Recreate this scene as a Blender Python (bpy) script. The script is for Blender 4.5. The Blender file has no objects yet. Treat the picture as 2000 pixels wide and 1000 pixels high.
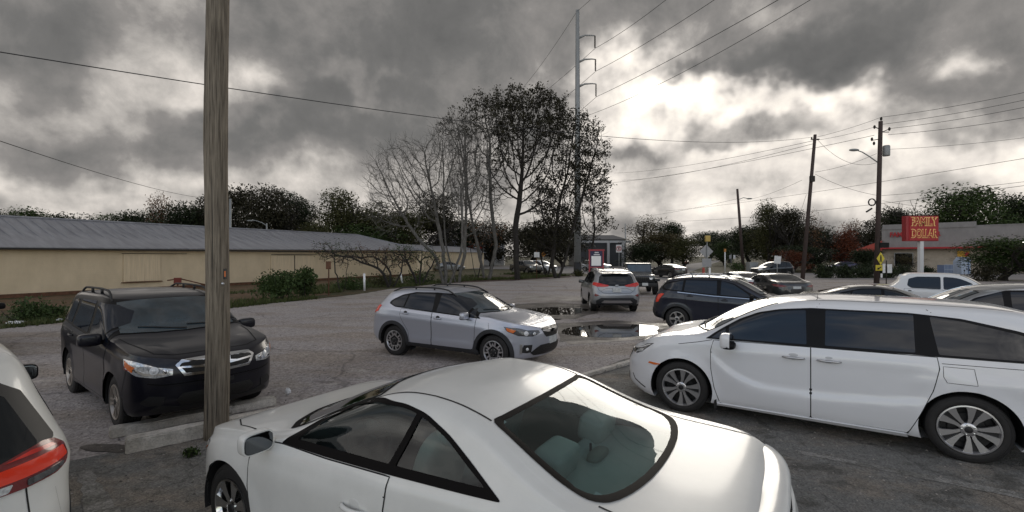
import bpy, bmesh, math, random
import numpy as np
from mathutils import Vector, Matrix
R = math.radians
SC = bpy.context.scene
COL = SC.collection
CAMH = 2.25; FPX = 900.0
# ---------------------------------------------------------------- camera
cd = bpy.data.cameras.new('camera'); cam = bpy.data.objects.new('camera', cd); COL.objects.link(cam)
cam.location = (0, 0, CAMH); cam.rotation_euler = (R(90), 0, 0)
cd.sensor_width = 36.0; cd.lens = 36.0*FPX/2000.0; cd.clip_start = 0.05; cd.clip_end = 3000
SC.camera = cam
SC.view_settings.view_transform = 'Standard'; SC.view_settings.look = 'None'
SC.view_settings.exposure = 0.3; SC.view_settings.gamma = 1.0; SC.view_settings.use_curve_mapping = False
# ---------------------------------------------------------------- sun
SUN_AZ = math.atan2(0.33, 1.0); SUN_EL = R(17)
sl = bpy.data.lights.new('sun', 'SUN'); sl.energy = .6; sl.angle = R(24); sl.color = (1.0, .93, .82)
so = bpy.data.objects.new('sun', sl); COL.objects.link(so)
sd = Vector((math.sin(SUN_AZ)*math.cos(SUN_EL), math.cos(SUN_AZ)*math.cos(SUN_EL), math.sin(SUN_EL)))
so.rotation_euler = (-sd).to_track_quat('-Z', 'Y').to_euler()
# ---------------------------------------------------------------- world: Nishita sky behind procedural clouds
W = bpy.data.worlds.new('World'); SC.world = W; W.use_nodes = True
nt = W.node_tree; nt.nodes.clear(); N = nt.nodes; LK = nt.links
def wn(t, **kw):
    n = N.new(t)
    for k, v in kw.items(): setattr(n, k, v)
    return n
def wmath(op, a, b=None, c=None, clamp=False):
    n = wn('ShaderNodeMath', operation=op); n.use_clamp = clamp
    for i, v in enumerate((a, b, c)):
        if v is None: continue
        if isinstance(v, (int, float)): n.inputs[i].default_value = v
        else: LK.new(v, n.inputs[i])
    return n.outputs[0]
def wvec(op, a, b=None, s=None):
    n = wn('ShaderNodeVectorMath', operation=op)
    for i, v in enumerate((a, b)):
        if v is None: continue
        if isinstance(v, (tuple, list)): n.inputs[i].default_value = v
        else: LK.new(v, n.inputs[i])
    if s is not None: n.inputs['Scale'].default_value = s
    return n.outputs[1] if op in ('LENGTH', 'DOT_PRODUCT') else n.outputs[0]
tc = wn('ShaderNodeTexCoord'); D = tc.outputs['Generated']
def wnoise(vec, scale, detail, rough=.55, dist=0.0):
    n = wn('ShaderNodeTexNoise'); n.inputs['Scale'].default_value = scale; n.inputs['Detail'].default_value = detail
    n.inputs['Roughness'].default_value = rough; n.inputs['Distortion'].default_value = dist
    LK.new(vec, n.inputs['Vector']); return n
sep = wn('ShaderNodeSeparateXYZ'); LK.new(D, sep.inputs[0])
dz = sep.outputs[2]; dy_ = sep.outputs[1]
# cloud-plane coordinates: clouds get flatter toward the horizon
zz = wmath('ADD', wmath('ABSOLUTE', dz), .22)
comb = wn('ShaderNodeCombineXYZ')
LK.new(wmath('DIVIDE', sep.outputs[0], zz), comb.inputs[0]); LK.new(wmath('DIVIDE', dy_, zz), comb.inputs[1])
PL = comb.outputs[0]
warp = wnoise(D, 3.2, 3, .6)
Dw = wvec('ADD', D, wvec('SCALE', wvec('SUBTRACT', warp.outputs['Color'], (.5, .5, .5)), s=.32))
warp2 = wnoise(D, 12.0, 3, .65)
Dw = wvec('ADD', Dw, wvec('SCALE', wvec('SUBTRACT', warp2.outputs['Color'], (.5, .5, .5)), s=.12))
V = wmath('MULTIPLY_ADD', wnoise(PL, 1.1, 4, .5, .2).outputs['Fac'], .80, .135)
n2 = wnoise(D, 7.5, 7, .62, .15).outputs['Fac']
V = wmath('ADD', V, wmath('MULTIPLY', wmath('SUBTRACT', n2, .5), .74))
def px_dir(px, py):
    v = Vector(((px-1000)/FPX, 1.0, (500-py)/FPX)); return v.normalized()
BL = [  # cloud masses: px, py, half width, half height (px), amount
 (780, 70, 330, 190, -.20), (620, 190, 170, 55, -.10), (80, 40, 150, 110, -.16), (90, 130, 130, 60, -.12), (310, 60, 110, 90, .20), (200, 90, 60, 60, .10), (470, 115, 90, 70, .20), (690, 165, 55, 22, .20),
 (330, 150, 200, 30, .12), (90, 215, 180, 45, .10), (230, 265, 260, 40, -.12), (560, 250, 190, 60, -.14), (60, 310, 110, 30, -.06), (250, 345, 260, 28, .06), (60, 385, 150, 26, .16), (330, 385, 170, 35, .02), (620, 330, 200, 45, .02), (700, 385, 130, 30, .0),
 (1000, 120, 150, 90, -.12), (1180, 40, 90, 70, -.10), (1270, 110, 75, 55, .46), (1380, 185, 150, 60, .50), (1240, 215, 110, 75, .36), (1340, 280, 170, 36, .10), (1310, 222, 50, 26, -.34), (1440, 110, 130, 42, -.34), (1610, 190, 90, 40, .42), (1190, 120, 50, 50, .10), (1480, 235, 60, 24, -.22), (1620, 80, 170, 60, -.20), (1560, 20, 150, 30, .06), (1700, 160, 120, 50, -.14),
 (1640, 225, 70, 35, .22), (1880, 215, 180, 45, -.16), (1890, 140, 60, 26, .22), (1960, 60, 90, 60, -.08), (1790, 60, 90, 50, .06), (1500, 335, 320, 34, .16), (1850, 320, 230, 32, .22), (1200, 390, 200, 60, .08), (1230, 318, 90, 18, -.22), (1420, 275, 90, 20, -.18), (1480, 300, 130, 16, -.18), (1700, 400, 300, 40, .16), (900, 400, 250, 60, .10), (1600, 355, 130, 12, -.10)]
sp2 = wn('ShaderNodeSeparateXYZ'); LK.new(Dw, sp2.inputs[0])
ym = wmath('MAXIMUM', sp2.outputs[1], .06)
cb = wn('ShaderNodeCombineXYZ'); LK.new(wmath('DIVIDE', sp2.outputs[0], ym), cb.inputs[0]); LK.new(wmath('DIVIDE', sp2.outputs[2], ym), cb.inputs[1])
UV = cb.outputs[0]; BS = None
for (bx, by, sx, sy, am) in BL:
    ix, iy = FPX/(sx*1.25), FPX/(sy*1.35); cx, cy = (bx-1000)/FPX, (500-by)/FPX
    q = wn('ShaderNodeVectorMath', operation='MULTIPLY_ADD'); LK.new(UV, q.inputs[0]); q.inputs[1].default_value = (ix, iy, 0); q.inputs[2].default_value = (-cx*ix, -cy*iy, 0)
    e = wmath('POWER', .30, wvec('DOT_PRODUCT', q.outputs[0], q.outputs[0]))
    BS = wmath('MULTIPLY_ADD', e, am, BS if BS is not None else 0.0)
V = wmath('ADD', V, BS)
# unseen sky behind the camera, brightened to light the cars and ground
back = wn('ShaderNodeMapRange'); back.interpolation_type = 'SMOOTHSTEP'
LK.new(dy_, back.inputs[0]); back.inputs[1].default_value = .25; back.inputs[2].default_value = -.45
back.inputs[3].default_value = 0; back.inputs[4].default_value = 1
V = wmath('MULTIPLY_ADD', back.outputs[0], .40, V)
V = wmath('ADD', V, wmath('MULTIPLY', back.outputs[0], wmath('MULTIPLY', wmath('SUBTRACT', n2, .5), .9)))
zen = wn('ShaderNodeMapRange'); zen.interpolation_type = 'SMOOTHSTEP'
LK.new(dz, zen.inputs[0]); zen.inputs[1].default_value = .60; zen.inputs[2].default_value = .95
V = wmath('MULTIPLY_ADD', zen.outputs[0], .10, V)  # unseen overhead sky lifted as well, for added fill light
hz = wn('ShaderNodeMapRange'); hz.interpolation_type = 'SMOOTHSTEP'; LK.new(dz, hz.inputs[0]); hz.inputs[1].default_value = .26; hz.inputs[2].default_value = .02; hz.inputs[3].default_value = 0; hz.inputs[4].default_value = .05
V = wmath('ADD', hz.outputs[0], V)
ov = wn('ShaderNodeMapRange'); ov.interpolation_type = 'SMOOTHSTEP'; LK.new(dz, ov.inputs[0]); ov.inputs[1].default_value = .40; ov.inputs[2].default_value = .60; ov.inputs[3].default_value = 0; ov.inputs[4].default_value = -.26
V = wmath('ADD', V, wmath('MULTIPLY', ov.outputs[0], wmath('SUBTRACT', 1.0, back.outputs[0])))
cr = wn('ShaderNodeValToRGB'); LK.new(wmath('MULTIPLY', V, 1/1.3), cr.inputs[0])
els = [(0.0, (0.091, 0.091, 0.090)), (.22, (0.143, 0.140, 0.136)), (.36, (0.228, 0.216, 0.206)), (.46, (0.403, 0.379, 0.353)), (.58, (0.679, 0.629, 0.577)), (.72, (0.976, 0.905, 0.804)), (.84, (1.433, 1.321, 1.154)), (1.0, (2.758, 2.495, 2.061))]
ce = cr.color_ramp.elements
ce[0].position, ce[0].color = els[0][0], (*els[0][1], 1)
ce[1].position, ce[1].color = els[-1][0], (*els[-1][1], 1)
for p, c_ in els[1:-1]:
    q = ce.new(p); q.color = (*c_, 1)
sky = wn('ShaderNodeTexSky', sky_type='NISHITA'); sky.sun_disc = False; sky.sun_elevation = SUN_EL; sky.sun_rotation = SUN_AZ
bg1 = wn('ShaderNodeBackground'); LK.new(sky.outputs[0], bg1.inputs[0]); bg1.inputs[1].default_value = .15
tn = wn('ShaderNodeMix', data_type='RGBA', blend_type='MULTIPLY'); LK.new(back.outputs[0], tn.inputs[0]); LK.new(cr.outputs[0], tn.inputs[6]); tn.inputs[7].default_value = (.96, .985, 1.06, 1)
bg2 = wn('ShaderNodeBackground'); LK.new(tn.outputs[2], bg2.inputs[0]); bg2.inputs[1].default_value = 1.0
gap = wn('ShaderNodeMapRange'); gap.interpolation_type = 'SMOOTHSTEP'
LK.new(wnoise(PL, .8, 4, .55).outputs['Fac'], gap.inputs[0]); gap.inputs[1].default_value = .42; gap.inputs[2].default_value = .54
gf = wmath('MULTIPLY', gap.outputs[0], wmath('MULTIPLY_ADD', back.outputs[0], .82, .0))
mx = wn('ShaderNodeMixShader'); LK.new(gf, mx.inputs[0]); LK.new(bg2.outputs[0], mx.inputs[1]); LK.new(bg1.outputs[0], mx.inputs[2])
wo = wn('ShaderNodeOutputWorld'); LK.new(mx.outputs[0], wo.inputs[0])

# ================================================================ helpers
def G(px, py):                       # photo pixel of a point on the ground -> world x, y
    Y = CAMH*FPX/(py-500.0); return Vector(((px-1000)/FPX*Y, Y, 0))
def at(px, py, Y):                   # photo pixel at a known distance -> world point
    return Vector(((px-1000)/FPX*Y, Y, CAMH-(py-500)/FPX*Y))
def srgb(r, g, b):
    f = lambda c: (c/255/12.92) if c <= 10 else ((c/255+.055)/1.055)**2.4
    return (f(r), f(g), f(b))
MATS = {}
def mat(name, col=(.5, .5, .5), rough=.6, metal=0.0, coat=0.0, spec=.5, var=0.0, vscale=4.0, bump=0.0, bscale=60.0, col2=None, emit=None, estr=0, stretch=None, detail=5, coords='Object', alpha=1, coatr=.03):
    if name in MATS: return MATS[name]
    m = bpy.data.materials.new(name); m.use_nodes = True; n = m.node_tree; b = n.nodes['Principled BSDF']
    b.inputs['Base Color'].default_value = (*col, 1); b.inputs['Roughness'].default_value = rough; b.inputs['Metallic'].default_value = metal
    b.inputs['Coat Weight'].default_value = coat; b.inputs['Coat Roughness'].default_value = coatr; b.inputs['Specular IOR Level'].default_value = spec
    if emit: b.inputs['Emission Color'].default_value = (*emit, 1); b.inputs['Emission Strength'].default_value = estr
    if var or bump or col2:
        t = n.nodes.new('ShaderNodeTexCoord'); mp = n.nodes.new('ShaderNodeMapping'); n.links.new(t.outputs[coords], mp.inputs[0])
        if stretch: mp.inputs['Scale'].default_value = stretch
    if var or col2:
        z = n.nodes.new('ShaderNodeTexNoise'); z.inputs['Scale'].default_value = vscale; z.inputs['Detail'].default_value = detail; z.inputs['Roughness'].default_value = .65
        n.links.new(mp.outputs[0], z.inputs['Vector'])
        r = n.nodes.new('ShaderNodeValToRGB'); n.links.new(z.outputs[0], r.inputs[0])
        r.color_ramp.elements[0].position = .3; r.color_ramp.elements[1].position = .7
        c1 = [max(0, c*(1-var)) for c in col]; c2 = col2 if col2 else [c*(1+var) for c in col]
        r.color_ramp.elements[0].color = (*c1, 1); r.color_ramp.elements[1].color = (*c2, 1)
        n.links.new(r.outputs[0], b.inputs['Base Color'])
    if bump:
        z2 = n.nodes.new('ShaderNodeTexNoise'); z2.inputs['Scale'].default_value = bscale; z2.inputs['Detail'].default_value = 4
        n.links.new(mp.outputs[0], z2.inputs['Vector'])
        bp = n.nodes.new('ShaderNodeBump'); bp.inputs['Strength'].default_value = bump; bp.inputs['Distance'].default_value = .02
        n.links.new(z2.outputs[0], bp.inputs['Height']); n.links.new(bp.outputs[0], b.inputs['Normal'])
    MATS[name] = m; return m

def tag(o, label=None, cat=None, group=None, kind=None):
    if label: o['label'] = label
    if cat: o['category'] = cat
    if group: o['group'] = group
    if kind: o['kind'] = kind
    return o
def empty(name, loc=(0, 0, 0), rz=0.0, parent=None):
    o = bpy.data.objects.new(name, None); COL.objects.link(o); o.location = loc; o.rotation_euler = (0, 0, rz); o.empty_display_size = .2
    if parent: o.parent = parent
    return o
def thing(name, loc, rz, label, cat, group=None):
    return tag(empty(name, loc, rz), label, cat, group)
class MB:
    def __init__(s): s.v = []; s.f = []; s.m = []; s.mi = 0
    def add(s, vs, fs):
        o = len(s.v); s.v += [tuple(v) for v in vs]
        for f in fs: s.f.append([i+o for i in f]); s.m.append(s.mi)
        return s
    def box(s, c, d, rot=None, taper=1.0):
        x, y, z = d[0]/2, d[1]/2, d[2]/2
        vs = [Vector((sx*x*(taper if sz > 0 else 1), sy*y*(taper if sz > 0 else 1), sz*z)) for sz in (-1, 1) for sx, sy in ((-1, -1), (1, -1), (1, 1), (-1, 1))]
        if rot is not None: vs = [rot @ v for v in vs]
        c = Vector(c); return s.add([v+c for v in vs], [(0, 3, 2, 1), (4, 5, 6, 7), (0, 1, 5, 4), (1, 2, 6, 5), (2, 3, 7, 6), (3, 0, 4, 7)])
    def tube(s, pts, r, n=8, cap=True):
        pts = [Vector(p) for p in pts]; rr = r if isinstance(r, (list, tuple)) else [r]*len(pts)
        vs = []; ref = None
        for i, p in enumerate(pts):
            t = (pts[min(i+1, len(pts)-1)]-pts[max(i-1, 0)]).normalized()
            if ref is None: ref = Vector((0, 0, 1)) if abs(t.z) < .9 else Vector((1, 0, 0))
            a = t.cross(ref).normalized(); b = a.cross(t).normalized(); ref = b
            for k in range(n):
                g = 2*math.pi*k/n; vs.append(p+a*math.cos(g)*rr[i]+b*math.sin(g)*rr[i])
        fs = []
        for i in range(len(pts)-1):
            for k in range(n): k2 = (k+1) % n; fs.append((i*n+k, (i+1)*n+k, (i+1)*n+k2, i*n+k2))
        if cap: fs.append(tuple(range(n))); fs.append(tuple((len(pts)-1)*n+k for k in reversed(range(n))))
        return s.add(vs, fs)
    def lathe(s, prof, n=32, axis='z', c=(0, 0, 0)):
        vs = []; c = Vector(c)
        for (r, h) in prof:
            for k in range(n):
                g = 2*math.pi*k/n; a, b = r*math.cos(g), r*math.sin(g)
                vs.append(c+(Vector((a, b, h)) if axis == 'z' else Vector((a, h, b))))
        fs = []
        for i in range(len(prof)-1):
            for k in range(n):
                k2 = (k+1) % n; q = (i*n+k, i*n+k2, (i+1)*n+k2, (i+1)*n+k); fs.append(q if axis == 'z' else q[::-1])
        return s.add(vs, fs)
    def prism(s, poly, z0, z1, M=None):   # poly in xy
        n = len(poly); vs = [Vector((p[0], p[1], z0)) for p in poly]+[Vector((p[0], p[1], z1)) for p in poly]
        if M is not None: vs = [M @ v for v in vs]
        fs = [tuple(reversed(range(n))), tuple(range(n, 2*n))]+[(i, (i+1) % n, n+(i+1) % n, n+i) for i in range(n)]
        return s.add(vs, fs)
    def ell(s, c, r, nu=16, nv=10, e=1.0, rot=None):   # superellipsoid
        vs = []; c = Vector(c)
        pw = lambda t: math.copysign(abs(t)**e, t)
        for i in range(nv+1):
            ph = math.pi*(i/nv-.5)
            for k in range(nu):
                th = 2*math.pi*k/nu
                v = Vector((r[0]*pw(math.cos(ph))*pw(math.cos(th)), r[1]*pw(math.cos(ph))*pw(math.sin(th)), r[2]*pw(math.sin(ph))))
                if rot is not None: v = rot @ v
                vs.append(c+v)
        fs = [(i*nu+k, i*nu+(k+1) % nu, (i+1)*nu+(k+1) % nu, (i+1)*nu+k) for i in range(nv) for k in range(nu)]
        return s.add(vs, fs)
    def build(s, name, mats, parent=None, smooth=False, loc=None, rot=None):
        me = bpy.data.meshes.new(name); me.from_pydata(s.v, [], s.f)
        ms = mats if isinstance(mats, (list, tuple)) else [mats]
        for m in ms: me.materials.append(m)
        if len(ms) > 1: me.polygons.foreach_set('material_index', s.m)
        if smooth: me.polygons.foreach_set('use_smooth', [True]*len(me.polygons))
        me.validate(); me.update()
        o = bpy.data.objects.new(name, me); COL.objects.link(o)
        if smooth == 'auto' or smooth == 2: sharp(me, 40)
        if parent: o.parent = parent
        if loc is not None: o.location = loc
        if rot is not None: o.rotation_euler = rot
        return o
def sharp(me, ang):
    try: me.set_sharp_from_angle(angle=R(ang))
    except Exception: pass
def text_obj(txt, size, depth, name, m, parent, loc, rot, center=True, bold=0.0, shear=0):
    c = bpy.data.curves.new('t', 'FONT'); c.body = txt; c.size = size; c.extrude = depth; c.offset = bold; c.align_x = 'CENTER' if center else 'LEFT'; c.align_y = 'CENTER'; c.resolution_u = 4; c.shear = shear
    o = bpy.data.objects.new('t', c); COL.objects.link(o)
    me = bpy.data.meshes.new_from_object(o.evaluated_get(bpy.context.evaluated_depsgraph_get()))
    bpy.data.objects.remove(o); bpy.data.curves.remove(c)
    me.materials.clear(); me.materials.append(m)
    q = bpy.data.objects.new(name, me); COL.objects.link(q); q.parent = parent; q.location = loc; q.rotation_euler = rot; return q
def copy_tree(o, parent=None):
    c = o.copy(); COL.objects.link(c); c.parent = parent
    for ch in [x for x in CHILD.get(o.name, [])]: copy_tree(ch, c)
    return c
CHILD = {}
def index_children():
    CHILD.clear()
    for o in bpy.data.objects:
        if o.parent: CHILD.setdefault(o.parent.name, []).append(o)
# ================================================================ cars
def pchip(pts):
    xs = np.array([p[0] for p in pts], float); ys = np.array([p[1] for p in pts], float)
    n = len(xs)
    if n == 1: return lambda x: np.full(np.shape(x), ys[0], float)
    h = np.diff(xs); dl = np.diff(ys)/h; m = np.zeros(n)
    for i in range(1, n-1):
        if dl[i-1]*dl[i] > 0:
            w1 = 2*h[i]+h[i-1]; w2 = h[i]+2*h[i-1]; m[i] = (w1+w2)/(w1/dl[i-1]+w2/dl[i])
    m[0] = dl[0]; m[-1] = dl[-1]
    def f(x):
        x = np.clip(np.asarray(x, float), xs[0], xs[-1]); i = np.clip(np.searchsorted(xs, x)-1, 0, n-2)
        t = (x-xs[i])/h[i]
        return ((1+2*t)*(1-t)**2)*ys[i]+(t*(1-t)**2)*h[i]*m[i]+(t*t*(3-2*t))*ys[i+1]+(t*t*(t-1))*h[i]*m[i+1]
    return f
def sstep(t): t = np.clip(t, 0, 1); return t*t*(3-2*t)
class Surf:
    """half body surface (y>=0): grid P[u][v], v from floor centre up over the side to the roof centre"""
    def __init__(S, sp, du=.035):
        S.sp = sp; L = sp['L']; Wf = pchip(sp['width']); top = pchip(sp['top']); belt = pchip(sp['belt']); sill = pchip(sp.get('sill', [(0, .2)])); tum = pchip(sp.get('tum', [(0, .35)]))
        lag = pchip(sp.get('lag', [(0, 0)])); fo = pchip(sp['fprof']); ro = pchip(sp['rprof'])
        af, nf = sp.get('fr', (.6, 2.6)); ar, nr = sp.get('rr', (.45, 3.2)); cr = sp.get('crown', .06)
        nF = nR = max(8, int(.5/du)); nM = int((L-af-ar)/du)
        th = np.linspace(0, np.pi/2, nF, endpoint=False)
        sF = af*(1-np.cos(th)**(2/nf)); eF = np.sin(th)**(2/nf)
        thr = np.linspace(np.pi/2, 0, nR)
        if nR: thr = np.linspace(np.pi/2, 0, nR+1)[1:]
        sR = L-ar*(1-np.cos(thr)**(2/nr)); eR = np.sin(thr)**(2/nr)
        sM = np.linspace(af, L-ar, nM); s = np.concatenate([sF, sM, sR]); E = np.concatenate([eF, np.ones(nM), eR])
        S.nF = nF; S.iR = nF+nM-1; nu = len(s)
        w = Wf(s)*E; zs = sill(s); zb0 = belt(s); zt0 = top(s); sh = sp.get('sh', .035)
        tm = tum(s); lg = lag(s)
        fr = [0, .55, .955, .985, .998, 1.0, .985, 1, .93, .86, .8, .5, .25, 0]
        def ztop(f): return np.maximum(top(s-lg*f*f), zb0+.004)
        h1 = ztop(1.0)-zb0; h2 = ztop(.55)-zb0; h3 = ztop(.25)-zb0; h0 = zt0-zb0; h0 = np.maximum(h0, .006)
        zt = zb0+h0
        ed = sp.get('edge', .06)
        bz = zb0-zs
        K = [(0*w, zs+.02), (.6*w, zs+.02), (w*.95, zs+.0), (w*.985, zs+.10*bz), (w*.998, zs+.42*bz), (w, zs+.70*bz), (w-.008*E, zb0-.09*bz), (w-sh*E, zb0)]
        wb = w-sh*E
        crn = cr
        K += [(wb-tm*h1*.42*E, zb0+h1*.42), (wb-(tm*h1*.84)*E, zb0+h1*.84), (wb-(tm*h1+ed*.75)*E, zb0+h1*.97)]
        y10 = wb-(tm*h1+ed*.75)*E
        cs = np.minimum(1.0, h1/.25)
        K += [(y10*.62, zb0+h2*.97+(zt-zb0-h2*.97)*.35), (y10*.3, zb0+(h3)+(zt-zb0-h3)*.6), (0*w, zt)]
        K = np.array(K)                     # (k,2,nu)
        if 'kmod' in sp: K = sp['kmod'](K, s, E)
        seg = sp.get('seg', [1, 1, 2, 6, 6, 4, 3, 4, 4, 3, 4, 4, 3]); rows = []
        nk = K.shape[0]
        S.vk = [0]
        for u in range(nu):
            P = K[:, :, u]; d = np.sqrt(((P[1:]-P[:-1])**2).sum(1))+1e-5; c = np.concatenate([[0], np.cumsum(d)])
            fy = pchip(list(zip(c, P[:, 0]))); fz = pchip(list(zip(c, P[:, 1])))
            q = []
            for i in range(nk-1): q += list(c[i]+(c[i+1]-c[i])*np.arange(seg[i])/seg[i])
            q.append(c[-1]); q = np.array(q); rows.append(np.stack([fy(q), fz(q)], 1))
        for sg in seg: S.vk.append(S.vk[-1]+sg)
        A = np.array(rows)                  # nu,nv,2
        nv = A.shape[1]; ss = np.repeat(s[:, None], nv, 1)
        y = A[:, :, 0]; z = A[:, :, 1]
        D1 = sp.get('fD', .55); D2 = sp.get('rD', 1.1)
        bf = 1-sstep(ss/D1); br = sstep((ss-(L-D2))/D2)
        s3 = ss+fo(z)*bf-ro(z)*br
        # creases, arch flares
        fade = np.minimum(1, E)[:, None]
        side = (np.arange(nv) >= S.vk[2])[None, :] & (np.arange(nv) <= S.vk[8])[None, :]
        for (tab, amp, wu, wd, s0, s1) in sp.get('crease', []):
            zc = pchip(tab)(s3); dzc = z-zc; g = np.exp(-(dzc/np.where(dzc > 0, wu, wd))**2)
            g *= sstep((s3-s0)/.25)*sstep((s1-s3)/.25); y = y+np.where(side, amp*g*fade, 0)
        for ax in (sp['fo'], sp['fo']+sp['wb']):
            r = np.sqrt((s3-ax)**2+(z-sp['tr'])**2); g = np.where(r > sp['ra'], np.exp(-((r-sp['ra'])/.07)**2), 1.0)
            y = y+np.where(side & (r < sp['ra']+.3), sp.get('flare', .02)*g*fade, 0)
        for (tab, amp, wv, y0, y1) in sp.get('hood', []):   # ridges on the hood: tab s->y
            yc = pchip(tab)(s3); g = np.exp(-((y-yc)/wv)**2)*(np.arange(nv) >= S.vk[9])[None, :]; g *= sstep((s3-y0)/.2)*sstep((y1-s3)/.2); z = z+amp*g
        # relax roof and bonnet so that reflections run smoothly
        k9 = S.vk[9]
        for _ in range(sp.get('relax', 14)):
            zz = z.copy(); zp = np.concatenate([z, z[:, -2:-1]], 1)
            lap = np.zeros_like(z); lap[1:-1] = (zz[2:]+zz[:-2]-2*zz[1:-1])*.25; lap[:, 1:] += (zp[:, 2:]+zp[:, :-2]-2*zp[:, 1:-1])*.20 if True else 0
            m = np.zeros_like(z); m[S.nF+1:S.iR-1, k9+1:] = 1; m[:, k9+1] *= .5
            z = z+lap*m
        S.P = np.stack([s3, y, z], 2); S.nu, S.nv = nu, nv
        S.E = E
        dPu = np.gradient(S.P, axis=0); dPv = np.gradient(S.P, axis=1); n = np.cross(dPu, dPv); n /= (np.linalg.norm(n, axis=2, keepdims=True)+1e-9)
        c = S.P-np.array([L/2, 0, .75]); c[:, :, 0] *= .3
        sg = np.sign((n*c).sum(2)); sg[sg == 0] = 1; S.Nn = n*sg[:, :, None]
        S.Nn[:, 0] = (0, 0, -1); m = S.Nn[:, -1]; m[:, 1] = 0; m /= (np.linalg.norm(m, axis=1, keepdims=True)+1e-9)
        # at the very nose and tail all columns meet on the centre line
        for i, sx in ((0, -1), (nu-1, 1)):
            m = S.Nn[i]; m[:, 1] = 0; bad = np.linalg.norm(m, axis=1) < .2; m[bad] = (sx, 0, 0); m /= np.linalg.norm(m, axis=1, keepdims=True)
    def ev(S, A, u, v):
        u = min(max(u, 0), S.nu-1.0001); v = min(max(v, 0), S.nv-1.0001); i, j = int(u), int(v); a, b = u-i, v-j
        return (A[i, j]*(1-a)+A[i+1, j]*a)*(1-b)+(A[i, j+1]*(1-a)+A[i+1, j+1]*a)*b
    def find(S, metric, p):
        P = S.P
        if metric == 'side':
            d = (P[:, :, 0]-p[0])**2+(P[:, :, 2]-p[1])**2+np.where(S.E < .55, 9, 0)[:, None]; d[:, :S.vk[2]] = 9; d[:, S.vk[11]:] = 9; ix = [0, 2]; t = p
        elif metric == 'front':
            d = (P[:, :, 1]-p[0])**2+(P[:, :, 2]-p[1])**2+.02*(P[:, :, 0])**2; d[S.nF+3:] = 9; d[:, :S.vk[2]] = 9; ix = [1, 2]; t = p
        elif metric == 'rear':
            d = (P[:, :, 1]-p[0])**2+(P[:, :, 2]-p[1])**2; d[:S.iR-3] = 9; d[:, :S.vk[2]] = 9; ix = [1, 2]; t = p
        elif metric == 'top':
            d = (P[:, :, 0]-p[0])**2+(P[:, :, 1]-p[1])**2; d[:, :S.vk[9]] = 9; ix = [0, 1]; t = p
        else:
            d = ((P-np.array(p))**2).sum(2); d[:, :S.vk[2]] = 9; ix = [0, 1, 2]; t = p
        k = np.argmin(d); u, v = divmod(k, S.nv); u, v = float(u), float(v); t = np.array(t, float)
        if metric in ('side', 'top', '3d'):
            u0, v0 = u, v
            for _ in range(5):
                q = S.ev(P, u, v)[ix]; e = .25
                du = (S.ev(P, u+e, v)[ix]-S.ev(P, u-e, v)[ix])/(2*e); dv = (S.ev(P, u, v+e)[ix]-S.ev(P, u, v-e)[ix])/(2*e)
                J = np.stack([du, dv], 1)
                try: st = np.linalg.lstsq(J, t-q, rcond=1e-3)[0]
                except Exception: break
                st = np.clip(st, -1, 1); u = min(max(u+st[0], u0-1.5, 0), u0+1.5, S.nu-1.001); v = min(max(v+st[1], v0-1.5, 0), v0+1.5, S.nv-1.001)
        else:
            for _ in range(6):
                q = S.ev(P, u, v)[ix]; e = .25
                du = (S.ev(P, u+e, v)[ix]-S.ev(P, u-e, v)[ix])/(2*e); dv = (S.ev(P, u, v+e)[ix]-S.ev(P, u, v-e)[ix])/(2*e)
                J = np.stack([du, dv], 1); st = np.clip(np.linalg.lstsq(J, t-q, rcond=1e-2)[0], -.7, .7)
                u = min(max(u+st[0], 0), S.nu-1.001); v = min(max(v+st[1], 0), S.nv-1.001)
        if metric != 'side' and abs(p[0] if metric in ('front', 'rear') else p[1]) < 1e-4:
            if metric == 'front' : u = 0
            elif metric == 'rear': u = S.nu-1.001
            else: v = S.nv-1.001
        return (u, v)
def rpoly(pts, r=.03, n=4):
    """fillet the corners of a closed polygon; a point (a,b,r) overrides the radius"""
    out = []; N_ = len(pts)
    for i in range(N_):
        p = np.array(pts[i][:2]); rr = pts[i][2] if len(pts[i]) > 2 else r
        a = np.array(pts[i-1][:2]); b = np.array(pts[(i+1) % N_][:2]); la = np.linalg.norm(a-p); lb = np.linalg.norm(b-p)
        rr = min(rr, la*.45, lb*.45)
        if rr < 1e-4: out.append(tuple(p)); continue
        A_ = p+(a-p)/la*rr; B_ = p+(b-p)/lb*rr
        for k in range(n+1):
            t = k/n; out.append(tuple((1-t)**2*A_+2*t*(1-t)*p+t*t*B_))
    return out
def dens(pts, d=.05, closed=True):
    out = []; n = len(pts)
    for i in range(n if closed else n-1):
        a = np.array(pts[i], float); b = np.array(pts[(i+1) % n], float); k = max(1, int(np.linalg.norm(b-a)/d))
        for j in range(k): out.append(tuple(a+(b-a)*j/k))
    if not closed: out.append(tuple(pts[-1]))
    return out
def clip_half(poly, ax, val, keep_gt):
    out = []
    for i in range(len(poly)):
        p, q = poly[i-1], poly[i]; a = (p[ax]-val)*(1 if keep_gt else -1); b = (q[ax]-val)*(1 if keep_gt else -1)
        if (a >= 0) != (b >= 0):
            t = a/(a-b); out.append((p[0]+(q[0]-p[0])*t, p[1]+(q[1]-p[1])*t))
        if b >= 0: out.append(q)
    return out
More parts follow.
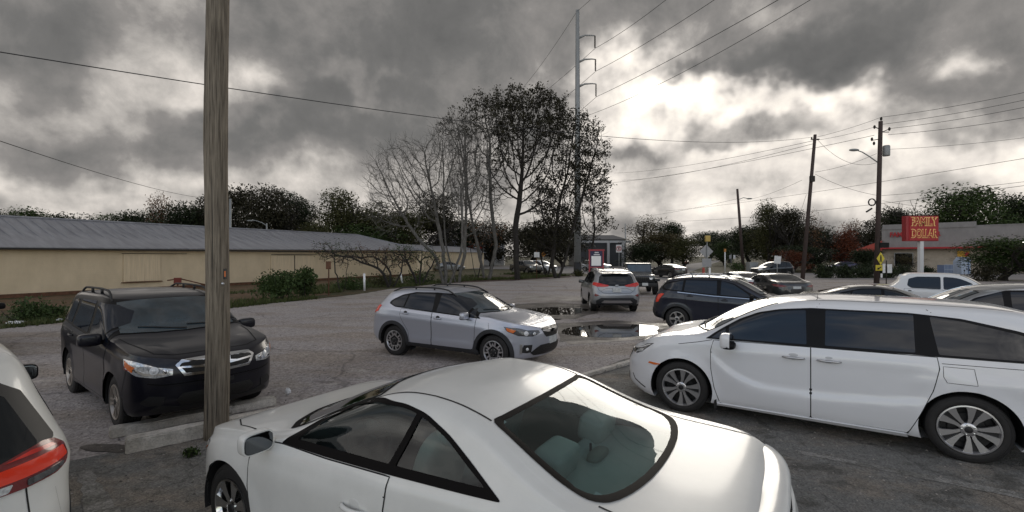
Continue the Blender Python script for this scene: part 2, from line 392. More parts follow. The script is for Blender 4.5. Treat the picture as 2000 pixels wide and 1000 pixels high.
class Car:
    def __init__(C, sp, root, quality=1.0):
        C.sp = sp; C.S = Surf(sp, .035/quality if quality else .035); C.root = root; C.q = quality
    def W3(C, p): # s,y,z -> local x,y,z
        return (C.sp['fo']-p[0], p[1], p[2])
    def uvpoly(C, metric, pts, d=.05):
        if metric != '3d': pts = [p[:2] for p in pts]
        return [C.S.find(metric, p) for p in dens(pts, d)]
    def patch(C, name, metric, pts, m, off=.004, parent=None, sides='both', r=.03, d=.05, skirt=True, n=4, uv=None, inset=None):
        """sheet(s) cut to an outline lying on the body skin. sides: both -> two objects (+y, -y), centre -> one mirrored mesh, L / R -> one"""
        S = C.S
        poly = uv if uv else C.uvpoly(metric, rpoly(pts, r, n) if r is not None else pts, d)
        us = [p[0] for p in poly]; verts = {}; V = []; F = []
        def vid(p):
            k = (round(p[0], 3), round(p[1], 3))
            if k not in verts: verts[k] = len(V); V.append(p)
            return verts[k]
        for i in range(int(math.floor(min(us))), int(math.ceil(max(us)))+1):
            q = clip_half(clip_half(poly, 0, i, True), 0, i+1, False)
            if len(q) < 3: continue
            vs = [p[1] for p in q]
            for j in range(int(math.floor(min(vs))), int(math.ceil(max(vs)))+1):
                c = clip_half(clip_half(q, 1, j, True), 1, j+1, False)
                if len(c) < 3: continue
                ids = []
                for p in c:
                    k = vid(p)
                    if not ids or (ids[-1] != k and ids[0] != k): ids.append(k)
                if len(ids) >= 3:
                    ar = 0
                    for a in range(len(ids)):
                        x1, y1 = V[ids[a-1]]; x2, y2 = V[ids[a]]; ar += x1*y2-x2*y1
                    if abs(ar) > 1e-5: F.append(ids)
        pos = [S.ev(S.P, *p)+S.ev(S.Nn, *p)*off for p in V]; nv = len(pos)
        mb = MB(); base = [C.W3(p) for p in pos]
        # orientation
        fl = False
        if F:
            tot = 0
            for f in F[:40]:
                a, b, c = (Vector(base[f[0]]), Vector(base[f[1]]), Vector(base[f[2]])); nn = (b-a).cross(c-b)
                w = S.ev(S.Nn, *V[f[0]]); tot += nn.dot(Vector((-w[0], w[1], w[2])))
            fl = tot < 0
        F2 = [f[::-1] for f in F] if fl else F
        edge = []
        if skirt:
            bp = [S.ev(S.P, *p) for p in poly]; bn = [S.ev(S.Nn, *p) for p in poly]
            edge = [(C.W3(p+n_*off), C.W3(p-n_*.004)) for p, n_ in zip(bp, bn)]
        def make(sgn):
            mb.mi = 0
            vs = [(p[0], p[1]*sgn, p[2]) for p in base]; mb.add(vs, F2 if sgn > 0 else [f[::-1] for f in F2])
            if edge:
                o = [(a[0], a[1]*sgn, a[2]) for a, b in edge]+[(b[0], b[1]*sgn, b[2]) for a, b in edge]; n_ = len(edge)
                fs = []
                for k in range(n_):
                    if sides == 'centre' and abs(edge[k][0][1]) < .002 and abs(edge[(k+1) % n_][0][1]) < .002: continue
                    fs.append((k, (k+1) % n_, n_+(k+1) % n_, n_+k))
                mb.add(o, fs)
        outs = []
        if sides == 'centre':
            make(1); make(-1); outs.append(mb.build(name, m, parent or C.root, smooth=2))
        else:
            for sg in {'both': (1, -1), 'L': (1,), 'R': (-1,)}[sides]:
                mb = MB(); make(sg)
                pr = parent[0 if sg > 0 else 1] if isinstance(parent, (list, tuple)) else (parent or C.root)
                outs.append(mb.build(name, m, pr, smooth=2))
        return outs
    def ribbon(C, mb, metric, pts, w=.012, off=.0015, closed=False, mirror=True, d=.04, r=None):
        """thin strip that follows a line on the skin, added to mb"""
        S = C.S
        if metric != '3d' and not r: pts = [p[:2] for p in pts]
        uv = [S.find(metric, p) for p in dens(rpoly(pts, r) if r else pts, d, closed)]
        P = [S.ev(S.P, *p) for p in uv]; Nn = [S.ev(S.Nn, *p) for p in uv]; n = len(P); vs = []
        for i in range(n):
            t = P[(i+1) % n if closed else min(i+1, n-1)]-P[i-1 if (closed or i > 0) else 0]; c = np.cross(Nn[i], t); c /= (np.linalg.norm(c)+1e-9)
            vs.append(C.W3(P[i]+c*w/2+Nn[i]*off)); vs.append(C.W3(P[i]-c*w/2+Nn[i]*off))
        fs = [(2*i, 2*i+1, 2*((i+1) % n)+1, 2*((i+1) % n)) for i in range(n if closed else n-1)]
        mb.add(vs, [f[::-1] for f in fs])
        if mirror: mb.add([(a, -b, c) for a, b, c in vs], fs)
    def body(C, m, holes=(), seams=(), arch_mat=None, sill_mat=None):
        S = C.S; sp = C.sp; P = S.P.copy(); nu, nv = S.nu, S.nv; ra = sp['ra']; tr = sp['tr']
        keep = np.ones((nu-1, nv-1), bool)
        cen = (P[:-1, :-1]+P[1:, :-1]+P[1:, 1:]+P[:-1, 1:])/4
        wells = []
        for ax in (sp['fo'], sp['fo']+sp['wb']):
            rr = np.sqrt((cen[:, :, 0]-ax)**2+(cen[:, :, 2]-tr)**2)
            dele = (rr < ra) & (cen[:, :, 1] > .45*sp['width'][len(sp['width'])//2][1]) & (np.arange(nv-1) < S.vk[7])[None, :]
            keep &= ~dele
            # snap boundary
            for i in range(nu):
                for j in range(nv):
                    i0, i1, j0, j1 = max(i-1, 0), min(i+1, nu-1), max(j-1, 0), min(j+1, nv-1)
                    q = P[i, j]
                    if abs(q[0]-ax) > ra+.1 or q[2] > tr+ra+.1: continue
                    blk = dele[i0:i1, j0:j1]
                    if blk.size and blk.any() and not blk.all():
                        dx, dz = q[0]-ax, q[2]-tr; r = math.hypot(dx, dz)
                        if q[1] > .8*S.P[S.nu//2, S.vk[5], 1] or True:
                            if q[2] > sp.get('snapz', .12): P[i, j, 0] = ax+dx/r*ra; P[i, j, 2] = max(tr+dz/r*ra, .1)
        for poly in holes:            # uv polygons
            pa = np.array(poly)
            for i in range(max(0, int(pa[:, 0].min())), min(nu-1, int(pa[:, 0].max())+1)):
                for j in range(max(0, int(pa[:, 1].min())), min(nv-1, int(pa[:, 1].max())+1)):
                    ok = True
                    for cu, cv in ((i, j), (i+1, j), (i+1, j+1), (i, j+1)):
                        if not pin(cu, cv, pa): ok = False; break
                    if ok: keep[i, j] = False
        mb = MB(); V = [C.W3(p) for p in P.reshape(-1, 3)]
        F = []; 
        for i in range(nu-1):
            for j in range(nv-1):
                if keep[i, j]: F.append((i*nv+j, (i+1)*nv+j, (i+1)*nv+j+1, i*nv+j+1))
        mb.add(V, F); mb.add([(a, -b, c) for a, b, c in V], [f[::-1] for f in F])
        # dark underside and wheel wells
        mb.mi = 1; ww = sp['width'][len(sp['width'])//2][1]
        for ax in (sp['fo'], sp['fo']+sp['wb']):
            for sg in (1, -1):
                ys = []
                vs = []; n_ = 24; yw = ww-.02; yi = ww-.42
                for k in range(n_+1):
                    g = math.pi*(k/n_)*1.16-.08*math.pi; vs.append((sp['fo']-ax+math.cos(g)*(ra+.004), sg*yw, tr+math.sin(g)*(ra+.004))); vs.append((sp['fo']-ax+math.cos(g)*(ra+.004), sg*yi, tr+math.sin(g)*(ra+.004)))
                fs = [(2*k, 2*k+2, 2*k+3, 2*k+1) for k in range(n_)]; fs.append(tuple(2*k+1 for k in range(n_+1)))
                mb.add(vs, fs)
        zsl = float(pchip(sp.get('sill', [(0, .2)]))(sp['L']/2))
        mb.box((sp['fo']-sp['L']/2, 0, zsl+.05), (sp['L']*.80, ww*1.1, .09))
        mb.mi = 2
        for a in seams: C.ribbon(mb, *a[:2], **(a[2] if len(a) > 2 else {}))
        o = mb.build('body', [m, M['black_plastic'], M['seam']], C.root, smooth=2); sharp(o.data, 50)
        # recompute outward normals of the painted shell
        bm = bmesh.new(); bm.from_mesh(o.data); bmesh.ops.remove_doubles(bm, verts=[v for v in bm.verts if abs(v.co.y) < .0005], dist=.0004); bm.normal_update(); bm.to_mesh(o.data); bm.free()
        C.bodyo = o; return o
    def ring_pts(C, ax, r, a0=-25, a1=205, n=28):
        return [(ax+math.cos(R(a0+(a1-a0)*k/n))*r, C.sp['tr']+math.sin(R(a0+(a1-a0)*k/n))*r) for k in range(n+1)]
    def arches(C, m, w=.06, off=.010):
        for ax in (C.sp['fo'], C.sp['fo']+C.sp['wb']):
            a = C.ring_pts(ax, C.sp['ra']-.012, -18, 198); b = C.ring_pts(ax, C.sp['ra']+w, -14, 194)[::-1]
            C.patch('wheel_arch_trim', 'side', a+b, m, off=off, r=None, d=.08)
    def wheels(C, style, tyre_w=.22, track=None, mats=None, sets=None):
        sp = C.sp; ww = track if track else sp['width'][len(sp['width'])//2][1]-.03
        for ax in (0, -sp['wb']):
            for sg in (1, -1):
                w = tyre(sp['tr'], sp['rim'], tyre_w).build('wheel', [M['tyre'], M['tyre_wall']], C.root, smooth=2, loc=(ax, sg*ww, sp['tr']))
                if sg < 0: w.rotation_euler = (0, 0, math.pi)
                r_ = rim(style, sp['rim'], tyre_w); r_.build('rim', M_rim(style), w, smooth=2).rotation_euler = (0, R(random.uniform(0, 70)), 0)
def pin(x, y, pa):
    n = len(pa); c = False; j = n-1
    for i in range(n):
        if (pa[i, 1] > y) != (pa[j, 1] > y) and x < (pa[j, 0]-pa[i, 0])*(y-pa[i, 1])/(pa[j, 1]-pa[i, 1])+pa[i, 0]: c = not c
        j = i
    return c
def tyre(R_, r, w):
    mb = MB(); h = w/2
    mb.mi = 0
    tr = [(R_-.008, -.018), (R_, -.035)]
    y = -.035
    while y > -w+.05:
        y -= .022; tr += [(R_, y), (R_-.011, y-.002), (R_-.011, y-.008), (R_, y-.010)]; y -= .010
    tr += [(R_, -w+.035), (R_-.008, -w+.018)]
    mb.lathe(tr, 48, 'y')
    mb.mi = 1
    mb.lathe([(R_-.008, -.018), (R_-.02, -.008), (R_-.035, -.002), (R_-.037, -.005), (R_-.05, 0), (r+.02, .002), (r, -.012), (r-.01, -.03)], 48, 'y')
    mb.lathe([(r-.01, -w+.02), (r+.03, -w), (R_-.04, -w), (R_-.008, -w+.018)], 32, 'y')
    return mb
def M_rim(style): return [M['rim_'+style], M['rim_dark'], M['chrome']]
def rim(style, r, w):
    """wheel face at y~0 looking toward +y"""
    mb = MB(); mb.mi = 0
    mb.lathe([(r-.004, -w+.03), (r-.012, -.05), (r+.004, -.012), (r+.002, .004), (r-.012, .006), (r-.02, -.006), (r-.028, -.03)], 48, 'y')
    mb.mi = 1
    mb.lathe([(r-.028, -.03), (r-.035, -.10), (r*.5, -.11), (.05, -.105), (.0, -.105)], 32, 'y')
    mb.lathe([(r*.62, -.09), (r*.60, -.085), (.1, -.085), (0.0, -.085)], 32, 'y')   # brake disc
    def blade(poly, y0, y1, a, mi=0, dish=.03):
        mb.mi = mi; n = len(poly); vs = []
        for yy in (y0, y1):
            for (rad, t) in poly:
                g = a+t/max(rad, .02); vs.append((math.cos(g)*rad, yy-dish*(1-(rad/r))**1.0*.6, math.sin(g)*rad))
        fs = [tuple(range(n)), tuple(range(n, 2*n))[::-1]]+[(i, n+i, n+(i+1) % n, (i+1) % n) for i in range(n)]
        mb.add(vs, fs)
    P = [math.radians(90+72*k) for k in range(5)]
    if style == 'van':
        for a in P:
            for sg in (1, -1):
                blade([(.055, sg*.006), (.10, sg*.008), (r*.62, sg*.016), (r-.012, sg*.030), (r-.012, sg*.115), (r*.8, sg*.088), (.12, sg*.046), (.055, sg*.034)], -.028, .0, a)
            blade([(.10, -.012), (r*.6, -.022), (r-.012, -.045), (r-.012, .045), (r*.6, .022), (.10, .012)], -.05, -.022, a, 1)
    elif style == 'cross':
        for a in P:
            blade([(.04, -.035), (r*.55, -.03), (r*.8, -.055), (r-.012, -.06), (r-.012, .06), (r*.8, .055), (r*.55, .03), (.04, .035)], -.045, -.01, a, 1)
            for sg in (1, -1):
                blade([(r*.56, sg*.032), (r*.80, sg*.05), (r-.01, sg*.058), (r-.01, sg*.082), (r*.74, sg*.078), (r*.56, sg*.055)], -.03, .001, a)
            b = a+math.radians(36)
            blade([(r*.50, -.05), (r*.60, -.06), (r*.60, .06), (r*.50, .05)], -.03, .001, b)
            for sg in (1, -1): blade([(r*.52, sg*.04), (r*.60, sg*.06), (r*.78, sg*.11), (r*.72, sg*.12), (r*.5, sg*.06)], -.03, .0, b)
    elif style == 'five':
        for a in P:
            blade([(.04, -.03), (r*.5, -.026), (r-.01, -.04), (r-.01, .04), (r*.5, .026), (.04, .03)], -.04, .0, a)
    elif style == 'chrome':
        for k in range(7):
            a = 2*math.pi*k/7
            blade([(.04, -.022), (r*.5, -.028), (r-.01, -.048), (r-.01, .048), (r*.5, .028), (.04, .022)], -.05, .004, a)
    elif style == 'twin':
        for a in P:
            for sg in (1, -1): blade([(.05, sg*.008), (r*.5, sg*.014), (r-.01, sg*.02), (r-.01, sg*.052), (r*.5, sg*.036), (.05, sg*.032)], -.04, .0, a)
    elif style == 'steel':
        mb.mi = 0; mb.lathe([(r-.02, -.03), (r*.7, -.05), (r*.62, -.02), (.09, -.02)], 32, 'y')
    mb.mi = 0 if style != 'cross' else 1
    mb.lathe([(.075, -.05), (.07, -.012), (.055, -.004), (.036, -.004)], 24, 'y')
    mb.mi = 1; mb.lathe([(.036, -.004), (.034, .004), (.02, .008), (0.0, .009)], 20, 'y')
    mb.mi = 2
    for a in P:
        g = a+.6; mb.lathe([(.009, -.02), (.009, -.002), (0.0, .0)], 6, 'y', (math.cos(g)*.056, 0, math.sin(g)*.056))
    return mb
def mirror_part(C, s, z, m, size=(.10, .12, .075), low=None, stalk=.0, yout=.11):
    """door mirrors: shell, glass and foot"""
    sp = C.sp; out = []
    for sg in (1, -1):
        u, v = C.S.find('side', (s, z)); p = C.S.ev(C.S.P, u, v); x = sp['fo']-s
        c = Vector((x, sg*(p[1]+yout), z+.05+stalk))
        mb = MB(); mb.ell(c, (size[0]*.75, size[1], size[2]), 22, 14, .5)
        # cut the back flat: squash vertices behind
        vs = []
        for q in mb.v:
            q = list(q)
            if q[0] < c.x-.03: q[0] = c.x-.03
            vs.append(tuple(q))
        mb.v = vs
        o = mb.build('side_mirror', m, C.root, smooth=2)
        g = MB(); g.ell(Vector((c.x-.032, c.y, c.z)), (.004, size[1]*.91, size[2]*.88), 22, 12, .5); g.build('mirror_glass', M['mirror'], o, smooth=True)
        f = MB(); f.tube([(x+.01, sg*(p[1]-.02), z+.0), (x, sg*(p[1]+.05), z+.015), (c.x, c.y-sg*.02, c.z-size[2]*.7)], [.035, .03, .035], 8)
        if low: f.ell(Vector((c.x-.002, c.y, c.z-size[2]*.55)), (size[0]*.72, size[1]*.97, size[2]*.5), 16, 8, .7)
        f.build('mirror_foot', low or m, o, smooth=True); out.append(o)
    return out
def handles(C, pts, m, parents, w=.19):
    for k, (s, z) in enumerate(pts):
        for si, sg in enumerate((1, -1)):
            u, v = C.S.find('side', (s, z)); p = C.S.ev(C.S.P, u, v); x = C.sp['fo']-s; y = p[1]
            mb = MB(); a = []
            for t in np.linspace(0, 1, 9): a.append((x+w/2-w*t, sg*(y+.006+.034*math.sin(math.pi*min(1, max(0, t)))**.4), z))
            mb.tube(a, [.010]+[.014]*7+[.010], 8)
            mb.mi = 1; mb.ell((x, sg*(y-.001), z+.012), (w*.30, .007, .042), 18, 10, 1)  # raised oval whose darker colour paints in the shade of the handle bowl
            mb.build('door_handle', [m, M['recess_'+m.name] if 'recess_'+m.name in M else M['black_plastic']], parents[k][si], smooth=True)
def rails(C, s0, s1, m, h=.055, y=None, feet=(.0, .33, .66, 1.0)):
    for sg in (1, -1):
        mb = MB(); pts = []
        for t in np.linspace(0, 1, 15):
            s = s0+(s1-s0)*t; j = C.S.vk[10]; i = int(np.argmin(abs(C.S.P[:, j, 0]-s))); p = C.S.P[i, j]
            e = min(1, t/.12, (1-t)/.12); pts.append((C.sp['fo']-s, sg*(p[1]-.02), p[2]+.01+h*sstep(e)))
        mb.tube(pts, .017, 8)
        for t in feet:
            k = min(14, max(0, int(round(t*14)))); a = pts[k]; mb.tube([(a[0], a[1], a[2]-h-.01), a], .02, 8)
        mb.build('roof_rail', m, C.root, smooth=True)
def place(root, contact, heading, wheel_side, half):
    """put the car so that its front wheel on the given side ('L' or 'R') touches the ground at contact"""
    a = math.atan2(heading[1], heading[0]); sg = 1 if wheel_side == 'L' else -1
    off = Vector((-math.sin(a)*half*sg, math.cos(a)*half*sg, 0)); root.location = Vector((contact[0], contact[1], 0))-off; root.rotation_euler = (0, 0, a)
M = {}
def add_m(k, *a, **kw): M[k] = mat(k, *a, **kw); return M[k]
add_m('paint_white_pearl', (.70, .70, .675), .36, coat=.6, var=.05, vscale=3.0, coatr=.10)
add_m('paint_white_van', (.76, .77, .80), .28, coat=.9, var=.03, vscale=1.0, coatr=.05)
add_m('paint_white', (.74, .75, .76), .3, coat=.7)
add_m('paint_silver_blue', (.50, .52, .59), .36, metal=.6, coat=.8, var=.04, vscale=300, coatr=.08)
add_m('paint_silver', (.31, .32, .335), .34, metal=.6, coat=.8, var=.03, vscale=300, coatr=.08)
add_m('paint_navy', (.009, .009, .015), .28, metal=.1, coat=.35, spec=.35, coatr=.06)
add_m('paint_dark_blue', (.006, .009, .022), .28, metal=.1, coat=.6, coatr=.05)
add_m('paint_black', (.012, .012, .014), .3, coat=1.0, coatr=.05)
add_m('paint_graphite', (.05, .052, .06), .3, metal=.4, coat=1.0)
add_m('paint_green', (.20, .24, .18), .35, metal=.4, coat=.8)
add_m('paint_red', (.16, .03, .02), .35, coat=.8)
add_m('paint_purple', (.03, .02, .09), .35, coat=.8)
add_m('glass', (.008, .010, .012), .03, spec=.5)
add_m('glass_tint', (.008, .012, .020), .025, spec=.55)
add_m('glass_screen', (.022, .038, .050), .03, spec=1.0, coat=.5, var=.6, vscale=1.6)  # slight blue in the base colour stands in for reflected sky
add_m('black_plastic', (.014, .014, .015), .55, var=.2, vscale=8)
add_m('black_gloss', (.007, .007, .008), .35, spec=.15)
add_m('cladding', (.022, .023, .026), .6, var=.2, vscale=6)
add_m('seam', (.006, .006, .006), .8)
add_m('rubber_seal', (.009, .008, .008), .6, spec=.05)
add_m('chrome', (.75, .76, .78), .12, metal=1.0)
add_m('chrome_dull', (.55, .55, .56), .3, metal=1.0)
add_m('mirror', (.13, .14, .15), .05, metal=1.0)
add_m('tyre', (.012, .012, .012), .85, var=.3, vscale=20)
add_m('tyre_wall', (.017, .016, .016), .7, var=.3, vscale=10)
add_m('rim_van', (.62, .62, .64), .28, metal=.9); add_m('rim_cross', (.6, .6, .62), .3, metal=.9); add_m('rim_five', (.42, .40, .38), .35, metal=.8)
add_m('rim_chrome', (.7, .7, .7), .14, metal=1.0); add_m('rim_twin', (.42, .38, .34), .4, metal=.7); add_m('rim_steel', (.3, .3, .3), .4, metal=.6)
add_m('rim_dark', (.012, .012, .013), .5)
add_m('lamp_red', (.55, .02, .012), .15, coat=.3, var=.3, vscale=9)
add_m('lamp_red_bright', (.80, .05, .02), .15, coat=.3)
add_m('lamp_dark_red', (.16, .010, .012), .15, coat=.3)
add_m('lamp_amber', (.75, .17, .03), .2, coat=1.0)
add_m('lamp_clear', (.60, .61, .62), .10, metal=.4, coat=1.0, var=.55, vscale=26)
add_m('lamp_smoke', (.06, .06, .065), .1, metal=.3, coat=1.0, var=.7, vscale=18)
add_m('lamp_white', (.8, .8, .8), .15, coat=1.0)
add_m('plate', (.55, .56, .55), .5, var=.25, vscale=20)
add_m('badge_blue', (.05, .05, .25), .2, coat=1)
add_m('mesh_grille', (.008, .008, .008), .4, bump=.6, bscale=120)
add_m('seat_leather', (.50, .50, .45), .55, var=.05, vscale=5); add_m('interior_beige', (.32, .30, .25), .8); add_m('interior_dark', (.03, .03, .032), .7)
add_m('recess_paint_white_pearl', (.60, .60, .58), .4); add_m('recess_chrome_dull', (.50, .51, .53), .45)  # darker handle colours with the bowl's shade put in
M['glass_clear'] = m_ = bpy.data.materials.new('tinted_clear_glass'); m_.use_nodes = True
_n = m_.node_tree; _n.nodes.clear(); _o = _n.nodes.new('ShaderNodeOutputMaterial'); _t = _n.nodes.new('ShaderNodeBsdfTransparent'); _g = _n.nodes.new('ShaderNodeBsdfGlossy'); _x = _n.nodes.new('ShaderNodeMixShader'); _f0 = _n.nodes.new('ShaderNodeLayerWeight'); _p = _n.nodes.new('ShaderNodeMath'); _p.operation = 'POWER'; _p.inputs[1].default_value = 4.2; _f = _n.nodes.new('ShaderNodeMath'); _f.operation = 'MULTIPLY_ADD'; _f.inputs[1].default_value = .85; _f.inputs[2].default_value = .045; _f0.inputs[0].default_value = .5; _n.links.new(_f0.outputs['Facing'], _p.inputs[0]); _n.links.new(_p.outputs[0], _f.inputs[0])
_t.inputs[0].default_value = (.39, .50, .505, 1); _g.inputs['Roughness'].default_value = .015; _g.inputs[0].default_value = (.95, .98, 1, 1)
_n.links.new(_f.outputs[0], _x.inputs[0]); _n.links.new(_t.outputs[0], _x.inputs[1]); _n.links.new(_g.outputs[0], _x.inputs[2]); _n.links.new(_x.outputs[0], _o.inputs[0])

def basic(C, sp, paint, o):
    """parts that every road car here has. o: options"""
    S = C.S
    seams = list(o.get('seams', []))
    for dpoly in o.get('doors', []): seams.append(('side', dpoly, dict(w=.016, off=.0028, closed=True)))
    C.body(paint, holes=o.get('holes', ()), seams=seams)
    # doors with their handles and windows
    drs = []
    for k, dpoly in enumerate(o.get('doors', [])):
        pr = C.patch('door', 'side', dpoly, paint, off=.0035, r=.03, skirt=True, d=.06); drs.append(pr)
    if o.get('handles'): handles(C, o['handles'], o.get('handle_mat', paint), drs, o.get('hw', .19))
    if o.get('dlo'): C.patch('window_surround', 'side', o['dlo'], o.get('dlo_mat', M['black_gloss']), off=.004, r=.04, d=.06)
    gm = o.get('glass', M['glass'])
    for k, (poly, di) in enumerate(o.get('windows', [])):
        C.patch('side_window', 'side', poly, gm, off=.007, r=o.get('wr', .02), d=.06, parent=(drs[di] if (di is not None and drs) else None))
    if o.get('screen'):
        C.patch('windshield_seal', 'top', grow(o['screen'], .02), M['rubber_seal'], off=.003, sides='centre', r=None, d=.06)
        ws = C.patch('windshield', 'top', o['screen'], o.get('screen_mat', M['glass_screen']), off=.006, sides='centre', r=None, d=.06)[0]
        if o.get('wipers', True):
            s0 = o['screen'][0][0]
            for (ya, yb) in ((.62, .05), (.02, -.52)):
                mb = MB(); pts = []
                for t in np.linspace(0, 1, 8):
                    y = ya+(yb-ya)*t; s = s0+.03+.16*(abs(y)/.7)**2+.09*t; u, v = S.find('top', (s, abs(y))); p = S.ev(S.P, u, v)
                    pts.append((sp['fo']-p[0], y, p[2]+.018))
                mb.tube(pts, .008, 6); mb.build('wiper', M['black_plastic'], C.root, smooth=True)
    if o.get('rearglass'):
        met, poly = o['rearglass']; C.patch('rear_window', met, poly, o.get('rear_mat', gm), off=.006, sides='centre', r=None, d=.05)
    for (nm, met, poly, mm, sides, off) in o.get('patches', []):
        C.patch(nm, met, poly, mm, sides=sides, off=off, r=.012 if sides != 'centre' else None, d=.04)
    if o.get('clad'): C.arches(o['clad'], o.get('cw', .06), .012)
    C.wheels(o.get('rimstyle', 'five'), tyre_w=sp.get('tw', .22), track=sp.get('track'))
    if o.get('mirror'): mirror_part(C, *o['mirror'], **o.get('mirror_kw', {}))
    if o.get('rails'): rails(C, *o['rails'])
    return drs
def grow(poly, d):
    """enlarge a half outline (s, y) that starts and ends on the centre line"""
    c = np.mean([p[0] for p in poly]); out = []
    ym = max(p[1] for p in poly)
    for p in poly: out.append((p[0]+(d if p[0] > c else -d), p[1]+(0 if p[1] < 1e-4 else d*(p[1]/ym))))
    return out
def lamp_detail(C, met, cyz, r, par, mm, off=.012):
    """round reflector bowls inside a lamp, both sides"""
    u, v = C.S.find(met, cyz); p = C.S.ev(C.S.P, u, v); n = C.S.ev(C.S.Nn, u, v)
    for sg, pr in zip((1, -1), par):
        mb = MB(); c = Vector(C.W3(p+n*off)); c.y *= sg; ax = Vector((-n[0], n[1]*sg, n[2])); q = ax.to_track_quat('Z', 'Y').to_matrix()
        mb.lathe([(r, 0), (r*.9, .004), (r*.55, -.004), (r*.5, .004), (0, .007)], 20, 'z'); mb.v = [tuple(c+q @ Vector(x)) for x in mb.v]
        mb.build('lamp_reflector', mm, pr, smooth=True)

# ---------------------------------------------------------------- white coupe in the foreground
SP_COUPE = dict(L=4.70, fo=.98, wb=2.72, tr=.33, rim=.218, ra=.375, flare=.012, tw=.22,
  width=[(0, .83), (.5, .89), (1.0, .905), (2.5, .91), (3.8, .905), (4.2, .88), (4.7, .80)],
  top=[(0, .60), (.10, .70), (.3, .79), (.7, .88), (1.1, .945), (1.25, .975), (1.7, 1.175), (2.15, 1.335), (2.55, 1.405), (2.9, 1.395), (3.2, 1.335), (3.6, 1.20), (3.96, 1.085), (4.18, 1.065), (4.52, 1.045), (4.7, .95)],
  belt=[(0, .56), (.10, .65), (.4, .75), (.9, .86), (1.3, .915), (1.66, .945), (2.66, 1.0), (3.4, 1.045), (4.0, 1.03), (4.5, 1.0), (4.7, .90)],
  sill=[(0, .22), (.6, .2), (2.4, .19), (4.2, .22), (4.8, .28)], tum=[(0, .3), (1.2, .42), (2.5, .52), (3.6, .52), (4.2, .4)],
  lag=[(0, 0), (1.0, 0), (1.5, .32), (2.1, .28), (2.7, 0), (3.1, -.02), (3.6, -.16), (4.0, -.10), (4.3, 0)],
  fprof=[(.2, .16), (.35, .05), (.5, .0), (.62, .05), (.75, .14)], rprof=[(.25, .12), (.45, .02), (.6, 0), (.85, .04), (1.03, .08)],
  fr=(.85, 2.25), rr=(.55, 2.7), crown=.05, edge=.09, sh=.045, fD=.7, rD=.6, seg=[1, 1, 2, 6, 6, 4, 3, 9, 9, 6, 4, 4, 3],
  crease=[([(0, .60), (1.2, .74), (2.6, .80), (4.2, .86)], .010, .05, .16, .5, 4.6), ([(0, .3), (4.8, .3)], .012, .06, .1, 1.3, 3.3)])
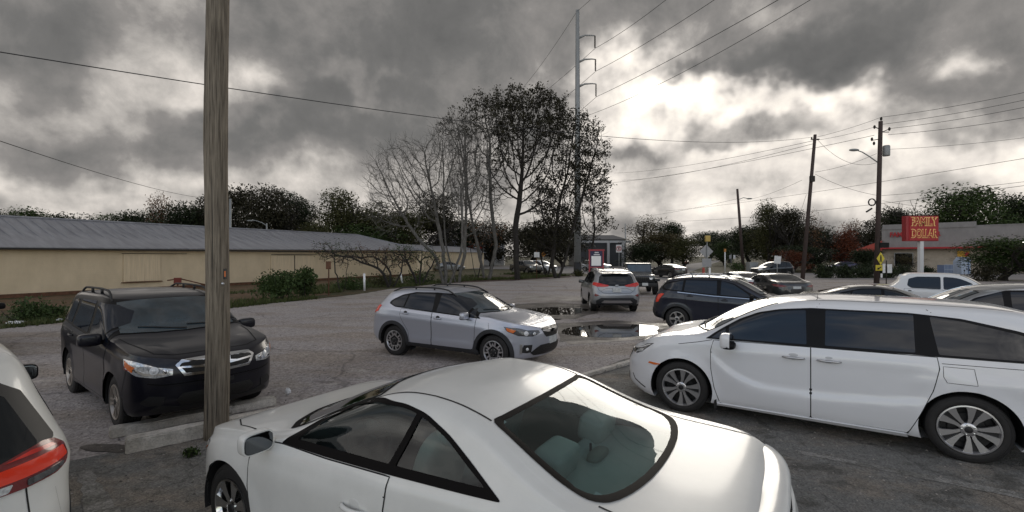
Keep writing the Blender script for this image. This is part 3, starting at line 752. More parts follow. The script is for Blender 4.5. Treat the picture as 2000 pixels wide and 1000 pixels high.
def build_coupe():
    r = thing('coupe', (0, 0, 0), 0, 'pearl white two-door coupe with cream headrests, nearest car parked across the bottom of the lot', 'car')
    sp = SP_COUPE; C = Car(sp, r, 1.25)
    dlo = [(1.60, .955, .02), (1.70, 1.03), (1.90, 1.155), (2.13, 1.27), (2.36, 1.33), (2.60, 1.345), (2.80, 1.325), (3.0, 1.26), (3.21, 1.155), (3.42, 1.045, .03), (2.66, .995), (2.1, .968)]
    dl2 = rpoly(dlo, .06)
    g1 = rpoly([(1.76, 1.005, .02), (1.92, 1.14), (2.13, 1.25), (2.36, 1.31), (2.60, 1.326), (2.725, 1.315, .01), (2.625, 1.042, .01)], .06)
    g2 = rpoly([(2.765, 1.305, .01), (2.84, 1.288), (2.99, 1.236), (3.17, 1.145), (3.31, 1.080, .03), (2.68, 1.045, .01)], .05)
    rg = [(3.22, 0), (3.215, .25), (3.20, .50), (3.19, .565), (3.22, .60), (3.48, .655), (3.66, .69), (3.75, .703), (3.80, .70), (3.845, .683), (3.88, .65), (3.91, .60), (3.94, .52), (3.965, .42), (3.985, .30), (3.997, .15), (4.0, 0)]
    scr = [(1.22, 0), (1.26, .3), (1.40, .6), (1.52, .72), (1.9, .64), (2.25, .56), (2.16, .3), (2.14, 0)]
    S = C.S
    holes = [C.uvpoly('side', [(a_, b_) for a_, b_ in inset_poly(dl2, .002)]), C.uvpoly('top', [(a, b) for a, b in rg]), C.uvpoly('top', scr)]
    # let the hole of the centre-line panes reach the centre
    for h in holes[1:]:
        for k, p in enumerate(h):
            if p[1] > S.nv-1.3: h[k] = (p[0], S.nv+.5)
    door = [(1.33, .92, .0), (1.29, .80), (1.285, .6), (1.32, .4), (1.42, .235), (2.55, .235), (2.62, .45), (2.645, .7), (2.66, .985, .0), (2.1, .958), (1.62, .948)]
    seams = [('top', [(.52, 0), (.53, .4), (.62, .62), (.9, .76), (1.25, .80)], dict(w=.011, off=.002)),
             ('top', [(2.30, .60), (2.75, .575), (3.05, .595), (3.18, .60)], dict(w=.014, off=.002)), ('top', [(2.0, .655), (2.3, .60)], dict(w=.014, off=.002)),
             ('top', [(3.86, .72), (4.15, .73), (4.54, .70), (4.60, .45), (4.62, 0)], dict(w=.011, off=.002))]
    C.body(M['paint_white_pearl'], holes=holes, seams=seams+[('side', door, dict(w=.018, off=.0030, closed=True))])
    dr = C.patch('door', 'side', door, M['paint_white_pearl'], off=.0035, r=.04, d=.05)
    # window frames: rubber ring round each opening; the panes sit inside
    for g, pr in ((g1, dr), (g2, None)):
        gl = C.patch('side_window', 'side', g, M['glass_clear'], off=-.002, r=None, skirt=False, parent=pr)
        for sg, p in zip((0, 1), gl):
            pass
    for si, sg in enumerate((1, -1)):
        for poly, pr in ((dl2, None),):
            # band between the outline and the panes
            out = C.uvpoly('side', poly, .03); mb = MB()
            gs = [C.uvpoly('side', g1, .03), C.uvpoly('side', g2, .03)]
            O = [S.ev(S.P, *q)+S.ev(S.Nn, *q)*.004 for q in out]
            cells = ring_fill(C, out, gs)
            vs = [C.W3(S.ev(S.P, *q)+S.ev(S.Nn, *q)*.004) for q in cells[0]]
            vs = [(a, b*sg, c) for a, b, c in vs]; mb.add(vs, cells[1] if sg > 0 else [f[::-1] for f in cells[1]])
            mb.build('window_surround', M['rubber_seal'], r, smooth=True)
    C.patch('windshield', 'top', scr, M['glass_clear'], off=.0, sides='centre', r=None, skirt=False)
    C.patch('rear_window', 'top', rg, M['glass_clear'], off=.001, sides='centre', r=None, skirt=False)
    for nm, poly, wd in (('rear_window_border', rg, .030), ('windshield_border', scr, .03)):
        out = grow(poly, .012); mb = MB(); inn = grow(poly, -wd)
        n = 60
        def rs(pl):   # resample by arc length
            P_ = np.array(pl); d = np.concatenate([[0], np.cumsum(np.linalg.norm(np.diff(P_, axis=0), axis=1))]); t = np.linspace(0, d[-1], n)
            return [(float(np.interp(q, d, P_[:, 0])), float(np.interp(q, d, P_[:, 1]))) for q in t]
        A_ = rs(out); B_ = rs(inn); vs = []
        for (a, b) in zip(A_, B_):
            for m_i, q in enumerate((a, ((a[0]+b[0])/2, (a[1]+b[1])/2), b)):
                u, v = S.find('top', q); p = S.ev(S.P, u, v)+S.ev(S.Nn, u, v)*(.0045 if m_i < 2 else .0015); vs.append(C.W3(p))
        fs = []
        for k in range(n-1): fs += [(3*k, 3*k+1, 3*k+4, 3*k+3), (3*k+1, 3*k+2, 3*k+5, 3*k+4)]
        mb.add(vs, fs); mb.add([(a, -b, c) for a, b, c in vs], [f[::-1] for f in fs]); mb.build(nm, M['rubber_seal'], r, smooth=True)
    # lamps, mirrors, handles
    hl = C.patch('headlight', '3d', [(.14, .50, .60), (.22, .62, .69), (.42, .755, .75), (.66, .85, .765), (.60, .86, .70), (.44, .82, .61), (.25, .70, .55)], M['lamp_clear'], off=.005, r=None)
    C.patch('corner_lamp', '3d', [(.40, .80, .63), (.56, .86, .69), (.62, .87, .735), (.50, .83, .67)], M['lamp_amber'], off=.009, r=None, parent=hl)
    C.patch('tail_light', '3d', [(4.60, .55, .80), (4.58, .66, .82), (4.50, .78, .85), (4.32, .86, .87), (4.30, .87, .80), (4.42, .83, .72), (4.56, .68, .70)], M['lamp_dark_red'], off=.005, r=None)
    C.patch('grille', 'front', [(0, .62), (.3, .62), (.36, .57), (.3, .52), (0, .52)], M['mesh_grille'], sides='centre', off=.004, r=None)
    mirror_part(C, 1.50, .93, M['paint_white_pearl'], size=(.095, .108, .074), yout=.115)
    handles(C, [(2.42, .765)], M['paint_white_pearl'], [dr], .21)
    for sg, p in zip((1, -1), dr):
        u, v = S.find('side', (2.535, .762)); q = S.ev(S.P, u, v); k = MB(); k.lathe([(.012, 0), (.010, .006), (0, .007)], 12, 'y'); k.build('lock', M['black_gloss'], p, loc=(sp['fo']-2.535, sg*(q[1]+.004), .762))
    # rear spoiler lip
    mb = MB(); pts = []
    ys = np.linspace(-.72, .72, 21); vs = []
    for y in ys:
        e = abs(y)/.72; s = 4.56-.16*e**3; z0 = 1.018-.012*e; hh = .045*(1-e**6)+.006
        for ds, dz in ((-.10, 0), (-.03, hh*.75), (.035, hh), (.06, hh*.55), (.055, -.02)): vs.append((sp['fo']-s-ds, y, z0+dz))
    fs = [(5*i+j, 5*i+j+1, 5*i+j+6, 5*i+j+5) for i in range(20) for j in range(4)]; mb.add(vs, fs); mb.build('spoiler', M['paint_white_pearl'], r, smooth=True)
    C.wheels('chrome', tyre_w=.215, track=.885)
    interior(C)
    mb = MB(); zt = 1.39; mb.tube([(sp['fo']-3.2, .0, 1.37), (sp['fo']-3.24, 0, 1.395)], .02, 8)
    return r, C
def inset_poly(poly, d):
    P_ = np.array(poly); c = P_.mean(0); v = P_-c; l = np.linalg.norm(v, axis=1, keepdims=True); return [tuple(q) for q in c+v*(1-d/np.maximum(l, .05))]
def ring_fill(C, out, inner):
    """mesh of an outline with openings, in uv space"""
    bm = bmesh.new(); es = []
    for loop in [out]+inner:
        vs = [bm.verts.new((p[0]*.03, p[1]*.03, 0)) for p in loop]
        for i in range(len(vs)): es.append(bm.edges.new((vs[i-1], vs[i])))
    bmesh.ops.triangle_fill(bm, edges=es, use_beauty=True, use_dissolve=False)
    kill = []
    for f in bm.faces:
        c = f.calc_center_median(); x, y = c.x/.03, c.y/.03
        if any(pin(x, y, np.array(g)) for g in inner) or not pin(x, y, np.array(out)): kill.append(f)
    bmesh.ops.delete(bm, geom=kill, context='FACES_ONLY')
    bmesh.ops.subdivide_edges(bm, edges=[e for e in bm.edges if e.calc_length() > .12], cuts=2, use_grid_fill=False)
    bmesh.ops.triangulate(bm, faces=bm.faces[:])
    bmesh.ops.recalc_face_normals(bm, faces=bm.faces[:])
    if bm.faces and sum(f.normal.z for f in bm.faces) < 0: bmesh.ops.reverse_faces(bm, faces=bm.faces[:])
    bm.verts.index_update(); V = [(v.co.x/.03, v.co.y/.03) for v in bm.verts]; F = [[v.index for v in f.verts] for f in bm.faces]; bm.free(); return V, F
def interior(C):
    sp = C.sp; r = C.root; fx = sp['fo']; X = lambda s: fx-s
    mb = MB(); mb.box((X(2.6), 0, .32), (2.9, 1.5, .08)); mb.build('cabin_floor', M['interior_dark'], r)
    for sg in (1, -1):
        mb = MB(); mb.box((X(2.4), sg*.77, .62), (2.3, .03, .62)); mb.build('door_trim', M['interior_beige'], r)
    mb = MB(); mb.ell((X(1.62), 0, .82), (.26, .74, .13), 20, 12, .5); mb.ell((X(1.72), .36, .90), (.12, .2, .07), 14, 10, .7); mb.build('dashboard', M['interior_dark'], r, smooth=True)
    # headliner
    mb = MB(); S = C.S; vs = []; n = 0
    def seat(x, y, w=.26, back=.62, rz=0):
        mb = MB(); mb.ell((x-.02, y, .52), (.27, w, .09), 18, 10, .5); t = Matrix.Rotation(R(-18), 3, 'Y')
        mb.ell((x-.32, y, .80), (.075, w*.95, .34), 18, 12, .5, t); s_ = mb.build('seat', M['seat_leather'], r, smooth=True)
        h = MB(); h.ell((x-.46, y, 1.13), (.06, .145, .095), 18, 12, .55, t); h.tube([(x-.42, y-.06, 1.0), (x-.45, y-.06, 1.08)], .008, 6); h.tube([(x-.42, y+.06, 1.0), (x-.45, y+.06, 1.08)], .008, 6)
        h.build('headrest', M['seat_leather'], s_, smooth=True)
    seat(X(2.28), .37); seat(X(2.28), -.37)
    mb = MB(); t = Matrix.Rotation(R(-24), 3, 'Y'); mb.ell((X(3.05), 0, .52), (.25, .62, .09), 20, 10, .5); mb.ell((X(3.36), 0, .76), (.075, .62, .27), 24, 12, .45, t)
    b = mb.build('rear_seat', M['seat_leather'], r, smooth=True)
    for y in (.33, -.33):
        h = MB(); h.ell((X(3.45), y, 1.065), (.095, .165, .085), 24, 14, .38, Matrix.Rotation(R(-10), 3, 'Y')); h.build('headrest', M['seat_leather'], b, smooth=True)
    mb = MB(); mb.ell((X(3.68), 0, .95), (.27, .66, .045), 24, 10, .4); sh = mb.build('parcel_shelf', M['seat_leather'], r, smooth=True)
    q = MB(); q.ell((X(3.58), 0.0, 1.0), (.05, .12, .03), 14, 8, .7); q.build('brake_lamp', M['interior_beige'], sh, smooth=True)
    q = MB(); q.tube([(X(3.52), -.03, 1.0), (X(3.52), -.03, 1.05)], .008, 6); q.build('belt_guide', M['interior_dark'], sh)
    mb = MB(); c = Vector((X(1.93), .37, .86)); ax = Matrix.Rotation(R(-65), 3, 'Y'); pts = [c+ax @ Vector((math.cos(a)*.185, math.sin(a)*.185, 0)) for a in np.linspace(0, 2*math.pi, 33)]
    mb.tube(pts, .014, 8, cap=False)
    for a in (0, math.pi, -math.pi/2): mb.tube([c, c+ax @ Vector((math.cos(a+math.pi/2)*.18, math.sin(a+math.pi/2)*.18, 0))], .013, 6)
    mb.ell(c, (.05, .06, .05), 12, 8); mb.build('steering_wheel', M['interior_dark'], r, smooth=True)

# ---------------------------------------------------------------- white minivan
SP_VAN = dict(L=5.16, fo=.98, wb=3.0, tr=.365, rim=.262, ra=.425, flare=.020, tw=.235,
  width=[(0, .90), (.5, .96), (1.0, .985), (2.5, .99), (4.2, .985), (4.8, .95), (5.16, .92)],
  top=[(0, .76), (.10, .87), (.3, .97), (.6, 1.05), (.95, 1.13), (1.08, 1.165), (1.5, 1.42), (1.9, 1.60), (2.3, 1.68), (2.9, 1.71), (3.8, 1.70), (4.5, 1.66), (4.9, 1.60), (5.16, 1.55)],
  belt=[(0, .74), (.10, .82), (.5, .95), (1.0, 1.065), (1.3, 1.09), (2.0, 1.105), (2.6, 1.115), (3.6, 1.125), (5.16, 1.13)],
  sill=[(0, .20), (.6, .17), (1.5, .21), (3.5, .20), (4.5, .22), (5.16, .28)], tum=[(0, .25), (1.2, .28), (2.5, .34), (5.16, .34)],
  lag=[(0, 0), (.9, 0), (1.25, .30), (1.9, .26), (2.6, 0), (4.5, 0)],
  fprof=[(.18, .10), (.30, .0), (.55, .0), (.7, .05), (.8, .10), (.9, .20)], rprof=[(.3, .05), (.5, 0), (1.0, .05), (1.55, .28)],
  fr=(.8, 2.5), rr=(.45, 3.0), edge=.07, sh=.03, fD=.7, rD=1.0,
  crease=[([(0, .8), (1.35, .86), (1.6, .68), (1.8, .575), (2.05, .51), (2.6, .50), (3.4, .56), (3.6, .60)], .030, .035, .24, 1.25, 3.7), ([(0, .70), (1.5, .93), (2.6, .99), (3.5, 1.0), (4.2, .90), (5.1, .98)], .012, .05, .05, 1.3, 5.0),
          ([(3.3, .75), (3.6, .85), (4.0, .88), (4.6, .82), (5.1, .80)], .018, .06, .12, 3.4, 5.1)],
  hood=[([(.3, .55), (1.1, .66)], .012, .05, .35, 1.05)])
def build_van():
    r = thing('minivan', (0, 0, 0), 0, 'white minivan with dark tinted windows and two-tone alloy wheels parked at the right', 'minivan')
    C = Car(SP_VAN, r, 1.2); P_ = M['paint_white_van']
    dlo = [(1.31, 1.100, .02), (1.50, 1.24), (1.72, 1.385), (1.95, 1.49), (2.2, 1.55), (2.55, 1.585), (3.5, 1.585), (3.95, 1.55), (4.4, 1.45), (4.75, 1.31), (4.98, 1.14, .02), (3.7, 1.125), (3.50, 1.128), (3.2, 1.115), (2.6, 1.112)]
    w1 = [(1.60, 1.125), (1.61, 1.30), (1.75, 1.375), (1.95, 1.465), (2.2, 1.525), (2.49, 1.555), (2.50, 1.137)]
    wq = [(1.385, 1.118), (1.565, 1.27), (1.56, 1.122)]
    w2 = [(2.70, 1.565), (3.54, 1.565), (3.54, 1.15), (2.69, 1.142)]
    w3 = [(3.68, 1.555), (3.95, 1.52), (4.38, 1.42), (4.70, 1.29), (4.88, 1.16), (3.74, 1.150)]
    d1 = [(1.42, 1.085, .0), (1.385, .95), (1.39, .7), (1.43, .45), (1.50, .235), (2.537, .235), (2.537, 1.105, .0)]
    d2 = [(2.549, 1.105, .0), (3.72, 1.118, .0), (3.735, 1.0), (3.68, .75), (3.58, .5), (3.47, .235), (2.549, .235)]
    basic(C, SP_VAN, P_, dict(doors=[d1, d2], handles=[(2.36, .965), (2.73, .965)], handle_mat=M['chrome_dull'], hw=.24, dlo=dlo, windows=[(w1, 0), (wq, 0), (w2, 1), (w3, None)], glass=M['glass_tint'],
        screen=[(1.09, 0), (1.12, .35), (1.24, .66), (1.34, .80), (1.75, .735), (2.16, .66), (2.02, .3), (2.0, 0)], rearglass=('rear', [(0, 1.50), (.62, 1.46), (.74, 1.2), (.70, 1.12), (0, 1.10)]),
        seams=[('side', [(1.40, 1.09), (1.2, 1.04), (.95, .99)], dict(w=.008)), ('side', [(3.77, .92), (3.77, 1.03), (4.02, 1.03), (4.04, .86), (3.80, .86), (3.77, .92)], dict(w=.005)), ('side', [(3.76, 1.06), (5.0, 1.08)], dict(w=.006)),
               ('top', [(2.60, .655), (2.62, .55), (2.63, 0)], dict(w=.006)), ('top', [(2.2, .655), (3.2, .66), (4.4, .64)], dict(w=.014)), ('side', [(.45, .27), (.25, .35), (.2, .42)], dict(w=.02)),
               ('side', [(2.61, 1.60), (2.64, 1.64)], dict(w=.008)), ('side', [(3.70, 1.60), (3.66, 1.63)], dict(w=.008)), ('side', [(1.5, .285), (3.46, .285)], dict(w=.006))],
        patches=[('side_marker', 'side', [(.50, .655), (.52, .68), (.70, .675), (.66, .655), (.60, .645)], M['lamp_amber'], 'both', .006),
                 ('grille', 'front', [(0, .76), (.45, .76), (.5, .72), (.40, .58), (0, .55)], M['black_gloss'], 'centre', .005),
                 ('lower_intake', 'front', [(0, .40), (.5, .40), (.55, .34), (.48, .26), (0, .26)], M['mesh_grille'], 'centre', .005),
                 ('tail_light', 'side', [(4.95, 1.10), (5.0, 1.02), (5.05, .90), (4.85, .95), (4.80, 1.08)], M['lamp_red'], 'both', .006)],
        rimstyle='van', mirror=(1.62, 1.07, P_), mirror_kw=dict(size=(.13, .13, .105), low=M['black_gloss'], yout=.15)))
    hl = C.patch('headlight', '3d', [(.12, .50, .80), (.18, .62, .85), (.34, .78, .90), (.60, .90, .945), (.50, .89, .885), (.36, .85, .80), (.25, .76, .75), (.15, .62, .745)], M['lamp_smoke'], off=.006, r=None)
    C.patch('light_strip', '3d', [(.20, .60, .825), (.36, .78, .875), (.56, .89, .93), (.52, .885, .912), (.36, .80, .855), (.22, .63, .805)], M['lamp_white'], off=.011, r=None, parent=hl)
    C.patch('low_beam', '3d', [(.24, .70, .765), (.30, .76, .82), (.42, .855, .85), (.38, .84, .79)], M['lamp_clear'], off=.010, r=None, parent=hl)
    for sg in (1, -1):
        for s in (1.44, 4.46):
            mb = MB(); mb.box((SP_VAN['fo']-s, sg*.90, .27), (.03, .16, .26)); mb.build('mud_flap', M['black_plastic'], r)
    # rocker strip
    C.patch('rocker_trim', 'side', [(1.44, .20), (1.46, .235), (3.46, .232), (3.50, .19), (3.4, .175), (1.5, .175)], P_, off=.022, r=None)
    return r, C

# ---------------------------------------------------------------- silver crossover with black arches
SP_CROSS = dict(L=4.45, fo=.90, wb=2.62, tr=.343, rim=.228, ra=.395, flare=.015, tw=.225,
  width=[(0, .80), (.5, .86), (1.0, .885), (2.5, .885), (3.7, .885), (4.45, .83)],
  top=[(0, .76), (.08, .85), (.25, .90), (.6, .96), (1.0, 1.03), (1.14, 1.07), (1.6, 1.31), (1.95, 1.45), (2.3, 1.51), (2.7, 1.53), (3.3, 1.52), (3.9, 1.46), (4.45, 1.40)],
  belt=[(0, .72), (.08, .80), (.4, .88), (1.0, .96), (1.25, .985), (2.4, 1.035), (3.4, 1.09), (4.45, 1.13)],
  sill=[(0, .25), (.6, .24), (1.5, .27), (3.2, .28), (4.0, .30), (4.45, .38)], tum=[(0, .3), (1.2, .34), (2.5, .42), (4.45, .42)],
  lag=[(0, 0), (.95, 0), (1.3, .26), (1.8, .22), (2.4, 0)],
  fprof=[(.22, .12), (.35, .03), (.5, .0), (.7, .0), (.82, .05), (.9, .12)], rprof=[(.3, .08), (.5, .0), (.8, .02), (1.0, .10), (1.15, .22), (1.4, .46)],
  fr=(.72, 2.5), rr=(.5, 2.8), edge=.08, fD=.5, rD=1.2,
  crease=[([(.4, .72), (1.0, .80), (2.4, .86), (4.0, .93)], .012, .04, .12, .6, 4.3), ([(1.0, .45), (3.4, .45)], .014, .05, .12, 1.3, 3.2)], hood=[([(.2, .50), (1.1, .62)], .012, .06, .2, 1.05)])
def build_cross():
    r = thing('crossover', (0, 0, 0), 0, 'silver hatchback crossover with black wheel arch trim standing alone in the middle of the lot', 'car')
    C = Car(SP_CROSS, r, 1.0); P_ = M['paint_silver_blue']
    dlo = [(1.20, .985, .02), (1.42, 1.18), (1.68, 1.345), (1.95, 1.425), (2.4, 1.455), (3.0, 1.445), (3.35, 1.38), (3.62, 1.26), (3.70, 1.18, .05), (3.5, 1.105), (2.4, 1.045)]
    w1 = [(1.50, 1.02), (1.52, 1.22), (1.70, 1.325), (1.95, 1.40), (2.28, 1.425), (2.33, 1.06)]
    wq = [(1.28, 1.005), (1.46, 1.17), (1.46, 1.015)]
    w2 = [(2.45, 1.425), (2.98, 1.415), (3.15, 1.385), (3.22, 1.105), (2.44, 1.065)]; w3 = [(3.20, 1.375), (3.36, 1.34), (3.58, 1.24), (3.63, 1.18), (3.5, 1.125), (3.26, 1.112)]
    d1 = [(1.30, .985, .0), (1.32, .8), (1.34, .5), (1.38, .36), (2.42, .36), (2.42, 1.04, .0)]
    d2 = [(2.44, 1.04, .0), (3.30, 1.08, .0), (3.32, .95), (3.22, .78), (3.08, .6), (3.03, .36), (2.44, .36)]
    basic(C, SP_CROSS, P_, dict(doors=[d1, d2], handles=[(2.26, .93), (3.16, .985)], dlo=dlo, windows=[(w1, 0), (wq, 0), (w2, 1), (w3, None)], glass=M['glass_tint'],
        screen=[(1.13, 0), (1.16, .3), (1.27, .58), (1.34, .68), (1.72, .64), (2.08, .56), (1.98, .25), (1.96, 0)], rearglass=('rear', [(0, 1.36), (.52, 1.33), (.62, 1.15), (.60, 1.10), (0, 1.08)]),
        seams=[('top', [(.25, 0), (.26, .5), (.40, .68), (.9, .74), (1.2, .76)], dict(w=.008)), ('side', [(.98, .80), (1.0, .92)], dict(w=.007))],
        patches=[('grille', 'front', [(0, .815), (.30, .815), (.36, .79), (.33, .70), (.26, .64), (0, .63)], M['mesh_grille'], 'centre', .004),
                 ('grille_bar', 'front', [(0, .775), (.20, .77), (.34, .785), (.345, .76), (.20, .73), (0, .72)], M['chrome_dull'], 'centre', .014),
                 ('lower_intake', 'front', [(0, .50), (.42, .50), (.52, .45), (.62, .36), (.55, .31), (0, .30)], M['mesh_grille'], 'centre', .010),
                 ('sill_cladding', 'side', [(1.25, .36), (3.1, .36), (3.14, .28), (1.22, .27)], M['cladding'], 'both', .010),
                 ('rear_bumper_trim', 'rear', [(0, .62), (.5, .62), (.62, .55), (.7, .35), (0, .33)], M['cladding'], 'centre', .008)],
        clad=M['cladding'], cw=.065, rimstyle='cross', mirror=(1.52, .985, P_), mirror_kw=dict(size=(.09, .115, .075), low=M['black_gloss'], yout=.12), rails=(1.95, 3.75, M['black_plastic'], .035)))
    hl = C.patch('headlight', '3d', [(.10, .42, .73), (.10, .44, .78), (.24, .66, .80), (.55, .83, .855), (.66, .86, .87), (.58, .86, .78), (.36, .80, .70), (.16, .58, .68)], M['lamp_smoke'], off=.006, r=None)
    C.patch('turn_lamp', '3d', [(.42, .79, .80), (.60, .85, .85), (.58, .86, .79), (.46, .83, .75)], M['lamp_amber'], off=.011, r=None, parent=hl)
    lamp_detail(C, '3d', (.24, .70, .745), .045, hl, M['lamp_white']); lamp_detail(C, '3d', (.14, .56, .73), .032, hl, M['lamp_clear'])
    fg = C.patch('fog_lamp_surround', '3d', [(.16, .60, .52), (.28, .72, .52), (.34, .76, .38), (.24, .68, .36), (.17, .62, .37)], M['black_plastic'], off=.008, r=None)
    C.patch('fog_trim', '3d', [(.30, .745, .54), (.34, .775, .54), (.35, .775, .35), (.31, .75, .35)], M['chrome_dull'], off=.012, r=None, parent=fg)
    lamp_detail(C, '3d', (.23, .68, .44), .03, fg, M['lamp_white'])
    C.patch('tail_light', '3d', [(3.93, .85, 1.14), (4.03, .80, 1.15), (4.16, .74, 1.10), (4.22, .73, 1.0), (4.18, .80, .93), (4.0, .855, .99)], M['lamp_red_bright'], off=.008, r=None)
    mb = MB(); mb.ell((SP_CROSS['fo']-.0+.008, 0, .75), (.015, .075, .042), 20, 10); mb.build('badge', M['black_gloss'], r, smooth=True)
    mb = MB(); mb.box((SP_CROSS['fo']+.0+.002, 0, .56), (.03, .30, .14)); mb.build('licence_plate', M['plate'], r)
    return r, C

# ---------------------------------------------------------------- dark sport utility with a chrome framed grille
SP_FOR = dict(L=4.595, fo=.94, wb=2.62, tr=.35, rim=.225, ra=.405, flare=.016, tw=.23,
  width=[(0, .82), (.5, .88), (1.0, .90), (2.5, .90), (3.7, .895), (4.595, .85)],
  top=[(0, .90), (.08, .96), (.3, 1.01), (.7, 1.07), (1.05, 1.12), (1.18, 1.16), (1.6, 1.43), (1.9, 1.60), (2.2, 1.67), (2.7, 1.70), (3.5, 1.69), (4.1, 1.66), (4.595, 1.61)],
  belt=[(0, .86), (.08, .91), (.4, .975), (1.0, 1.03), (1.3, 1.05), (2.4, 1.07), (3.6, 1.13), (4.595, 1.16)],
  sill=[(0, .27), (.6, .25), (1.5, .25), (3.2, .25), (4.1, .28), (4.595, .36)], tum=[(0, .3), (1.2, .24), (2.5, .26), (4.595, .27)],
  lag=[(0, 0), (1.0, 0), (1.3, .22), (1.8, .2), (2.4, 0)],
  fprof=[(.24, .14), (.35, .05), (.5, .0), (.75, .0), (.9, .04), (1.0, .12)], rprof=[(.3, .06), (.5, .0), (.9, .02), (1.15, .12), (1.6, .34)],
  fr=(.62, 2.7), rr=(.45, 3.0), edge=.07, fD=.5, rD=1.1, crease=[([(.4, .84), (2.4, .90), (4.2, .96)], .012, .05, .10, .7, 4.4), ([(1.0, .42), (3.4, .42)], .012, .05, .12, 1.3, 3.2)],
  hood=[([(.15, .46), (1.1, .62)], .016, .06, .15, 1.05)])
def build_forester():
    r = thing('sport_utility', (0, 0, 0), 0, 'dark navy sport utility car with chrome framed grille and roof rails, facing the wooden pole', 'car')
    C = Car(SP_FOR, r, 1.0); P_ = M['paint_navy']
    dlo = [(1.22, 1.055, .02), (1.45, 1.28), (1.66, 1.46), (1.90, 1.585), (2.4, 1.63), (3.6, 1.61), (4.08, 1.50), (4.24, 1.30), (4.22, 1.17, .03), (3.2, 1.12), (2.4, 1.078)]
    w1 = [(1.50, 1.09), (1.50, 1.29), (1.70, 1.44), (1.92, 1.53), (2.28, 1.565), (2.30, 1.10)]; wq = [(1.30, 1.075), (1.46, 1.24), (1.46, 1.085)]
    w2 = [(2.44, 1.57), (3.25, 1.56), (3.40, 1.15), (2.44, 1.105)]; w3 = [(3.42, 1.555), (3.62, 1.54), (3.98, 1.42), (4.12, 1.28), (4.12, 1.20), (3.50, 1.165)]
    d1 = [(1.28, 1.055, .0), (1.30, .8), (1.32, .5), (1.36, .34), (2.40, .34), (2.40, 1.072, .0)]; d2 = [(2.42, 1.072, .0), (3.42, 1.12, .0), (3.42, .98), (3.28, .82), (3.12, .62), (3.05, .34), (2.42, .34)]
    G_ = M['glass']
    gr = [(0, .93), (.40, .925), (.465, .87), (.385, .735), (0, .72)]
    basic(C, SP_FOR, P_, dict(doors=[d1, d2], handles=[(2.24, .95), (3.24, 1.0)], dlo=dlo, windows=[(w1, 0), (wq, 0), (w2, 1), (w3, None)], glass=M['glass_tint'], screen_mat=M['glass_screen'],
        screen=[(1.17, 0), (1.20, .35), (1.30, .62), (1.36, .72), (1.68, .685), (1.98, .62), (1.92, .3), (1.90, 0)], rearglass=('rear', [(0, 1.50), (.56, 1.47), (.66, 1.22), (.62, 1.14), (0, 1.12)]),
        seams=[('top', [(.22, 0), (.23, .45), (.34, .62), (.9, .74), (1.2, .77)], dict(w=.014, off=.003)), ('front', [(0, .62), (.50, .62), (.70, .66)], dict(w=.010, off=.003)), ('side', [(.46, .84), (.52, .66), (.56, .52)], dict(w=.008, off=.003))],
        patches=[('grille_frame', 'front', gr, M['chrome'], 'centre', .016), ('grille', 'front', [(0, .895), (.375, .893), (.425, .862), (.365, .768), (0, .752)], M['mesh_grille'], 'centre', .021),
                 ('grille_bar', 'front', [(0, .856), (.10, .855), (.22, .836), (.41, .85), (.415, .832), (.22, .814), (0, .80)], M['chrome'], 'centre', .026),
                 ('lower_intake', 'front', [(0, .52), (.40, .52), (.46, .44), (.40, .36), (0, .35)], M['mesh_grille'], 'centre', .006),
                 ('bumper_trim', 'front', [(0, .35), (.45, .355), (.62, .40), (.70, .33), (.62, .28), (0, .28)], M['black_plastic'], 'centre', .008)],
        rimstyle='twin', mirror=(1.55, 1.06, P_), mirror_kw=dict(size=(.10, .13, .085), low=M['black_gloss'], yout=.14), rails=(2.05, 3.95, M['black_plastic'], .065)))
    hl = C.patch('headlight', '3d', [(.06, .50, .76), (.05, .50, .84), (.14, .64, .87), (.30, .76, .92), (.56, .85, .955), (.50, .86, .86), (.30, .81, .77), (.14, .66, .74)], M['lamp_clear'], off=.006, r=None)
    C.patch('turn_lamp', '3d', [(.34, .79, .87), (.52, .85, .94), (.48, .86, .87), (.36, .82, .81)], M['lamp_amber'], off=.011, r=None, parent=hl)
    C.patch('headlight_bezel', '3d', [(.08, .55, .775), (.08, .56, .79), (.22, .74, .805), (.34, .80, .86), (.36, .81, .84), (.22, .76, .775)], M['chrome'], off=.012, r=None, parent=hl)
    lamp_detail(C, '3d', (.15, .67, .83), .05, hl, M['lamp_white']); lamp_detail(C, '3d', (.08, .57, .815), .03, hl, M['chrome'])
    C.patch('side_reflector', '3d', [(.36, .83, .86), (.52, .87, .88), (.52, .875, .84), (.38, .845, .82)], M['lamp_dark_red'], off=.006, r=None)
    fg = C.patch('fog_lamp_surround', '3d', [(.12, .56, .50), (.22, .68, .52), (.30, .75, .44), (.24, .70, .40), (.13, .58, .40)], M['black_plastic'], off=.006, r=None)
    C.patch('bumper_line', 'front', [(0, .655), (.58, .655), (.72, .68), (.72, .668), (.58, .64), (0, .64)], M['black_gloss'], off=.004, r=None, sides='centre')
    C.patch('tail_light', '3d', [(4.25, .85, 1.15), (4.4, .78, 1.15), (4.5, .70, 1.0), (4.4, .83, .95)], M['lamp_red'], off=.008, r=None)
    mb = MB(); mb.ell((SP_FOR['fo']+.02, 0, .85), (.02, .085, .045), 24, 10); mb.mi = 1; mb.ell((SP_FOR['fo']+.028, 0, .85), (.018, .07, .034), 24, 10)
    bd = mb.build('badge', [M['chrome'], M['badge_blue']], r, smooth=True)
    q = MB()
    for (y, z, w) in ((.03, .858, .010), (-.005, .864, .006), (-.012, .846, .006), (-.035, .862, .005), (-.038, .848, .006), (.0, .836, .005)): q.ell((SP_FOR['fo']+.046, y, z), (.004, w, w), 6, 4)
    q.build('badge_star', M['chrome'], bd)
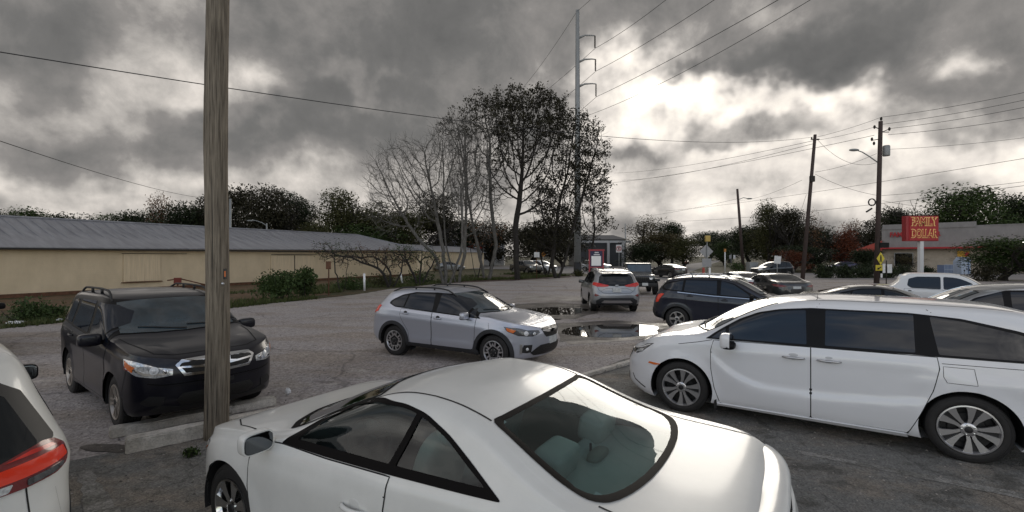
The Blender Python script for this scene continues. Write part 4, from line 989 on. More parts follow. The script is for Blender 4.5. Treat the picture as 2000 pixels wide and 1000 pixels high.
    mb = MB(); mb.box((SP_FOR['fo']+.0, 0, .60), (.03, .36, .05)); mb.build('plate_holder', M['black_plastic'], r)
    return r, C
# ---------------------------------------------------------------- other vehicles (one generic recipe, own outlines)
def simple_car(name, label, cat, sp, paint, o, q=1.0, group=None):
    r = thing(name, (0, 0, 0), 0, label, cat, group); C = Car(sp, r, q); drs = basic(C, sp, paint, o); return r, C
SP_ROGUE = dict(L=4.69, fo=.95, wb=2.70, tr=.355, rim=.23, ra=.41, flare=.014, tw=.23,
  width=[(0, .85), (1.0, .915), (2.5, .92), (3.8, .915), (4.69, .87)],
  top=[(0, .85), (.1, .93), (.5, 1.0), (1.1, 1.10), (1.5, 1.34), (1.9, 1.55), (2.3, 1.65), (3.0, 1.70), (3.8, 1.67), (4.69, 1.58)],
  belt=[(0, .82), (.1, .88), (1.2, 1.0), (2.5, 1.05), (3.5, 1.10), (4.69, 1.12)], sill=[(0, .28), (2, .26), (4.69, .32)], tum=[(0, .3), (2.5, .36), (4.69, .38)],
  lag=[(0, 0), (1.0, 0), (1.3, .24), (1.9, .2), (2.4, 0)], fprof=[(.25, .12), (.5, 0), (.8, .02), (.95, .12)], rprof=[(.3, .10), (.45, .01), (.62, 0), (.80, .07), (.90, .10), (1.05, .12), (1.2, .20), (1.55, .44)],
  fr=(.7, 2.5), rr=(.60, 2.5), edge=.08, fD=.5, rD=1.2, crease=[([(.4, .8), (4.6, .98)], .015, .05, .1, .6, 4.6)])
def build_rogue():
    D1 = [(1.32, 1.01, 0), (1.34, .6), (1.40, .34), (2.42, .34), (2.42, 1.045, 0)]; D2 = [(2.45, 1.045, 0), (3.45, 1.09, 0), (3.35, .8), (3.12, .34), (2.45, .34)]
    rg = [(0, 1.50), (.50, 1.47), (.60, 1.40), (.72, 1.13), (.66, 1.07), (.45, 1.045), (0, 1.04)]
    r, C = simple_car('sport_utility', 'white car seen from behind with a big red tail light, cut by the left edge', 'car', SP_ROGUE, M['paint_white_pearl'], dict(doors=[D1, D2],
      handles=[(2.26, .95), (3.2, 1.0)], dlo=[(1.25, 1.02), (1.9, 1.50), (2.4, 1.56), (3.4, 1.52), (3.8, 1.40), (3.95, 1.16), (2.4, 1.06)], windows=[([(1.5, 1.06), (1.9, 1.44), (2.3, 1.52), (2.35, 1.09)], 0), ([(2.47, 1.52), (3.4, 1.49), (3.45, 1.14), (2.47, 1.09)], 1), ([(3.5, 1.46), (3.75, 1.36), (3.85, 1.19), (3.55, 1.15)], None)],
      screen=[(1.16, 0), (1.2, .35), (1.30, .64), (1.7, .64), (2.0, .58), (1.95, 0)], rearglass=('rear', rg), rear_mat=M['glass'],
      patches=[('rear_window_trim', 'rear', [(0, 1.53), (.56, 1.50), (.68, 1.41), (.81, 1.13), (.76, 1.055), (.5, 1.02), (0, 1.015)], M['black_plastic'], 'centre', .003),
        ('rear_bumper_trim', 'rear', [(0, .50), (.6, .48), (.74, .38), (.7, .33), (0, .33)], M['cladding'], 'centre', .01)],
      seams=[('rear', [(.66, .925), (.675, .70), (.64, .60), (.5, .56), (0, .55)], dict(w=.010)), ('rear', [(.80, .83), (.83, .60)], dict(w=.001))],
      clad=M['cladding'], mirror=(1.56, 1.02, M['black_gloss']), mirror_kw=dict(size=(.11, .125, .08), yout=.12), rimstyle='five', rails=(2.0, 3.9, M['chrome_dull'])), 1.5)
    Z = lambda pts: [(y, .985+(z-.985)*1.22+.005+.12*max(0, .80-y)) for y, z in pts]
    tl = C.patch('tail_light', 'rear', Z([(.36, .985), (.50, 1.02), (.64, 1.06), (.74, 1.085), (.80, 1.08), (.85, 1.04), (.868, .98), (.85, .945), (.80, .925), (.66, .905), (.50, .895), (.36, .89)]), M['lamp_dark_red'], off=.012, r=.012)
    C.patch('tail_light_band', 'rear', Z([(.36, .975), (.50, 1.00), (.62, 1.015), (.74, 1.03), (.835, 1.035), (.855, .985), (.80, .975), (.66, .955), (.50, .94), (.36, .935)]), M['lamp_red_bright'], off=.018, r=.01, parent=tl)
    C.patch('reflector', 'rear', Z([(.56, 1.03), (.68, 1.06), (.78, 1.065), (.80, 1.05), (.70, 1.045)]), M['lamp_red'], off=.018, r=.008, parent=tl)
    C.patch('reverse_lamp', 'rear', Z([(.37, .928), (.50, .932), (.60, .940), (.58, .905), (.48, .899), (.37, .895)]), M['lamp_clear'], off=.018, r=.01, parent=tl)
    C.patch('turn_lamp', 'rear', Z([(.66, .945), (.76, .958), (.84, .965), (.83, .945), (.78, .93), (.66, .912)]), M['lamp_smoke'], off=.018, r=.01, parent=tl)
    mb = MB(); mb.ell((SP_ROGUE['fo']-4.69+.06, 0, .84), (.05, .2, .03), 16, 8); mb.build('tailgate_handle', M['chrome'], r, smooth=True)
    return r, C
SP_TRAX = dict(L=4.25, fo=.86, wb=2.555, tr=.345, rim=.215, ra=.40, flare=.02, tw=.22, width=[(0, .80), (1.0, .885), (3.4, .885), (4.25, .82)],
  top=[(0, .88), (.1, .95), (.5, 1.02), (.95, 1.12), (1.3, 1.34), (1.7, 1.54), (2.1, 1.625), (2.7, 1.65), (3.4, 1.62), (4.25, 1.53)], belt=[(0, .85), (.9, .98), (1.1, 1.02), (2.4, 1.09), (3.4, 1.17), (4.25, 1.22)], sill=[(0, .28), (2, .25), (4.25, .34)], tum=[(0, .3), (2.5, .36), (4.25, .40)],
  lag=[(0, 0), (.85, 0), (1.2, .22), (1.8, .2), (2.3, 0)], fprof=[(.25, .12), (.5, 0), (.8, .02), (.95, .12)], rprof=[(.3, .10), (.5, 0), (.85, .04), (1.1, .14), (1.55, .46)], fr=(.6, 2.6), rr=(.5, 2.7), edge=.08, fD=.5, rD=1.2, crease=[([(.4, .8), (4.2, 1.02)], .012, .05, .1, .6, 4.1)])
def suv_opts(sp, **kw):
    b = pchip(sp['belt']); t = pchip(sp['top']); L = sp['L']; w = sp.get('wpos', (1.15, 2.25, 3.2, 3.75)); B = lambda s: float(b(s)); T = lambda s, d: float(t(s))-d
    a, m, c, e = w; sl = float(pchip(sp['sill'])(2.0))+.03; re = sp['fo']+sp['wb']
    o = dict(doors=[[(a+.05, B(a), 0), (a+.08, .6), (a+.14, sl), (m, sl), (m, B(m)-.003, 0)], [(m+.03, B(m)-.003, 0), (c, B(c)-.003, 0), (c-.05, B(c)-.3), (re-.48, sl), (m+.03, sl)]],
      handles=[(m-.15, B(m)-.12), (c-.15, B(c)-.10)],
      dlo=[(a, B(a)+.01), (a+.35, T(a+.35-.22, .10)-.0), (a+.7, T(a+.7-.15, .09)), (m, T(m, .085)), (c, T(c, .085)), (e, T(e, .16)), (e+.22, B(e)+.13), (e+.1, B(e)+.02), (m, B(m)+.008)],
      windows=[([(a+.25, B(a)+.045), (a+.38, T(a+.38-.22, .16)), (a+.72, T(a+.72-.15, .125)), (m-.06, T(m, .115)), (m-.04, B(m)+.035)], 0), ([(m+.06, T(m, .115)), (c-.03, T(c, .115)), (c+.02, B(c)+.035), (m+.06, B(m)+.035)], 1), ([(c+.04, T(c, .12)), (e-.03, T(e, .20)), (e+.08, B(e)+.12), (e+.02, B(e)+.05), (c+.08, B(c)+.04)], None)],
      mirror=(a+.3, B(a)+.01, M['black_gloss']), rimstyle='five')
    o.update(kw); return o
def scr(s0, s1, y0, y1): return [(s0, 0), (s0+.03, y0*.5), (s0+.13, y0*.92), (s0+.19, y0), ((s0+s1)/2+.15, (y0+y1)/2+.01), (s1+.08, y1), (s1+.02, y1*.5), (s1, 0)]
def build_trax():
    r, C = simple_car('sport_utility', 'dark blue compact car with roof bars and silver window line beyond the minivan bonnet', 'car', SP_TRAX, M['paint_dark_blue'],
      suv_opts(SP_TRAX, screen=scr(1.0, 1.72, .70, .60), rearglass=('rear', [(0, 1.46), (.5, 1.43), (.62, 1.2), (0, 1.15)]), clad=M['cladding'], glass=M['glass_tint'], rails=(1.95, 3.6, M['chrome_dull']), mirror=(1.42, 1.04, M['black_gloss']),
      patches=[('window_line', 'side', [(1.3, 1.035), (2.4, 1.085), (3.4, 1.165), (3.4, 1.145), (2.4, 1.065), (1.3, 1.018)], M['chrome'], 'both', .012), ('rear_bumper_trim', 'rear', [(0, .66), (.6, .64), (.75, .52), (.7, .35), (0, .35)], M['cladding'], 'centre', .01)]), .8)
    C.patch('tail_light', '3d', [(3.80, .86, 1.10), (3.95, .82, 1.12), (4.06, .74, 1.08), (4.12, .72, .95), (4.13, .76, .82), (4.02, .84, .84), (3.95, .86, .95)], M['lamp_red_bright'], off=.010, r=None)
    for s in (2.1, 3.05):
        mb = MB(); mb.tube([(SP_TRAX['fo']-s, -.62, 1.73), (SP_TRAX['fo']-s, .62, 1.73)], .02, 8); mb.build('roof_bar', M['black_plastic'], r)
    return r
SP_EDGE = dict(L=4.78, fo=.98, wb=2.85, tr=.37, rim=.24, ra=.42, flare=.012, tw=.24, width=[(0, .88), (1.0, .95), (3.8, .96), (4.78, .93)],
  top=[(0, .92), (.1, .98), (.6, 1.06), (1.2, 1.15), (1.7, 1.45), (2.1, 1.62), (2.6, 1.70), (3.2, 1.71), (4.0, 1.66), (4.78, 1.56)], belt=[(0, .9), (1.2, 1.03), (2.5, 1.09), (3.8, 1.14), (4.78, 1.16)], sill=[(0, .3), (2, .28), (4.78, .36)], tum=[(0, .3), (2.5, .40), (4.78, .44)],
  lag=[(0, 0), (1.0, 0), (1.3, .24), (1.9, .2), (2.4, 0)], fprof=[(.25, .12), (.5, 0), (.8, .02), (.95, .12)], rprof=[(.35, .10), (.55, 0), (.70, .0), (.9, .07), (1.1, .12), (1.55, .42)], fr=(.6, 2.8), rr=(.45, 3.2), edge=.08, fD=.5, rD=1.2, crease=[([(.4, .8), (4.7, .98)], .015, .05, .1, .6, 4.6)], wpos=(1.3, 2.4, 3.4, 4.1))
def build_edge():
    r, C = simple_car('sport_utility', 'silver sport utility car seen from behind, standing beyond the puddles', 'car', SP_EDGE, M['paint_silver'],
      suv_opts(SP_EDGE, screen=scr(1.2, 2.1, .74, .62), rearglass=('rear', [(0, 1.53), (.56, 1.50), (.64, 1.42), (.70, 1.18), (.4, 1.13), (0, 1.11)]), rails=(2.0, 3.9, M['chrome_dull']), glass=M['glass'],
      patches=[('light_bar', 'rear', [(0, 1.12), (.45, 1.135), (.45, 1.085), (0, 1.07)], M['black_gloss'], 'centre', .010), ('rear_bumper_trim', 'rear', [(0, .62), (.62, .62), (.80, .50), (.78, .36), (0, .36)], M['cladding'], 'centre', .010),
       ('skid_plate', 'rear', [(0, .52), (.50, .52), (.60, .44), (.5, .42), (0, .42)], M['chrome_dull'], 'centre', .016), ('reflector', 'rear', [(.68, .72), (.84, .78), (.86, .70), (.80, .66)], M['lamp_dark_red'], 'both', .010)],
      seams=[('rear', [(.74, 1.05), (.70, .92), (.52, .80), (0, .78)], dict(w=.012)), ('rear', [(.0, .98), (.42, .98), (.62, .88)], dict(w=.008))]), .8)
    C.patch('tail_light', '3d', [(4.66, .30, 1.10), (4.62, .55, 1.15), (4.5, .75, 1.19), (4.35, .88, 1.19), (4.42, .90, 1.10), (4.6, .75, 1.04), (4.68, .50, 1.04), (4.70, .35, 1.06)], M['lamp_red'], off=.018, r=None)
    mb = MB(); mb.box((SP_EDGE['fo']-4.78+.045, 0, .92), (.05, .32, .16)); mb.build('licence_plate', M['plate'], r)
    mb = MB(); mb.ell((SP_EDGE['fo']-4.78+.07, 0, 1.10), (.03, .08, .03), 16, 8); mb.build('badge', M['chrome_dull'], r, smooth=True)
    for sg in (1, -1):
        mb = MB(); mb.tube([(SP_EDGE['fo']-4.72, sg*.62, .41), (SP_EDGE['fo']-4.4, sg*.62, .41)], .05, 12, False); mb.build('exhaust_pipe', M['chrome'], r, smooth=True)
    mb = MB(); mb.ell((SP_EDGE['fo']-4.36, 0, 1.625), (.16, .60, .03), 18, 8, .6); mb.build('spoiler', M['paint_silver'], r, smooth=True)
    mb = MB(); mb.ell((SP_EDGE['fo']-3.9, 0, 1.72), (.06, .02, .05), 10, 8, .8); mb.build('roof_antenna', M['black_gloss'], r, smooth=True)
    return r
SP_SEDAN = dict(L=4.72, fo=.90, wb=2.82, tr=.335, rim=.225, ra=.385, flare=.012, tw=.22, width=[(0, .84), (1.0, .91), (3.8, .91), (4.72, .85)],
  top=[(0, .62), (.1, .70), (.5, .82), (1.1, .93), (1.25, .97), (1.7, 1.20), (2.1, 1.36), (2.6, 1.43), (3.0, 1.42), (3.5, 1.32), (3.95, 1.17), (4.3, 1.10), (4.6, 1.07), (4.72, 1.0)], belt=[(0, .58), (.1, .66), (.5, .76), (1.2, .90), (2.5, .95), (3.6, .99), (4.72, .98)], sill=[(0, .22), (2, .19), (4.72, .28)], tum=[(0, .3), (1.5, .45), (2.5, .50), (3.7, .50), (4.3, .4)],
  lag=[(0, 0), (1.0, 0), (1.4, .28), (2.0, .24), (2.6, 0), (3.2, 0), (3.7, -.15), (4.2, 0)], fprof=[(.2, .15), (.4, .02), (.5, 0), (.7, .12)], rprof=[(.25, .1), (.5, 0), (.9, .03), (1.05, .08)], fr=(.8, 2.3), rr=(.55, 2.6), edge=.09, sh=.045, fD=.6, rD=.6)
def sedan_opts(**kw):
    o = dict(doors=[[(1.36, .905, 0), (1.33, .6), (1.42, .24), (2.4, .24), (2.4, .94, 0)], [(2.43, .94, 0), (3.5, .98, 0), (3.4, .75), (3.2, .24), (2.43, .24)]], handles=[(2.25, .80), (3.3, .84)],
      dlo=[(1.45, .92), (1.75, 1.12), (2.15, 1.29), (2.55, 1.345), (3.0, 1.325), (3.5, 1.19), (3.8, 1.03), (2.4, .955)],
      windows=[([(1.62, .955), (1.8, 1.10), (2.15, 1.255), (2.42, 1.305), (2.42, .975)], 0), ([(2.5, 1.31), (2.95, 1.295), (3.2, 1.235), (3.3, 1.0), (2.5, .98)], 1), ([(3.26, 1.215), (3.48, 1.14), (3.66, 1.04), (3.36, 1.01)], None)],
      screen=[(1.24, 0), (1.28, .35), (1.42, .66), (1.52, .74), (1.85, .66), (2.2, .57), (2.12, .3), (2.1, 0)], rearglass=('top', [(3.32, 0), (3.30, .3), (3.26, .52), (3.5, .60), (3.86, .64), (4.02, .5), (4.10, .25), (4.12, 0)]), mirror=(1.65, .92, M['black_gloss']), rimstyle='five', wipers=False)
    o.update(kw); return o
def build_sedan(label, paint, q=.5, group=None, name='sedan', full=False, **kw):
    P_ = M[paint]
    r, C = simple_car(name, label, 'car', SP_SEDAN, P_, sedan_opts(patches=[('licence_plate', 'rear', [(0, .90), (.17, .90), (.17, .79), (0, .79)], M['plate'], 'centre', .012), ('rear_bumper_trim', 'rear', [(0, .42), (.6, .42), (.6, .30), (0, .30)], M['black_plastic'], 'centre', .01)], **kw), q, group)
    C.patch('tail_light', '3d', [(4.66, .42, .90), (4.62, .60, .97), (4.45, .80, .99), (4.20, .88, .97), (4.40, .86, .90), (4.6, .66, .85)], M['lamp_dark_red'], off=.012, r=None)
    C.patch('headlight', '3d', [(.16, .50, .58), (.25, .62, .66), (.6, .86, .76), (.5, .85, .66), (.25, .66, .56)], M['lamp_clear'], off=.008, r=None)
    return r
SP_XOVER = dict(SP_ROGUE); SP_XOVER.update(wpos=(1.25, 2.4, 3.4, 4.0))
def build_suv(label, paint, q=.5, group=None, name='sport_utility', sp=None, **kw):
    sp = sp or SP_XOVER; r, C = simple_car(name, label, 'car', sp, M[paint], suv_opts(sp, screen=scr(1.15, 1.95, .70, .62), rearglass=('rear', [(0, 1.48), (.5, 1.45), (.62, 1.2), (0, 1.14)]), wipers=False, **kw), q, group)
    L = sp['L']
    C.patch('tail_light', '3d', [(L-.45, .86, 1.1), (L-.25, .76, 1.1), (L-.2, .74, .92), (L-.35, .85, .92)], M['lamp_red'], off=.012, r=None)
    C.patch('headlight', '3d', [(.12, .52, .76), (.2, .64, .88), (.5, .86, .93), (.5, .86, .84), (.25, .72, .74)], M['lamp_clear'], off=.012, r=None)
    C.patch('grille', 'front', [(0, .84), (.42, .84), (.38, .66), (0, .64)], M['mesh_grille'], off=.012, r=None, sides='centre')
    return r
SP_TRUCK = dict(L=5.3, fo=.98, wb=3.2, tr=.37, rim=.24, ra=.43, flare=.02, tw=.24, width=[(0, .88), (1.0, .96), (4.3, .96), (5.3, .94)],
  top=[(0, .98), (.1, 1.03), (.6, 1.10), (1.3, 1.18), (1.68, 1.47), (1.98, 1.66), (2.3, 1.72), (3.3, 1.72), (3.68, 1.70), (3.78, 1.25), (3.80, 1.19), (5.3, 1.18)], belt=[(0, .94), (1.3, 1.09), (2.5, 1.12), (3.6, 1.14), (5.3, 1.15)], sill=[(0, .34), (5.3, .36)], tum=[(0, .2), (2.5, .30), (5.3, .25)],
  lag=[(0, 0), (1.1, 0), (1.5, .2), (2.2, 0), (3.4, 0)], fprof=[(.3, .1), (.5, 0), (.9, .02), (1.05, .08)], rprof=[(.3, .05), (.6, 0), (1.2, .02)], fr=(.5, 3.4), rr=(.2, 5), edge=.045, fD=.5, rD=.5)
def build_truck(label, paint, q=.7, name='pickup_truck'):
    r, C = simple_car(name, label, 'pickup truck', SP_TRUCK, M[paint], dict(doors=[[(1.45, 1.095, 0), (1.42, .8), (1.5, .42), (2.55, .42), (2.55, 1.115, 0)], [(2.58, 1.115, 0), (3.6, 1.135, 0), (3.6, .9), (3.5, .42), (2.58, .42)]], handles=[(2.4, 1.02), (3.45, 1.03)],
      windows=[([(1.72, 1.13), (1.85, 1.38), (2.1, 1.52), (2.3, 1.575), (2.56, 1.59), (2.56, 1.14)], 0), ([(2.63, 1.59), (3.25, 1.585), (3.48, 1.50), (3.52, 1.25), (3.40, 1.16), (2.63, 1.14)], 1)], wr=.05, glass=M['glass_tint'],
      screen=[(1.28, 0), (1.3, .4), (1.42, .76), (1.52, .80), (1.8, .76), (2.1, .70), (2.05, .3), (2.04, 0)], wipers=False, mirror=(1.75, 1.12, M[paint]), rimstyle='five'), q)
    C.patch('headlight', '3d', [(.06, .6, .85), (.06, .6, 1.0), (.3, .9, 1.02), (.3, .93, .85)], M['lamp_clear'], off=.012, r=None)
    return r
def build_jeep():
    r = thing('off_road_car', (0, 0, 0), 0, 'dark boxy off-road car with slotted grille facing the lot, beside the silver car', 'car'); P_ = M['paint_graphite']; P2 = M['paint_black']
    X = lambda s: .7-s
    mb = MB(); mb.box((X(2.3), 0, .83), (3.7, 1.50, .66)); mb.box((X(1.0), 0, 1.10), (1.35, 1.30, .10), taper=.93); mb.box((X(2.75), 0, 1.19), (2.6, 1.48, .12)); o = mb.build('body', P2, r); bevel(o, .04)
    mb = MB(); mb.box((X(.42), 0, .93), (.10, 1.22, .44)); g = mb.build('grille', P2, r); bevel(g, .02)
    mb = MB()
    for k in range(7): mb.box((X(.36), -.33+.11*k, .95), (.02, .055, .30))
    mb.build('grille_slots', M['seam'], g)
    for sg in (1, -1):
        mb = MB(); mb.lathe([(.105, 0), (.10, .02), (.085, .01), (0, .005)], 20, 'z'); hl = mb.build('headlight', M['lamp_clear'], r, loc=(X(.36), sg*.50, .98), rot=(0, R(90), 0), smooth=True)
        mb = MB(); mb.box((X(.80), sg*.84, .92), (.95, .30, .05)); mb.box((X(.36), sg*.84, .86), (.06, .30, .12)); mb.box((X(1.26), sg*.84, .80), (.08, .30, .25)); o = mb.build('fender', M['cladding'], r); bevel(o, .02)
        mb = MB(); mb.box((X(3.20), sg*.84, .92), (1.0, .28, .05)); mb.box((X(2.68), sg*.84, .82), (.08, .28, .22)); o = mb.build('fender', M['cladding'], r); bevel(o, .02)
        mb = MB(); mb.box((X(1.75), sg*.98, 1.30), (.12, .2, .17)); o = mb.build('side_mirror', M['black_plastic'], r); bevel(o, .03)
        for s in (.82, 3.25):
            w = tyre(.40, .22, .26).build('wheel', [M['tyre'], M['tyre_wall']], r, smooth=2, loc=(X(s), sg*.93, .40)); w.rotation_euler = (0, 0, 0 if sg > 0 else math.pi); rim('five', .22, .26).build('rim', M_rim('five'), w, smooth=2)
        mb = MB(); mb.box((X(2.35), sg*.715, 1.50), (.95, .02, .42)); mb.box((X(3.4), sg*.715, 1.50), (.95, .02, .42)); mb.build('side_window', M['glass_tint'], r)
    mb = MB(); mb.box((X(2.95), 0, 1.77), (2.45, 1.42, .08)); mb.box((X(2.95), 0, 1.50), (2.3, 1.36, .50)); o = mb.build('hard_top', P2, r); bevel(o, .03)
    mb = MB(); q = Matrix.Rotation(R(-22), 3, 'Y'); mb.box((X(1.70), 0, 1.52), (.06, 1.46, .58), q); ws = mb.build('windshield_frame', P2, r); bevel(ws, .02)
    mb = MB(); mb.box((X(1.66), 0, 1.52), (.03, 1.30, .44), q); mb.build('windshield', M['glass_screen'], r)
    mb = MB(); mb.box((X(.14), 0, .60), (.22, 1.62, .22)); o = mb.build('bumper', M['black_plastic'], r); bevel(o, .03)
    mb = MB(); mb.box((X(.02), .12, .64), (.02, .32, .16)); mb.build('licence_plate', M['plate'], r)
    return r
def bevel(o, w, seg=2):
    bm = bmesh.new(); bm.from_mesh(o.data); bmesh.ops.bevel(bm, geom=bm.edges[:], offset=w, segments=seg, affect='EDGES', profile=.6, clamp_overlap=True)
    for f in bm.faces: f.smooth = True
    bm.to_mesh(o.data); bm.free(); sharp(o.data, 35)
# ================================================================ setting: ground, lot, road, puddles
def sheet(name, pts, z, m, kind='structure', thick=None, jag=0.0, seed=1, step=.6, **t):
    rnd = random.Random(seed); P_ = []
    for i in range(len(pts)):
        a, b = Vector((*pts[i][:2], 0)), Vector((*pts[(i+1) % len(pts)][:2], 0)); n = max(1, int((b-a).length/step)) if jag else 1
        for k in range(n):
            p = a.lerp(b, k/n)
            if jag: p = p+Vector((rnd.uniform(-jag, jag), rnd.uniform(-jag, jag), 0))
            P_.append((p.x, p.y))
    bm = bmesh.new(); vs = [bm.verts.new((x, y, z)) for x, y in P_]
    from mathutils.geometry import tessellate_polygon
    for tri in tessellate_polygon([[Vector((x, y, 0)) for x, y in P_]]):
        try: bm.faces.new([vs[k] for k in tri])
        except ValueError: pass
    if thick:
        r = bmesh.ops.extrude_face_region(bm, geom=bm.faces[:]); 
        for v in [e for e in r['geom'] if isinstance(e, bmesh.types.BMVert)]: v.co.z += thick
    bmesh.ops.recalc_face_normals(bm, faces=bm.faces[:])
    me = bpy.data.meshes.new(name); bm.to_mesh(me); bm.free()
    if not thick and me.polygons and me.polygons[0].normal.z < 0: me.flip_normals()
    me.materials.append(m); o = bpy.data.objects.new(name, me); COL.objects.link(o); tag(o, kind=kind, **t); return o
def ground_mat(name, layers, rough=(.75, .95), gravel=.5, gscale=38, wet=None, finevar=.35, cracks=0):
    """layers: list of (noise scale, threshold lo, hi, colour, stretch)"""
    m = bpy.data.materials.new(name); m.use_nodes = True; n = m.node_tree; L_ = n.links; b = n.nodes['Principled BSDF']
    t = n.nodes.new('ShaderNodeTexCoord'); O = t.outputs['Object']
    def nz(sc, det=6, st=None, off=0):
        mp = n.nodes.new('ShaderNodeMapping'); L_.new(O, mp.inputs[0]); mp.inputs['Location'].default_value = (off, off*.7, 0)
        if st: mp.inputs['Scale'].default_value = st[:3]; mp.inputs['Rotation'].default_value = (0, 0, st[3] if len(st) > 3 else 0)
        q = n.nodes.new('ShaderNodeTexNoise'); q.inputs['Scale'].default_value = sc; q.inputs['Detail'].default_value = det; q.inputs['Roughness'].default_value = .62; L_.new(mp.outputs[0], q.inputs['Vector']); return q.outputs[0]
    col = None
    for k, (sc, lo, hi, c, st) in enumerate(layers):
        if col is None:
            rgb = n.nodes.new('ShaderNodeRGB'); rgb.outputs[0].default_value = (*c, 1); col = rgb.outputs[0]; continue
        mr = n.nodes.new('ShaderNodeMapRange'); mr.interpolation_type = 'SMOOTHSTEP'; L_.new(nz(sc, 6, st, k*13.7), mr.inputs[0]); mr.inputs[1].default_value = lo; mr.inputs[2].default_value = hi
        mx_ = n.nodes.new('ShaderNodeMix'); mx_.data_type = 'RGBA'; L_.new(mr.outputs[0], mx_.inputs[0]); L_.new(col, mx_.inputs[6]); mx_.inputs[7].default_value = (*c, 1); col = mx_.outputs[2]
    vo = n.nodes.new('ShaderNodeTexVoronoi'); vo.inputs['Scale'].default_value = gscale; L_.new(O, vo.inputs['Vector'])
    hsv = n.nodes.new('ShaderNodeMapRange'); L_.new(vo.outputs['Color'], hsv.inputs[0]); hsv.inputs[3].default_value = 1-finevar; hsv.inputs[4].default_value = 1+finevar
    f2 = n.nodes.new('ShaderNodeMapRange'); L_.new(nz(9, 8), f2.inputs[0]); f2.inputs[1].default_value = .3; f2.inputs[2].default_value = .7; f2.inputs[3].default_value = .78; f2.inputs[4].default_value = 1.2
    mm = n.nodes.new('ShaderNodeMath'); mm.operation = 'MULTIPLY'; L_.new(hsv.outputs[0], mm.inputs[0]); L_.new(f2.outputs[0], mm.inputs[1])
    vm = n.nodes.new('ShaderNodeVectorMath'); vm.operation = 'SCALE'; L_.new(col, vm.inputs[0]); L_.new(mm.outputs[0], vm.inputs['Scale']); L_.new(vm.outputs[0], b.inputs['Base Color'])
    if cracks:
        wv = n.nodes.new('ShaderNodeTexNoise'); wv.inputs['Scale'].default_value = 1.6; wv.inputs['Detail'].default_value = 5; L_.new(O, wv.inputs['Vector']); ad0 = n.nodes.new('ShaderNodeVectorMath'); ad0.operation = 'MULTIPLY_ADD'; L_.new(wv.outputs['Color'], ad0.inputs[0]); ad0.inputs[1].default_value = (.9, .9, 0); L_.new(O, ad0.inputs[2])
        cv = n.nodes.new('ShaderNodeTexVoronoi'); cv.feature = 'DISTANCE_TO_EDGE'; cv.inputs['Scale'].default_value = cracks; L_.new(ad0.outputs[0], cv.inputs['Vector'])
        cm = n.nodes.new('ShaderNodeMapRange'); L_.new(cv.outputs['Distance'], cm.inputs[0]); cm.inputs[1].default_value = .002; cm.inputs[2].default_value = .010; cm.inputs[3].default_value = .68; cm.inputs[4].default_value = 1.0
        v2 = n.nodes.new('ShaderNodeVectorMath'); v2.operation = 'SCALE'; L_.new(vm.outputs[0], v2.inputs[0]); L_.new(cm.outputs[0], v2.inputs['Scale']); L_.new(v2.outputs[0], b.inputs['Base Color'])
    rr = n.nodes.new('ShaderNodeMapRange'); L_.new(nz(.9, 5), rr.inputs[0]); rr.inputs[1].default_value = .35; rr.inputs[2].default_value = .65; rr.inputs[3].default_value = rough[0]; rr.inputs[4].default_value = rough[1]; L_.new(rr.outputs[0], b.inputs['Roughness'])
    b.inputs['Specular IOR Level'].default_value = .3
    bp = n.nodes.new('ShaderNodeBump'); bp.inputs['Strength'].default_value = gravel; bp.inputs['Distance'].default_value = .015
    ad = n.nodes.new('ShaderNodeMath'); ad.operation = 'ADD'; L_.new(vo.outputs['Distance'], ad.inputs[0]); L_.new(nz(30, 6), ad.inputs[1]); L_.new(ad.outputs[0], bp.inputs['Height']); L_.new(bp.outputs[0], b.inputs['Normal'])
    MATS[name] = m; return m
M['lot'] = ground_mat('lot_gravel', [(1, 0, 1, (.37, .335, .322), None), (.22, .45, .62, (.32, .275, .24), (1, 2.6, 1, .5)), (.5, .56, .68, (.43, .385, .35), (1, 3, 1, -.45)), (.9, .60, .72, (.19, .165, .15), (1, 2.2, 1, -.5)), (3.2, .62, .72, (.27, .25, .235), None), (.35, .56, .72, (.38, .335, .295), (1, 1.5, 1, 0))], gravel=.6, gscale=30, cracks=.22)
M['near_lot'] = ground_mat('near_asphalt', [(1, 0, 1, (.180, .177, .168), None), (.5, .48, .62, (.225, .198, .168), (1, 2, 1, .6)), (1.4, .55, .66, (.115, .110, .10), (1, 1.6, 1, -.5)), (.8, .60, .70, (.26, .235, .20), (1, 2.4, 1, .5)), (4.0, .6, .7, (.15, .15, .135), None)], gravel=.6, gscale=70, finevar=.40, cracks=.5)
M['road'] = ground_mat('road_asphalt', [(1, 0, 1, (.24, .225, .22), None), (.1, .45, .6, (.28, .26, .25), (1, 3, 1, 0))], gravel=.2, gscale=20, finevar=.1)
M['soil'] = ground_mat('soil_and_grass', [(1, 0, 1, (.050, .056, .022), None), (.35, .46, .60, (.095, .060, .032), (1, 2, 1, -.6)), (1.2, .55, .66, (.030, .048, .014), None), (.12, .5, .62, (.07, .062, .03), None)], gravel=.8, gscale=14, finevar=.5)
M['dirt'] = ground_mat('bare_dirt', [(1, 0, 1, (.12, .072, .040), None), (.8, .48, .6, (.075, .06, .028), None), (2.5, .55, .65, (.16, .10, .06), None)], gravel=.7, gscale=20)
M['mulch'] = ground_mat('red_mulch', [(1, 0, 1, (.06, .030, .022), None), (2, .5, .6, (.03, .02, .015), None)], gravel=.8, gscale=20)
M['concrete'] = ground_mat('old_concrete', [(1, 0, 1, (.56, .525, .475), None), (1.8, .48, .62, (.44, .405, .355), None), (6, .60, .70, (.20, .18, .15), None)], gravel=.35, gscale=60, finevar=.18)
